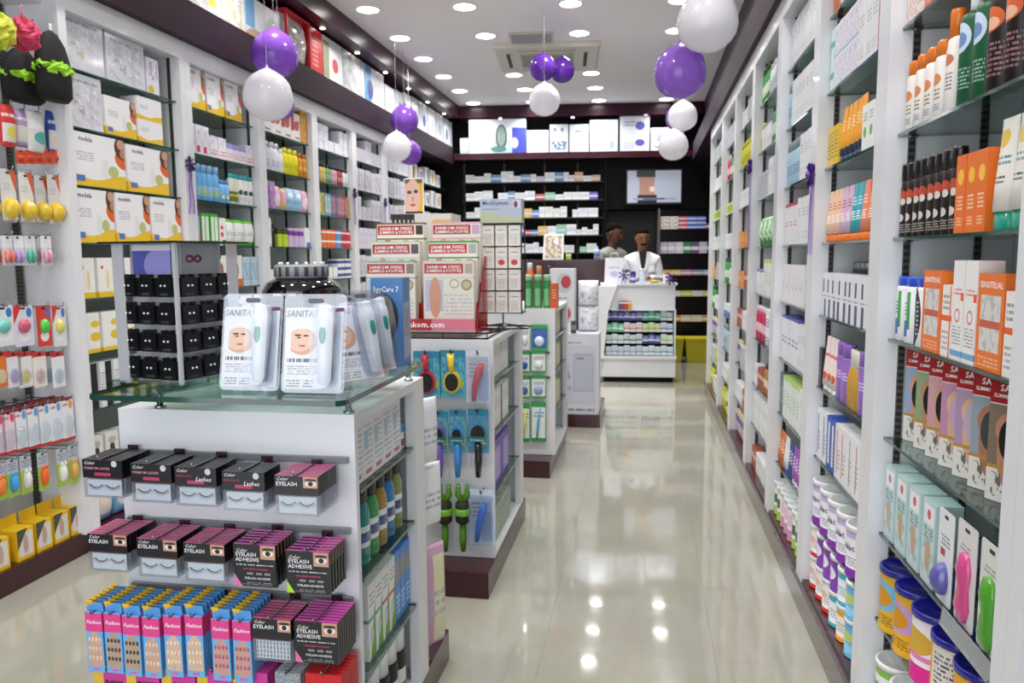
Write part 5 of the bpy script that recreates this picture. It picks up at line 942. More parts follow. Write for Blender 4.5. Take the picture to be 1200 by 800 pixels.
# ------------------------------------------------------------------ second gondola: brushes
g2e = gondola('gondola', 'second white gondola with hanging hair brushes on its end', -1.2, -.615, 3.11, 3.9, 1.05, (.38, .64, .87), (-1.23, -.612), 2.95, 3.95)
def card_px(px0, px1, pt, pb, Y): a = onY(px0, pt, Y); b = onY(px1, pb, Y); return (a.x+b.x)/2, a.z-b.z, b.x-a.x, b.z
def brush(nm, px0, px1, pt, pb, frame, card, lab, Y=3.07, below=False):
    x, h, w_, z = card_px(px0, px1, pt, pb, Y)
    e = obj('hair_brush', MB().prism(rrect(-w_/2, w_/2, 0, h, .006), 0, .002).mesh('hair_brush', pm(card, ('n', 0, 1, .1, .9, 8, .5, '#3f8fb8'), ('b', .85, 1, '#2f86a8'), ('e', .75, .3, .16, .1, '#c8d83a'), rough=.25)), None, (x, Y, z), label=lab, cat='brush', group='hair brushes on the second gondola')
    hd = plain('brush_'+frame, frame, .25, coat=.3); cz = h*(.34 if not below else .45); r = w_*.33
    obj('brush_head', MB().prism([(r*math.cos(a), cz+r*1.25*math.sin(a)) for a in [i*math.pi/10 for i in range(20)]], -.02, 0).mesh('brush_head', hd), e)
    obj('bristle_pad', MB().prism([(r*.78*math.cos(a), cz+r*1.02*math.sin(a)) for a in [i*math.pi/10 for i in range(20)]], -.026, -.02).mesh('bristle_pad', plain('black_pad', '#141416', .3)), e)
    if below: obj('handle', MB().tube([(0, -.01, cz-r*1.1), (.002, -.012, -.03), (0, -.012, -.1)], [.013, .016, .011], 10).mesh('handle', hd), e); obj('label_band', MB().box(-w_*.45, w_*.45, -.03, -.0265, cz-.03, cz-.008).mesh('label_band', pm('#2a6a78', ('t', .1, .9, .2, .8, 1, '#8fd0c0'))), e)
    else: obj('handle', MB().tube([(0, -.01, cz+r*1.1), (-.004, -.012, cz+r*1.8), (-.006, -.012, h*.93)], [.011, .012, .016], 10).mesh('handle', hd), e)
    obj('hook', MB().tube([(0, 0, 0), (0, -.07, 0), (0, -.074, .015)], .003).mesh('hook', M_WIRE), g2e, (x+.9075, 3.11-3.505, z+h-.008))
brush('a', 484, 517, 411, 466, '#c02430', '#5ab4c8', 'blue card with red-rimmed oval brush, leftmost on second gondola'); brush('b', 515, 546, 410, 466, '#e8c824', '#5ab4c8', 'blue card with yellow-rimmed brush on second gondola')
brush('c', 504, 526, 481, 531, '#7a5ab8', '#7fb0a8', 'green card with purple hair brush and handle below', below=True); brush('d', 526, 547, 480, 531, '#3a8ed8', '#6fb0b8', 'green card with blue hair brush and handle below', below=True); brush('e', 548, 573, 479, 531, '#1a1a1c', '#5f98b8', 'green card with black hair brush and handle below', below=True)
def green_brush(px, lab):
    x, h, w_, z = card_px(px-10, px+10, 566, 645, 3.07)
    e = empty('round_brush', (x, 3.06, z), label=lab, cat='brush', group='green round brushes'); m = plain('brush_green', '#4f8a1c', .3)
    obj('handle', MB().tube([(0, 0, 0), (0, 0, h*.2), (0, 0, h*.42)], [.01, .016, .013], 10).mesh('handle', m), e)
    b = MB().lathe([(.02, h*.42), (.032, h*.46), (.032, h*.72), (.02, h*.76)], 12); obj('bristles', b.mesh('bristles', plain('dark_bristle', '#1f2a12', .7)), e)
    for s in (-1, 1): obj('prong', MB().tube([(0, 0, h*.74), (s*.02, 0, h*.85), (s*.018, 0, h*1.0)], [.016, .014, .008], 8).mesh('prong', m), e)
    obj('collar', MB().lathe([(.034, h*.55), (.036, h*.57), (.036, h*.63), (.034, h*.65)], 12).mesh('collar', plain('brush_lime', '#7cb83a', .3)), e)
green_brush(522, 'green round hair brush, left of two on second gondola'); green_brush(543, 'green round hair brush, right of two on second gondola')
def tool_pack(px0, px1, pt, pb, tool, base, lab, bent):
    x, h, w_, z = card_px(px0, px1, pt, pb, 3.06)
    e = obj('shaver_pack', MB().prism(rrect(-w_/2, w_/2, 0, h, .006), 0, .003).mesh('shaver_pack', pm(base, ('r', .5, .95, .05, .6, '#a8c4e0'), ('t', .1, .45, .5, .8, 4, '#8a90a0'), rough=.12)), None, (x, 3.06, z), label=lab, cat='pack')
    obj('razor', MB().tube([(-w_*.18, -.012, h*.06), (-w_*.1, -.015, h*.35), (w_*.05, -.018, h*.6), (w_*.16, -.015, h*.78)], [.009, .014, .016, .011], 10).mesh('razor', plain('tool_'+tool, tool, .15, coat=.4)), e)
    obj('shell', MB().prism(rrect(-w_*.44, w_*.44, h*.03, h*.9, .01), -.034, -.001).mesh('shell', M_SHELL), e)
    obj('hook', MB().tube([(0, 0, 0), (0, -.07, 0), (0, -.074, .015)], .003).mesh('hook', M_WIRE), g2e, (x+.9075, 3.11-3.505, z+h-.01))
tool_pack(546, 575, 411, 473, '#c42434', '#d4d8de', 'silver pack with red handle, top right on second gondola', 1); tool_pack(549, 580, 573, 638, '#2f7ad8', '#d0dcec', 'clear pack with blue handle, low on second gondola', 1)
for k, (pt, pb) in enumerate(((532, 612),)):
    x, h, w_, z = card_px(494, 513, pt, pb, 3.07); inst(pouch('white hanging pack', w_, .03, h, pm('#dcdee2', ('t', .2, .8, .1, .3, 3, '#9aa0a8')), 'hanging_pack', 'pack'), (x, 3.07, z), 0, 'white hanging pack at the left of the green round brushes')
dbl = C('blue and white book-shaped carton', .2, .05, .17, '#e4e2de', ('r', 0, .2, 0, 1, '#2c4fa4'), ('t', .3, .9, .5, .8, 3, '#b8b0a8')); vio = C('violet carton with pale panel', .2, .05, .2, '#6a4fb0', ('r', .3, .9, .1, .8, '#a898d0')); grb = C('grey-green patterned pack', .07, .06, .14, '#b4c0b4', ('n', 0, 1, 0, 1, 6, .5, '#6a8a78'), name='pack', cat='pack'); whp = C('white leaning carton', .2, .04, .15, '#dcdcde', ('d', 1, -1, -.6, '#b8b87a'))
side(-.62, .872, 3.2, [(whp, 2)], 'upper side shelf of second gondola'); side(-.62, .642, 3.2, [(dbl, 2)], 'middle side shelf of second gondola'); side(-.62, .382, 3.2, [(vio, 2)], 'lower side shelf of second gondola'); side(-.62, .127, 3.2, [(grb, 6)], 'bottom deck of second gondola')
# ------------------------------------------------------------------ on top of the second gondola
T2 = 1.0505
tr = empty('wire_tray', (-.955, 3.33, T2), label='black wire tray carrying the posture cartons', cat='tray')
wm = MB()
for z in (.004, .026): wm.tube([(-.28, -.2, z), (.31, -.2, z), (.31, .18, z), (-.28, .18, z), (-.28, -.2, z)], .004)
for x in (-.28, -.08, .12, .31):
    for y in (-.2, .18): wm.tube([(x, y, .004), (x, y, .026)], .003)
wm.tube([(.31, -.2, .026), (.38, -.05, .03), (.31, .12, .026)], .004); obj('frame', wm.mesh('frame', M_WIRE), tr)
def skbox(desc, edge, pic, skin):
    w_, h = .222, .27
    return C(desc, w_, .05, h, '#e6e2d8', ('b', .97, 1, edge), ('r', .0, .02, 0, 1, edge), ('b', 0, .02, edge), ('r', .03, .8, .8, .955, '#b41c24'), ('r', .83, .98, .8, .955, pic), ('b', .72, .745, edge), ('r', .04, .4, .2, .7, '#b8c4dc'), ('e', .24, .42, .12, .32, skin), ('e', .62, .64, .1, .075, '#b8b89a'), ('e', .62, .64, .07, .05, '#e6e2d8'), ('e', .86, .62, .11, .09, '#a8985c'), ('e', .86, .62, .07, .055, '#c8c0a0'), ('t', .42, .97, .14, .5, 6, '#c4c6cc'), top=edge, name='posture_carton',
             words=(('SANKOM SWISS', .019, '#ffffff', -.019, h*.9, 0, .15), ('SLIMMING & POSTURE', .0175, '#ffffff', -.019, h*.84, 0, .155)))
sk2 = [skbox('posture carton with blue-grey edge, front left in the stack', '#9ab0b8', '#8a7a6c', '#c08a70'), skbox('cream posture carton with bare torso, front right in the stack', '#d8d0c0', '#b8a898', '#d09a80'), skbox('posture carton with pale green edge, middle left in the stack', '#c8d8b8', '#5a4a5c', '#c8a088'), skbox('green-edged posture carton, middle right in the stack', '#4a9a4c', '#a8a8a8', '#b88a70'), skbox('posture carton with brown edge, back left in the stack', '#7a5a3c', '#2a2420', '#b07a60'), skbox('pink posture carton, back right in the stack', '#e0a0b4', '#c8a0c0', '#d8a890')]
step = empty('posture_display', (-.955, 3.33, T2+.046), label='red stepped counter display holding posture cartons', cat='display stand')
RED = plain('display_red', '#a8141e', .3)
for k in range(3): obj('step', MB().box(-.25, .25, -.14+.075*k, -.14+.075*(k+1)-.001, 0, .012+.085*k).mesh('step', RED), step)
tf = obj('front_lip', MB().box(-.25, .25, -.155, -.1405, -.014, .034).mesh('front_lip', pm('#b0161f', ('r', .62, 1, 0, 1, '#d8788c'))), step)
obj('lettering', text_mesh('sankom.com', .036, INK('#ffffff'), .19, 0, .015), tf, (.022, -.157, .01))
for s in (-1, 1): obj('side_wing', MB().prism([(-.155, -.03), (.09, -.03), (.09, .3), (.05, .3)], -.002, .002).mesh('side_wing', clear('red_acrylic', '#c0303c', .3, .08, .35)), step, (.253*s, 0, 0), math.pi/2)
for i, s in enumerate(sk2):
    r_, c = divmod(i, 2); x = -.955-.125+.25*c; inst(s, (x+(.004 if c else -.004), 3.33-.14+.075*r_+.037, T2+.046+.0125+.085*r_), .0, s.desc, 'posture cartons')
# poster and cartons behind
lbx = C('white carton with black lash print behind the posture cartons', .3, .2, .55, '#d4d2cc', ('r', 0, .4, .55, 1, '#1c1a1c'), ('s', 14, .3, .8, .95, '#d4d2cc'), ('r', .7, 1, .4, .95, '#d8b860')); inst(lbx, (-1.06, 3.7, T2+.0005), 0., lbx.desc)
pa = onY(473, 208, 3.68); pb_ = onY(497, 245, 3.68)
pst = empty('poster_stand', ((pa.x+pb_.x)/2, 3.68, T2+.5515), -.1, label='framed face poster standing on the white carton', cat='poster'); pw, ph = pb_.x-pa.x, pa.z-T2-.555
obj('board', MB().prism(rrect(-pw/2, pw/2, 0, ph, .003), 0, .006).mesh('board', WHITE), pst)
obj('print', MB().box(-pw*.46, pw*.46, -.002, 0, ph*.03, ph*.97).mesh('print', pm('#d0a898', ('r', .68, 1, 0, 1, '#d8a828'), ('r', 0, 1, .88, 1, '#6a5a4c'), ('e', .45, .5, .42, .5, '#d8b0a0'), ('e', .25, .62, .13, .05, '#3c3838'), ('e', .62, .64, .12, .05, '#3c3838'), ('e', .45, .42, .07, .07, '#c08878'), ('e', .45, .25, .16, .04, '#b05a54'), ('r', 0, 1, 0, .06, '#2c2420'))), pst)
# wire rack of slim white cartons
rk = empty('wire_rack', (-.672, 3.66, T2), label='black wire rack filled with slim white cartons', cat='rack')
Wr, Hr = .2, .5; wm = MB()
for x in (-Wr/2, Wr/2):
    for y in (-.05, .05): wm.tube([(x, y, .07), (x, y, Hr)], .003)
for k in range(5):
    z = .075+.1055*k; wm.tube([(-Wr/2, -.05, z), (Wr/2, -.05, z), (Wr/2, .05, z), (-Wr/2, .05, z), (-Wr/2, -.05, z)], .0028)
wm.tube([(0, 0, .075), (0, 0, .02)], .004); wm.tube([(-.13, -.07, .003), (.13, -.07, .003), (.13, .07, .003), (-.13, .07, .003), (-.13, -.07, .003)], .0035); wm.tube([(-.13, -.07, .003), (0, 0, .02), (.13, .07, .003)], .003); wm.tube([(.13, -.07, .003), (0, 0, .02), (-.13, .07, .003)], .003)
obj('frame', wm.mesh('frame', M_WIRE), rk)
rc = [C('slim white carton', .055, .06, .097, '#e2e0da', ('t', .15, .85, .75, .85, 1, '#5a5c60'), ('t', .2, .8, .1, .6, 6, '#b4b0a8'), name='vial_carton'), C('slim white carton with red seal', .055, .06, .097, '#e4e0dc', ('t', .15, .85, .75, .85, 1, '#5a5c60'), ('e', .5, .28, .3, .14, '#c83a48'), name='vial_carton')]
for r_ in range(4):
    for c in range(3):
        s = rc[1 if r_ == 2 and c else 0]; inst(s, (-.672-.063+.063*c, 3.655, T2+.0785+.1055*r_), 0, s.desc+', %s of three, %s row up in wire rack' % (nth(c), nth(r_)), 'slim cartons in the wire rack')
ms = C('grey-blue system carton on top of the wire rack', .2, .08, .112, '#a8b2c4', ('w', .35, .1, 4, 1.2, '#b0b89a'), ('t', .05, .5, .55, .62, 1, '#6a7aa0'), ('r', .8, .95, .62, .92, '#d8d0dc'), ('e', .86, .76, .05, .14, '#6a2a5c'), words=(('MediSystem', .028, '#2c3f80', -.025, .092, 0, .125),)); inst(ms, (-.672, 3.66, T2+.5035), 0, ms.desc)
# ------------------------------------------------------------------ third gondola: tooth care
g3e = gondola('gondola', 'third white gondola with tooth-care packs on its end', -1.1, -.555, 4.85, 5.68, 1.06, (.38, .64, .87), (-1.13, -.57), 4.69, 5.72)
def tpack(px0, px1, pt, pb, base, edge, tool, lab, brush_=False):
    x, h, w_, z = card_px(px0, px1, pt, pb, 4.82)
    e = obj('tooth_care_pack', MB().prism(rrect(-w_/2, w_/2, 0, h, .012), 0, .003).mesh('tooth_care_pack', pm(base, ('b', .86, 1, edge), ('b', 0, .1, edge), ('r', 0, .06, 0, 1, edge), ('r', .94, 1, 0, 1, edge), ('t', .15, .85, .62, .78, 2, '#6a7a8a'))), None, (x, 4.82, z), label=lab, cat='pack', group='tooth-care packs')
    if brush_:
        obj('toothbrush', MB().tube([(-.01, -.008, h*.1), (0, -.009, h*.5), (.012, -.008, h*.85)], [.006, .008, .004], 8).mesh('toothbrush', plain('tb_'+tool, tool, .3)), e)
    else: obj('floss_case', MB().dome((0, 0, h*.36), w_*.3, .018, h*.2, 12, 8).mesh('floss_case', plain('tb_'+tool, tool, .25, coat=.3)), e)
TP = [(609, 621, 380, 410, '#dfe0e4', '#dfe0e4', '#d8d8dc', 'white tooth-care pack, top left on third gondola', 0), (622, 642, 380, 411, '#3c62b8', '#2fae3a', '#d8e4f4', 'green and blue tooth-care pack, top right', 0), (608, 621, 412, 437, '#e4e8e8', '#2f9a4a', '#2f4a9c', 'green-edged floss pack, second row left', 0), (622, 640, 411, 437, '#e6e8e8', '#2f9a4a', '#e0e4e8', 'green-edged floss pack, second row right', 0), (609, 621, 441, 467, '#e4e8e8', '#2f9a4a', '#4a5a8c', 'green-edged floss pack, third row left', 0), (622, 640, 440, 467, '#e6e8e8', '#2f9a4a', '#8aa0c8', 'green-edged floss pack, third row right', 0), (609, 621, 472, 518, '#dfe4e0', '#2f9a4a', '#d8d83a', 'green-edged toothbrush pack, bottom left', 1), (622, 640, 470, 518, '#e6eae8', '#2f9a4a', '#5aa4d8', 'green-edged toothbrush pack, bottom right', 1)]
for a in TP: tpack(*a[:8], brush_=bool(a[8]))
for z in (.62, .78): obj('rail', MB().box(-.24, .24, -.43, -.4155, z-.006, z+.006).mesh('rail', plain('brown_rail', '#5a4038', .4)), g3e)
sb3 = [C('small white and purple pack', .08, .04, .15, '#d8d6de', ('n', 0, 1, 0, 1, 5, .5, '#8a80b0')), C('small yellow and white pack', .08, .04, .15, '#d8d8a0', ('n', 0, 1, 0, 1, 5, .5, '#c8c83a'))]
for z, nm in ((.87, 'upper'), (.64, 'middle'), (.38, 'lower')): side(-.56, z+.002, 4.95, [(sb3[0], 3), (sb3[1], 2)], '%s side shelf of third gondola' % nm)
T3 = 1.0605
gtb = bottle('green lotion bottle with pale green cap', .027, .215, pm('#2f8a4c', ('r', .1, .9, .2, .7, '#3f9a5c'), ('r', .3, .7, .1, .7, '#7ac08c')), cap('#9cd0a8'), 1, .8, .9, .16, .024)
for k in range(3): inst(gtb, (-.735+.06*k, 4.93, T3), 0, 'green lotion bottle with pale cap on third gondola, %s from left' % nth(k), 'green lotion bottles')
inst(C('orange carton beside the green lotion bottles', .05, .06, .16, '#c8562a', ('t', .2, .8, .4, .8, 4, '#e8b090')), (-.568, 4.93, T3), 0, 'orange carton beside the green lotion bottles')
inst(bottle('orange bottle behind', .025, .29, pm('#e86a2c', ('r', .1, .9, .1, .4, '#f0e4dc')), WHITE, 1, .6, .85, .15), (-.74, 5.02, T3), 0, 'tall orange bottle behind the green lotion bottles'); inst(bottle('brown bottle behind', .025, .27, pm('#8a6a5c', ('r', .1, .9, .5, .8, '#e0a080')), cap('#e8946a'), 1, .6, .85, .2), (-.68, 5.02, T3), 0, 'brown bottle with salmon cap behind the green lotion bottles')
# ------------------------------------------------------------------ carton stack beyond the third gondola
pl4 = obj('display_plinth', MB().box(-.19, .19, -.3, .5, 0, .105).mesh('display_plinth', M_PLUM), None, (-.53, 6.46, 0), label='low plum plinth under the big purifier carton', cat='plinth')
pur = C('tall white purifier carton with grey machine picture', .355, .3, .66, '#d4d4de', ('r', .06, .94, .12, .86, '#c8c8d6'), ('r', .42, .88, .28, .76, '#aeb2c2'), ('r', .45, .85, .31, .73, '#b8bccb'), ('r', .5, .66, .68, .71, '#8a90a4'), ('n', .05, .38, .3, .6, 6, .5, '#9a9ccc'), ('t', .1, .6, .88, .92, 1, '#8a8c98'), ('t', .1, .9, .04, .1, 1, '#7a7c88'), name='purifier_carton'); inst(pur, (-.53, 6.33, .1055), 0, pur.desc)
hw = [C('white carton with red dial picture', .2, .2, .26, '#dcdce2', ('e', .6, .55, .32, .32, '#c0c4cc'), ('e', .66, .58, .2, .2, '#c03a48'), ('t', .1, .7, .05, .15, 1, '#8a8c94'), name='thermometer_carton')]
for k in range(2): inst(hw[0], (-.665, 6.42, .767+.2605*k), 0, 'white carton with red dial picture, %s of the pair' % ('lower', 'upper')[k], 'red dial cartons')
cbg = pouch('clear bag of white fittings', .17, .14, .21, pm('#d6dae2', ('n', 0, 1, 0, 1, 7, .5, '#f0f2f6'), ('n', .3, .9, .15, .5, 9, .6, '#7a94c4'), rough=.1), 'clear_bag', 'bag')
for k in range(2): inst(cbg, (-.455, 6.42, .767+.212*k), 0, 'clear bag of white fittings, %s of two' % ('lower', 'upper')[k], 'clear bags')
inst(C('slim black and grey box', .04, .05, .1, '#3c4038', ('b', .3, .7, '#7a8070')), (-.56, 6.22, .767), 0, 'slim dark box between the dial cartons and clear bags')
# ------------------------------------------------------------------ white display counter at the back of the aisle
CA = .05
ct_ = empty('display_counter', (-.05, 8.47, 0), CA, label='white stepped display counter full of medicine cartons at the back', cat='counter')
def cp(n, a, b, c, d, z0, z1, m): return obj(n, MB().box(a, b, c, d, z0, z1).mesh(n, m), ct_)
cp('kick_base', -.38, .38, .03, .44, 0, .06, M_BLACK); cp('drawer_front', -.4, .4, 0, .02, .06, .26, M_LAM); cp('ledge', -.41, .41, -.02, .1, .26, .29, M_LAM)
cp('body', -.4, .4, .25, .45, .06, 1.06, M_LAM); cp('back_face', -.4, .4, .24, .2499, .29, .8, M_BLACK); cp('top_board', -.42, .42, .12, .47, 1.06, 1.085, M_LAM)
cp('upper_face', -.24, .4, .15, .17, .79, 1.06, M_LAM); cp('side_cheek', .385, .4, .02, .25, .29, .8, M_LAM)
obj('slanted_cheek', MB().prism([(-.4, .79), (-.24, .79), (-.24, 1.06), (-.4, 1.06)], .1, .15).mesh('slanted_cheek', M_LAM), ct_); obj('slanted_cheek', MB().prism([(-.44, .06), (-.4, .06), (-.33, .79), (-.24, 1.06), (-.44, 1.06)], .0, .1).mesh('slanted_cheek', M_LAM), ct_)
for k in range(4): cp('step_shelf', -.36, .385, .04+.035*k, .24, .29+.125*k, .297+.125*k, M_BLACK)
CR = [[('#c8d4e0', '#8fa0b4', 'pale blue'), ('#dce4e8', '#6aa8b0', 'white and aqua')], [('#dfe4e4', '#8ab0a4', 'white and mint'), ('#d8e2e0', '#5a6a90', 'white and slate'), ('#3c4a90', '#dfe4ee', 'navy'), ('#dfe6dc', '#a8c870', 'white and lime')], [('#6ac09c', '#e4efe8', 'mint'), ('#e4e0e0', '#c88a94', 'white and rose'), ('#d8e4c0', '#a0c060', 'pale lime'), ('#dde2ea', '#6a86b8', 'white and blue')], [('#3a3c9c', '#c8cce8', 'indigo'), ('#4648a0', '#dfe0f0', 'indigo and white'), ('#3fa898', '#d8ece8', 'teal'), ('#e0e4e6', '#7ab0a8', 'white and teal')]]
for r_ in range(4):
    n = 11; cnt = {}
    for k in range(n):
        c = CR[r_][min(len(CR[r_])-1, k*len(CR[r_])//n)]
        s = C('%s medicine carton' % c[2], .062, .05, .09+.012*(k % 2), c[0], ('b', .3, .5, c[1]), ('t', .1, .9, .6, .9, 2, c[1]), name='counter_carton')
        x, y = -.325+.067*k, .07+.035*r_; X = -.05+x*math.cos(CA)-y*math.sin(CA); Y = 8.47+x*math.sin(CA)+y*math.cos(CA)
        i = cnt.get(c[2], 0); cnt[c[2]] = i+1
        inst(s, (X, Y, .2975+.125*r_), CA, '%s medicine carton, %s of its kind, counter row %s from bottom' % (c[2], nth(i), nth(r_)), 'medicine cartons on the display counter')
for k, c in enumerate(('#3a4a90', '#a83a4a', '#c8402c', '#d8a82c')):
    inst(C('small %s carton' % c, .032, .03, .1, c, ('b', .7, .9, '#e8e0d8'), name='leaflet_box'), (-.255+.035*k, 8.58, .7905), CA, ['small navy box', 'small maroon box', 'small red box', 'small amber box'][k]+' leaning at the counter face')
# a shelf lip for those boxes
cp('lip_shelf', -.3, .4, .09, .16, .785, .79, M_LAM)
# purple star bows
def bow(loc, rz, lab, tail=.0, size=.05, col='#5a2a8c'):
    e = empty('ribbon_bow', loc, rz, label=lab, cat='bow', group='purple ribbon bows'); m = plain('bow_'+col, col, .3, coat=.3)
    lp = MB(); n = 7
    for k in range(n):
        a = 2*math.pi*k/n; ca, sa = math.cos(a), math.sin(a)
        P = [(0, -.005, 0), (ca*size*.6-sa*size*.14, -.02, sa*size*.6+ca*size*.14), (ca*size, -.012, sa*size), (ca*size*.6+sa*size*.14, -.006, sa*size*.6-ca*size*.14)]; lp.face(P); lp.face([(p[0], p[1]+.012, p[2]) for p in reversed(P)]); lp.face([P[0], (P[3][0], P[3][1]+.012, P[3][2]), P[2], P[1]])
    obj('loops', lp.mesh('loops', m), e); obj('knot', MB().dome((0, -.012, 0), size*.28, size*.28, size*.28, 10, 6).mesh('knot', m), e)
    if tail:
        for s in (-1, 1):
            t = MB(); N = 8
            for i in range(N):
                z0, z1 = -tail*i/N, -tail*(i+1)/N; x0 = s*(.004+.018*i/N)+.004*math.sin(i*1.3); x1 = s*(.004+.018*(i+1)/N)+.004*math.sin((i+1)*1.3)
                t.hexa([(x1-.005, -.004, z1), (x1+.005, -.004, z1), (x1+.005, -.002, z1), (x1-.005, -.002, z1)], [(x0-.005, -.004, z0), (x0+.005, -.004, z0), (x0+.005, -.002, z0), (x0-.005, -.002, z0)])
            obj('ribbon_tail', t.mesh('ribbon_tail', plain('ribbon_lilac', '#8a62c0', .3)), e)
p = onY(731, 322, 8.58); bow((p.x, 8.6, p.z), CA, 'purple star bow on the left of the white counter', .1, .075); p = onY(786, 327, 8.6); bow((p.x, 8.6, p.z), CA, 'purple star bow on the right of the white counter', 0, .075)
for px, py, X, lab, tl in ((952, 205, XR-.004, 'purple bow with long tails on right cabinet post, nearest', .3), (880, 195, XR-.004, 'purple bow with long tails on right cabinet post, farther', .5)):
    p = onX(px, py, X); bow((X, p.y, p.z), -math.pi/2, lab, tl, .05)
for px, py, lab in ((222, 192, 'purple bow with tails on left cabinet post, nearest'), (415, 226, 'purple bow with tails on left cabinet post, middle'), (451, 237, 'purple bow with tails on left cabinet post, farthest')):
    p = onX(px, py, XL+.004); bow((XL+.004, p.y, p.z), math.pi/2, lab, .28, .05, '#3f1f78')
# things on the counter
TOPC = 1.0855
pbag = empty('paper_bag', (-.33, 8.72, TOPC), .05, label='white paper carrier bag with blue print on the counter', cat='bag')
obj('body', MB().hexa([(-.11, -.05, 0), (.11, -.05, 0), (.11, .05, 0), (-.11, .05, 0)], [(-.1, -.03, .28), (.1, -.03, .28), (.1, .03, .28), (-.1, .03, .28)]).mesh('body', pm('#dfe1ea', ('t', .2, .8, .58, .7, 1, '#8fb0c0'), ('e', .5, .35, .2, .12, '#b4b4dc'))), pbag)
obj('handle', MB().tube([(-.04, -.03, .28), (-.035, -.03, .33), (.035, -.03, .33), (.04, -.03, .28)], .004).mesh('handle', WHITE), pbag)
for k, (x, c, cc, h, nm) in enumerate(((-.185, '#e0e0e8', '#2a2a70', .15, 'white jar with navy lid on the counter'), (-.12, '#4a3a90', '#2a2a60', .13, 'indigo bottle on the counter'), (-.02, '#c4d8ec', '#e4e8f0', .16, 'pale blue bottle in front of the white coat'), (.24, '#e0dcd8', '#c09060', .12, 'white cup with tan lid at the counter end'))):
    inst(bottle(nm, .035, h, pm(c, ('b', .3, .6, '#d8d8e4')), cap(cc), 1, .8, .85, .2, .03), (x, 8.7, TOPC), 0, nm)
dish = empty('gold_tray', (.115, 8.72, TOPC), label='shallow gold tray on the right of the counter', cat='tray'); obj('dish', MB().lathe([(.03, 0), (.07, .015), (.085, .03), (.079, .03), (.063, .018), (.001, .01)], 20, .6).mesh('dish', plain('gold_foil', '#d8c060', .25, .6)), dish)
# ------------------------------------------------------------------ tall plum counter on the left
pc = empty('service_counter', (-1.1, 9.0, 0), SK, label='tall dark plum service counter behind the gondolas', cat='counter')
obj('front', MB().box(-.85, .82, 0, .03, .0, 1.31).mesh('front', M_PLUM), pc); obj('counter_top', MB().box(-.88, .85, -.03, .38, 1.31, 1.345).mesh('counter_top', M_PLUM), pc); obj('side_panel', MB().box(.79, .82, .03, .36, 0, 1.31).mesh('side_panel', M_PLUM), pc)
for x in (-.55, .0, .78): obj('stud', MB().dome((x, -.002, 1.27), .012, .006, .012, 8, 6).mesh('stud', CHROME), pc)
fr = empty('picture_frame', (-1.05, 8.99, 1.3456), .2, label='white framed collage picture leaning on the plum counter', cat='picture frame')
o = obj('frame', MB().hexa([(-.12, 0, 0), (.12, 0, 0), (.12, .02, 0), (-.12, .02, 0)], [(-.1, .06, .3), (.13, .06, .3), (.13, .08, .3), (-.1, .08, .3)]).mesh('frame', WHITE), fr)
obj('print', MB().hexa([(-.1, .0005, .02), (.1, .0005, .02), (.1, .004, .02), (-.1, .004, .02)], [(-.085, .0515, .28), (.112, .0515, .28), (.112, .055, .28), (-.085, .055, .28)]).mesh('print', pm('#a8987c', ('n', 0, 1, 0, 1, 5, .5, '#d8ccc0'), ('e', .65, .75, .15, .12, '#e6e0f0'))), fr)
inst(bottle('small blue water bottle on the plum counter', .035, .15, pm('#a8b8dc', ('b', .3, .6, '#6a7ab8')), WHITE, 1, .4, .8, .15), (-.55, 9.12, 1.3456), 0, 'small blue water bottle on the plum counter')
inst(C('lime green carton on the plum counter', .06, .05, .07, '#9ac83a', ('b', .6, .9, '#d8e8b0')), (-.88, 9.1, 1.3456), 0, 'lime green carton on the plum counter')
# ------------------------------------------------------------------ back wall shelving
def by(x, d=0.): return YB+.05+SK*x+d
bs = empty('back_shelving', (-1.35, by(-1.35, .3), .0), math.atan(SK), label='black back-wall shelving packed with white medicine cartons', cat='shelving')
obj('back_panel', MB().box(-1.1, .8, .0, .02, .3, 2.64).mesh('back_panel', M_BLACK), bs)
for x in (-1.1, -.55, 0, .45, .8): obj('slotted_strip', MB().box(x-.01, x+.01, -.012, 0, .3, 2.64).mesh('slotted_strip', M_SLOT), bs)
obj('side_panel', MB().box(.8, .83, -.28, .02, 0, 2.64).mesh('side_panel', M_BLACK), bs)
shm = MB().box(-1.1, .79, -.25, 0, -.015, 0).mesh('shelf', plain('shelf_black', '#131115', .3))
ZB = [2.37, 2.13, 1.9, 1.665, 1.43]
for z in ZB: obj('shelf', shm, bs, (0, 0, z))
palB = [('#e4e6ea', 'white'), ('#e4e6ea', 'white'), ('#e0e2e6', 'white'), ('#d8dde6', 'pale grey'), ('#c8b8dc', 'lilac'), ('#5a5ab0', 'violet'), ('#5a86b4', 'blue'), ('#8ac0a0', 'mint'), ('#b84a4c', 'red'), ('#dfe0d8', 'ivory'), ('#e0b040', 'amber'), ('#d8a890', 'peach')]
rB = random.Random(5); csk = math.cos(math.atan(SK)); ssk = math.sin(math.atan(SK))
def backplace(lx, ly, z): return (-1.35+lx*csk-ly*ssk, by(-1.35, .3)+lx*ssk+ly*csk, z)
bcache = {}
def bbox(w_, h, ci):
    key = (w_, h, ci)
    if key not in bcache: bcache[key] = C('%s medicine carton' % palB[ci][1], w_, .1, h, palB[ci][0], ('b', .35, .6, ['#c8d0dc', '#b8c8d8', '#d0d0d8'][ci % 3]), ('t', .1, .9, .65, .9, 2, '#9aa4b8'), name='back_shelf_carton')
    return bcache[key]
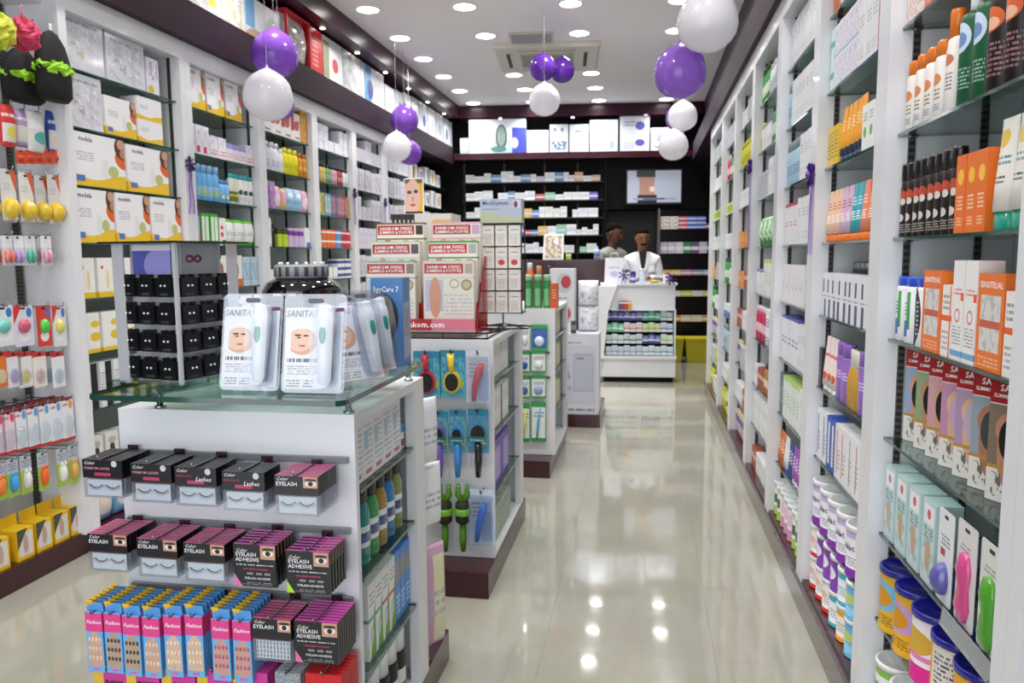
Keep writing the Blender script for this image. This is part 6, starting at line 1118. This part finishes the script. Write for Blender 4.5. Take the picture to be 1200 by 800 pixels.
for zi, z in enumerate(ZB):
    x = -1.05; k = 0
    while x < .66:
        w_ = rB.choice((.07, .09, .11, .13)); h = rB.choice((.07, .08, .1, .12, .14)); ci = rB.randrange(12) if rB.random() < .55 else rB.randrange(3)
        if rB.random() < .08: x += .07; continue
        s = bbox(w_, h, ci); inst(s, backplace(x+w_/2, -.19, z+.0006), math.atan(SK), '%s medicine carton, %s from left, back wall shelf %s from top' % (palB[ci][1], nth(k), nth(zi)), 'cartons on the back wall shelves'); k += 1
        if rB.random() < .3 and h <= .08:
            s2 = bbox(w_, .06, rB.randrange(4)); inst(s2, backplace(x+w_/2, -.19, z+.0012+h), math.atan(SK), 'carton stacked on the %s back shelf carton, shelf %s from top' % (nth(k-1), nth(zi)), 'stacked cartons on the back wall shelves')
        x += w_+.004
# right-hand back shelving with coloured cartons
bs2 = empty('back_shelving', (.55, by(.55, .3), 0), math.atan(SK), label='narrow dark back-wall shelving to the right of the doorway', cat='shelving')
obj('back_panel', MB().box(-.38, .4, 0, .02, 0, 2.0).mesh('back_panel', plain('dark_plum_panel', '#1a0c14', .3)), bs2); obj('side_panel', MB().box(-.4, -.38, -.28, .02, 0, 2.0).mesh('side_panel', plain('grey_side', '#6a6268', .4)), bs2)
sh2 = MB().box(-.38, .4, -.26, 0, -.012, 0).mesh('shelf', M_PLUM)
Z2 = [1.73, 1.41, 1.12, .84, .5]
C2 = [[('#dcd8d0', 'ivory spotted'), ('#dcd8d0', 'ivory spotted'), ('#c05a64', 'red'), ('#4a74c8', 'blue'), ('#4a74c8', 'blue'), ('#b05a5c', 'brick')], [('#b8b4d0', 'lilac'), ('#c0bcd4', 'lilac'), ('#c8d8d4', 'pale mint'), ('#2f8a5c', 'green'), ('#6a5a88', 'plum'), ('#c8c4d0', 'grey'), ('#5a5898', 'indigo')], [('#d8b84a', 'yellow'), ('#d8c070', 'gold'), ('#c88a94', 'rose'), ('#8a90b8', 'slate'), ('#b8b8c8', 'grey')], [('#dcdcd8', 'white'), ('#dcdcd8', 'white'), ('#d0d840', 'lime'), ('#dcdcd8', 'white'), ('#c8d860', 'lime')], [('#4a9a6c', 'green'), ('#d88a3a', 'orange'), ('#e0c8b0', 'peach'), ('#dcd8c8', 'ivory'), ('#e0a050', 'amber')]]
def back2(lx, ly, z): return (.55+lx*csk-ly*ssk, by(.55, .3)+lx*ssk+ly*csk, z)
for zi, z in enumerate(Z2):
    obj('shelf', sh2, bs2, (0, 0, z)); n = len(C2[zi]); w_ = .72/n; seen = {}
    for k, (c, nm) in enumerate(C2[zi]):
        tall = 3 if zi == 0 and k < 5 else 1
        for q in range(tall):
            h = .055 if tall > 1 else [.07, .15, .07, .07, .08][zi]
            s = C('%s carton on right back shelving' % nm, w_-.006, .12, h, c, ('n', 0, 1, .2, .8, 3, .55, '#5a4a44') if 'spotted' in nm else ('b', .3, .6, '#e6e2e0'), name='back_shelf_box')
            i = seen.get(nm, 0); seen[nm] = i+1
            inst(s, back2(-.37+w_*(k+.5), -.17, z+.0006+q*(h+.0006)), math.atan(SK), '%s carton, %s of its colour, right back shelving row %s from top' % (nm, nth(i), nth(zi)), 'cartons on the right back shelving')
# yellow bins under it
for k, x in enumerate((.4, .72)):
    e = empty('storage_bin', (x-.04, by(.5)-.24, 0), .05, label='yellow plastic storage bin on the floor, %s of two' % ('left', 'right')[k], cat='bin', group='yellow storage bins')
    obj('body', MB().hexa([(-.12, -.12, 0), (.12, -.12, 0), (.12, .12, 0), (-.12, .12, 0)], [(-.15, -.15, .3), (.15, -.15, .3), (.15, .15, .3), (-.15, .15, .3)]).mesh('body', plain('bin_yellow', '#b8ac1c', .4)), e); obj('rim', MB().box(-.155, .155, -.155, .155, .3, .325).mesh('rim', plain('bin_rim', '#c8bc24', .4)), e)
# doorway, its dark inside painted as a flat black slab, and television
skew_box('doorway_dark_1', -.52, .14, YB+.3, YB+.34, 0, 1.98, plain('dark_opening', '#070709', .6), kind='structure')
skew_box('trim_7', -.6, .99, YB+.16, YB+.2, 2.0, 2.66, M_BLACK, kind='structure')
tv = empty('television', (.115, YB+.13+SK*.1, 2.055), math.atan(SK)-.0, label='flat wall television showing a bare midriff advertisement', cat='television')
obj('housing', MB().box(-.37, .37, -.03, .025, 0, .46).mesh('housing', BLACKP), tv)
tvm = pm('#9ea4b4', ('r', .19, .52, .0, 1, '#9c786a'), ('e', .19, .5, .035, .35, '#9ea4b4'), ('e', .53, .5, .035, .3, '#9ea4b4'), ('r', .17, .52, .8, 1, '#2a3634'), ('r', .19, .55, 0, .24, '#1c1a22'), ('e', .46, .42, .05, .09, '#d8b4a8'), ('r', .1, .9, .08, .15, '#8890a4'), ('r', .3, .7, .09, .14, '#3f4860'))
b_ = tvm.node_tree.nodes['Principled BSDF']; src = b_.inputs['Base Color'].links[0].from_socket; tvm.node_tree.links.new(src, b_.inputs['Emission Color']); b_.inputs['Emission Strength'].default_value = .28
obj('screen', MB().box(-.35, .35, -.034, -.0301, .025, .44).mesh('screen', tvm), tv)
# boxes on the back ledge
def bl(px0, px1, pt, desc, base, *f, words=(), pb=182):
    Yb = YB+.03+SK*onY((px0+px1)/2, pb, YB).x; a = onY(px0, pb, Yb); b = onY(px1, pb, Yb); t = onY(px0, pt, Yb)
    w_ = b.x-a.x-.006; s = C(desc, w_, .25, min(t.z-2.7415, .44), base, *f, name='ledge_box', words=words); inst(s, ((a.x+b.x)/2, Yb+.13, 2.7412), math.atan(SK), desc)
bl(538, 548, 162, 'small white box at the left end of the back ledge', '#dde2ea', ('b', 0, .2, '#b8c8dc'))
bl(549, 615, 140, 'big pale blue box with seat cushion picture on the back ledge', '#dfe6f0', ('w', .35, .06, 4, 0, '#b8cfec'), ('r', .76, 1, 0, .75, '#4450b8'), ('e', .8, .3, .07, .16, '#c8cce4'), ('d', 1, .0, .42, '#dfe6f0'), ('e', .57, .48, .1, .36, '#3c4a48'), ('e', .57, .5, .075, .3, '#8c9c98'), ('e', .52, .12, .14, .09, '#5a8a78'), ('e', .27, .35, .04, .12, '#c8ccb0'))
bl(616, 642, 153, 'plain white box beside the seat cushion box', '#e2e4ea', ('e', .7, .4, .2, .2, '#d0d4dc'))
bl(643, 665, 146, 'white box with grid of pictures on the back ledge', '#dfe6f0', ('n', .1, .9, .1, .4, 7, .5, '#5a7aa8'), ('r', .2, .35, .75, .88, '#8a90a0'), ('r', .6, .75, .75, .88, '#8a90a0'))
bl(666, 689, 146, 'pale blue box with small emblem on the back ledge', '#dbe4f2', ('r', .3, .7, .72, .78, '#8a98b8'), ('t', .15, .85, .3, .6, 4, '#c0cce0'))
bl(690, 723, 161.5, 'lower pale blue box with clock picture on the back ledge', '#d8e2f2', ('e', .78, .5, .1, .3, '#a8b4cc')); bl(725, 760, 159.5, 'lower box with purple slipper picture on the back ledge', '#dfe4f0', ('e', .68, .55, .16, .22, '#5a5ab4'), ('t', .1, .5, .2, .6, 3, '#b0b8cc'))
bl(761, 800, 150, 'white box with coloured print at the right of the back ledge', '#dde0e8', ('n', .1, .6, .1, .7, 5, .5, '#8a98b0'), ('r', .7, .95, 0, .6, '#6a9ad0'))
def bl2(px0, px1, pt, pbm, desc, base, *f):
    Yb = YB+.03+SK*onY((px0+px1)/2, 182, YB).x; a = onY(px0, 182, Yb); b = onY(px1, 182, Yb); t = onY(px0, pt, Yb); m = onY(px0, pbm, Yb)
    z0 = 2.7412+min(m.z-2.7415, .44)+.0008; inst(C(desc, b.x-a.x-.006, .25, min(t.z, 3.19)-z0, base, *f, name='ledge_box'), ((a.x+b.x)/2, Yb+.13, z0), math.atan(SK), desc)
bl2(690, 723, 141, 161.5, 'upper pale blue box with clock picture on the back ledge', '#dbe4f2', ('e', .78, .5, .1, .3, '#a8b4cc')); bl2(725, 760, 135, 159.5, 'upper box with purple slipper picture on the back ledge', '#e2e6f0', ('e', .68, .5, .16, .22, '#5a5ab4'), ('t', .1, .5, .5, .8, 2, '#8a94b0'))
# ------------------------------------------------------------------ balloons
def balloon_mat(col):
    key = 'balloon_'+col
    if key in MATS: return MATS[key]
    m = plain(key, col, .18, coat=.5); nt = m.node_tree; out = next(n for n in nt.nodes if n.type == 'OUTPUT_MATERIAL'); b = nt.nodes['Principled BSDF']
    t = nt.nodes.new('ShaderNodeBsdfTranslucent'); t.inputs[0].default_value = hexc(col); mx = nt.nodes.new('ShaderNodeMixShader'); mx.inputs[0].default_value = .35
    nt.links.new(b.outputs[0], mx.inputs[1]); nt.links.new(t.outputs[0], mx.inputs[2]); nt.links.new(mx.outputs[0], out.inputs[0]); return m
def balloon(c, r, col, lab, tilt=0.):
    e = empty('balloon', c, 0, label=lab, cat='balloon', group='purple and white balloons'); e.rotation_euler = (tilt*.0, 0, tilt)
    m = MB(); prof = [(.04, -1.13), (.1, -1.08), (.32, -.97), (.62, -.78), (.86, -.5), (.98, -.15), (1., .15), (.93, .45), (.78, .68), (.55, .87), (.28, .975), (.02, 1.0)]
    m.lathe([(a*r, -b*r) for a, b in reversed(prof)], 24); mat = balloon_mat(col)
    obj('skin', m.mesh('skin', mat), e); L_ = CEIL-c[2]-1.18*r
    if L_ > .02: obj('string', MB().tube([(0, 0, 1.18*r), (0, 0, 1.18*r+L_)], .0015, 5).mesh('string', plain('balloon_string', '#d8d4e0', .5)), e).rotation_euler = (0, 0, 0)
    obj('knot', MB().lathe([(.06*r, 1.12*r), (.03*r, 1.14*r), (.05*r, 1.2*r)], 8).mesh('knot', mat), e)
PUR = '#9058c8'; WHB = '#eceaf0'; DPU = '#6a34ac'
def bal(px, py, rpx, plane, val, col, lab, tilt=0.):
    c = onX(px, py, val) if plane == 'X' else onY(px, py, val); d = (Vector(c)-Vector((0, 0, EYE))).length; balloon(c, rpx*d/F*.97, col, lab, tilt)
bal(322, 63, 25, 'X', -2.3, PUR, 'purple balloon in the left cluster nearest the camera'); bal(314, 112, 27, 'X', -2.2, WHB, 'white balloon in the left cluster nearest the camera'); bal(329, 124, 15, 'X', -2.42, PUR, 'purple balloon half hidden behind the left white balloon', .4)
bal(474, 140, 16, 'X', -2.3, PUR, 'purple balloon in the farther left cluster'); bal(465, 172, 16.5, 'X', -2.2, WHB, 'white balloon in the farther left cluster'); bal(480, 179, 14, 'X', -2.36, PUR, 'purple balloon behind the farther left white balloon', .4)
bal(636, 79, 15, 'Y', 6.5, DPU, 'deep purple balloon under the air conditioner, left one'); bal(659, 82, 14, 'Y', 6.75, DPU, 'deep purple balloon under the air conditioner, right one'); bal(638, 117, 18, 'Y', 6.2, WHB, 'white balloon hanging under the air conditioner')
bal(829, 24, 33, 'Y', 3.9, WHB, 'big white balloon at the top right'); bal(797, 84, 29, 'Y', 4.2, '#a470da', 'big purple balloon below the big white one', .25); bal(800, 136, 16.5, 'Y', 7.2, WHB, 'upper small white balloon on the right side'); bal(789, 170, 17, 'Y', 7., WHB, 'lower small white balloon on the right side'); bal(797, 138, 16, 'Y', 7.6, PUR, 'purple balloon peeping out behind the small white ones')
for k, (px, py, Y, L) in enumerate(((834, 2, 4.0, .45), (826, 50, 5.0, .5), (815, 60, 6.0, .6), (660, 60, 7.35, .02))):
    if k == 3: break
    c = onY(px, py, Y); t = MB(); N = 8
    for s in range(2):
        P = [(.02*s+.012*math.sin(i*1.1+s), .01*math.cos(i*1.3+s), -L*i/N) for i in range(N+1)]; t.tube(P, .003, 5)
    obj('curling_ribbon', t.mesh('curling_ribbon', plain('silver_ribbon', '#c8c8d4', .2, .5)), None, (c.x, c.y, 3.349-.001), label='silver curling ribbon hanging from the ceiling by the right balloons, %s' % nth(k), cat='ribbon', group='silver ribbons')
# ------------------------------------------------------------------ people
def skinned(name, verts, edges, radii, mat, sub=2, root=0):
    me = bpy.data.meshes.new(name); me.from_pydata([tuple(v) for v in verts], edges, []); ob = bpy.data.objects.new(name, me); COL.objects.link(ob)
    md = ob.modifiers.new('skin', 'SKIN'); md.use_smooth_shade = True
    for i, r in enumerate(radii): sv = me.skin_vertices[0].data[i]; sv.radius = r if isinstance(r, tuple) else (r, r); sv.use_root = (i == root)
    sb = ob.modifiers.new('sub', 'SUBSURF'); sb.levels = sub; sb.render_levels = sub
    bpy.context.view_layer.update(); dg = bpy.context.evaluated_depsgraph_get(); out = bpy.data.meshes.new_from_object(ob.evaluated_get(dg)); bpy.data.objects.remove(ob); bpy.data.meshes.remove(me)
    out.materials.clear(); out.materials.append(mat); out.polygons.foreach_set('use_smooth', [True]*len(out.polygons)); return out
def head_mesh(mat, s=1.):
    m = MB(); n = 20; R = []
    prof = [(-.115, .03, .035, -.035), (-.108, .045, .05, -.03), (-.09, .056, .066, -.018), (-.06, .064, .08, -.008), (-.03, .07, .09, 0), (0, .075, .097, .004), (.03, .077, .1, .008), (.06, .075, .098, .01), (.085, .066, .086, .01), (.105, .048, .062, .01), (.116, .02, .026, .01)]
    for z, rx, ry, cy in prof:
        R.append([(rx*math.cos(2*math.pi*j/n)*s, (cy+ry*math.sin(2*math.pi*j/n))*s, z*s) for j in range(n)])
    m.rings(R)
    m.tube([(0, -.088*s, .018*s), (0, -.1*s, -.005*s), (0, -.112*s, -.026*s), (0, -.096*s, -.034*s)], [.008*s, .011*s, .015*s, .01*s], 8)
    for q in (-1, 1): m.dome((q*.078*s, .012*s, -.004*s), .01*s, .02*s, .03*s, 8, 6); m.dome((q*.029*s, -.083*s, .022*s), .02*s, .012*s, .006*s, 8, 5)
    return m.mesh('head', mat)
def face(parent, s, skin, moustache, hair):
    eye = plain('eye_white', '#8f8378', .6); dk = plain('eye_dark', '#15100e', .3)
    for q in (-1, 1):
        e = obj('eye', MB().dome((0, 0, 0), .012*s, .006*s, .006*s, 8, 6).mesh('eye', eye), parent, (q*.029*s, -.086*s, .006*s)); obj('pupil', MB().dome((0, -.006*s, 0), .006*s, .004*s, .006*s, 8, 5).mesh('pupil', dk), e)
        obj('eyebrow', MB().tube([(q*.012*s, -.096*s, .027*s), (q*.03*s, -.094*s, .031*s), (q*.047*s, -.084*s, .026*s)], [.004*s, .005*s, .003*s], 6).mesh('eyebrow', dk), parent)
    obj('mouth', MB().tube([(-.024*s, -.082*s, -.064*s), (0, -.092*s, -.062*s), (.024*s, -.082*s, -.064*s)], [.002*s, .004*s, .002*s], 6).mesh('mouth', plain('lips', '#6b4531', .6)), parent)
    if moustache: obj('moustache', MB().tube([(-.034*s, -.08*s, -.052*s), (-.016*s, -.093*s, -.045*s), (0, -.097*s, -.043*s), (.016*s, -.093*s, -.045*s), (.034*s, -.08*s, -.052*s)], [.006*s, .012*s, .012*s, .012*s, .006*s], 8).mesh('moustache', plain('hair_black', '#100c0b', .9, spec=.05)), parent)
    hm = MB(); n = 20; R = []
    for z, rx, ry, cy in hair: R.append([(rx*math.cos(2*math.pi*j/n)*s, (cy+ry*math.sin(2*math.pi*j/n))*s, z*s) for j in range(n)])
    obj('hair', hm.rings(R).mesh('hair', plain('hair_black', '#100c0b', .9, spec=.05)), parent)
HAIR = [(.0, .079, .075, .04), (.03, .081, .085, .03), (.055, .08, .096, .02), (.08, .074, .095, .014), (.105, .058, .075, .012), (.122, .03, .04, .012), (.126, .005, .005, .012)]
SKN = plain('skin_brown', '#7c5138', .55); COAT = plain('white_coat', '#e6e7ec', .7, bump=(18, .35)); DARKC = plain('dark_cloth', '#1a1a20', .8)
def hand(parent, loc, rz, flip, rx=0.):
    h = empty('tmp', (0, 0, 0)); bpy.data.objects.remove(h)
    V = [(0, 0, 0), (0, -.04, -.004), (0, -.08, -.008)]; E = [(0, 1), (1, 2)]; Rr = [(.024, .016), (.036, .015), (.034, .013)]
    for k, (x, L) in enumerate(((-.028, .062), (-.01, .072), (.01, .068), (.027, .052))):
        b = len(V); V += [(x, -.1, -.008), (x*1.1, -.1-L*.5, -.016), (x*1.12, -.1-L*.85, -.038)]; E += [(2, b), (b, b+1), (b+1, b+2)]; Rr += [.0095, .0085, .007]
    b = len(V); V += [(flip*.042, -.055, -.012), (flip*.058, -.085, -.022), (flip*.05, -.112, -.03)]; E += [(1, b), (b, b+1), (b+1, b+2)]; Rr += [.011, .009, .0075]
    return obj('hand', skinned('hand', V, E, Rr, SKN, 1), parent, loc, rz, rx=rx)
def person(loc, rz, lab, coat, Hs, arms, headrot, leanx=0., skin=SKN, white=True, moustache=True):
    P = empty('person', loc, rz, label=lab, cat='person'); k = Hs/1.7
    sh = 1.42*k; ly = -leanx
    V = [(0, 0, .92*k), (0, -.01+ly*.4, 1.08*k), (0, -.01+ly*.75, 1.25*k), (0, ly, 1.38*k), (0, ly-.005, 1.45*k)]; R = [(.16*k, .115*k), (.15*k, .11*k), (.17*k, .12*k), (.155*k, .1*k), (.062*k, .062*k)]; E = [(0, 1), (1, 2), (2, 3), (3, 4)]
    for s in (-1, 1):
        b = len(V); el, wr = arms[0 if s < 0 else 1]
        V += [(s*.165*k, ly+.0, 1.335*k), tuple(el), tuple(wr)]; E += [(3, b), (b, b+1), (b+1, b+2)]; R += [.068*k, .052*k, .04*k]
    body = obj('torso', skinned('torso', V, E, R, coat, 2), P)
    # legs
    LV = [(0, 0, .92*k)]; LE = []; LR = [(.15*k, .11*k)]
    for s in (-1, 1):
        b = len(LV); LV += [(s*.09*k, 0, .84*k), (s*.1*k, -.01, .48*k), (s*.1*k, .01, .09*k), (s*.105*k, -.08, .045)]; LE += [(0, b), (b, b+1), (b+1, b+2), (b+2, b+3)]; LR += [.095*k, .065*k, .05*k, .042*k]
    obj('trousers', skinned('trousers', LV, LE, LR, DARKC, 2), P)
    for s in (-1, 1): obj('shoe', MB().dome((s*.105*k, -.06, .04), .045, .12, .04, 12, 6).mesh('shoe', BLACKP), P)
    neck = obj('neck', MB().tube([(0, ly, 1.4*k), (0, ly-.01, 1.47*k), (0, ly-.015, 1.52*k)], [.062*k, .054*k, .052*k], 12).mesh('neck', skin), P)
    hd = obj('head', head_mesh(skin, 1.02*k), P, (0, ly-.025, 1.585*k)); hd.rotation_euler = headrot; face(hd, 1.02*k, skin, moustache, HAIR)
    for s in (-1, 1):
        el, wr = arms[0 if s < 0 else 1]; d = Vector(wr)-Vector(el); hand(P, tuple(Vector(wr)), math.atan2(d.x, -d.y), -s, rx=math.atan2(d.z, math.hypot(d.x, d.y))*-1)
    if white:
        for s in (-1, 1): obj('lapel', MB().hexa([(s*.01-.02*(s < 0), ly-.125*k, 1.2*k), (s*.01+.02*(s > 0), ly-.125*k, 1.2*k), (s*.01+.02*(s > 0), ly-.118*k, 1.2*k), (s*.01-.02*(s < 0), ly-.118*k, 1.2*k)], [(s*.075-.02, ly-.09*k, 1.43*k), (s*.075+.02, ly-.085*k, 1.43*k), (s*.075+.02, ly-.07*k, 1.43*k), (s*.075-.02, ly-.075*k, 1.43*k)]).mesh('lapel', COAT), P)
        obj('shirt', MB().prism([(-.012, 1.2*k), (.012, 1.2*k), (.045, 1.43*k), (-.045, 1.43*k)], ly-.116*k, ly-.06*k).mesh('shirt', plain('shirt_black', '#15151a', .7)), P)
        obj('pocket', MB().box(.06, .13, ly-.137*k, ly-.12*k, 1.2*k, 1.27*k).mesh('pocket', COAT), P)
    return P
person((-.03, 9.36, 0), .1, 'moustached person in a white coat behind the counter, looking down', COAT, 1.7, (((-.2, -.06, 1.1), (-.06, -.25, 1.13)), ((.22, -.06, 1.1), (.08, -.25, 1.13))), (.22, 0, .1), .05)
SHIRT = pm('#8a8c88', ('n', -9, 9, -9, 9, 40, .5, '#6a6c68'), rough=.8)
person((-.47, 9.82, 0), .85, 'person in a grey patterned shirt, head bent, seen in profile', plain('grey_shirt', '#84867f', .8, bump=(40, .5)), 1.78, (((-.26, -.08, 1.16), (-.1, -.32, 1.18)), ((.26, -.08, 1.16), (.12, -.32, 1.18))), (.3, 0, .35), .1, plain('skin_dark', '#5a3a2a', .55), False, False)
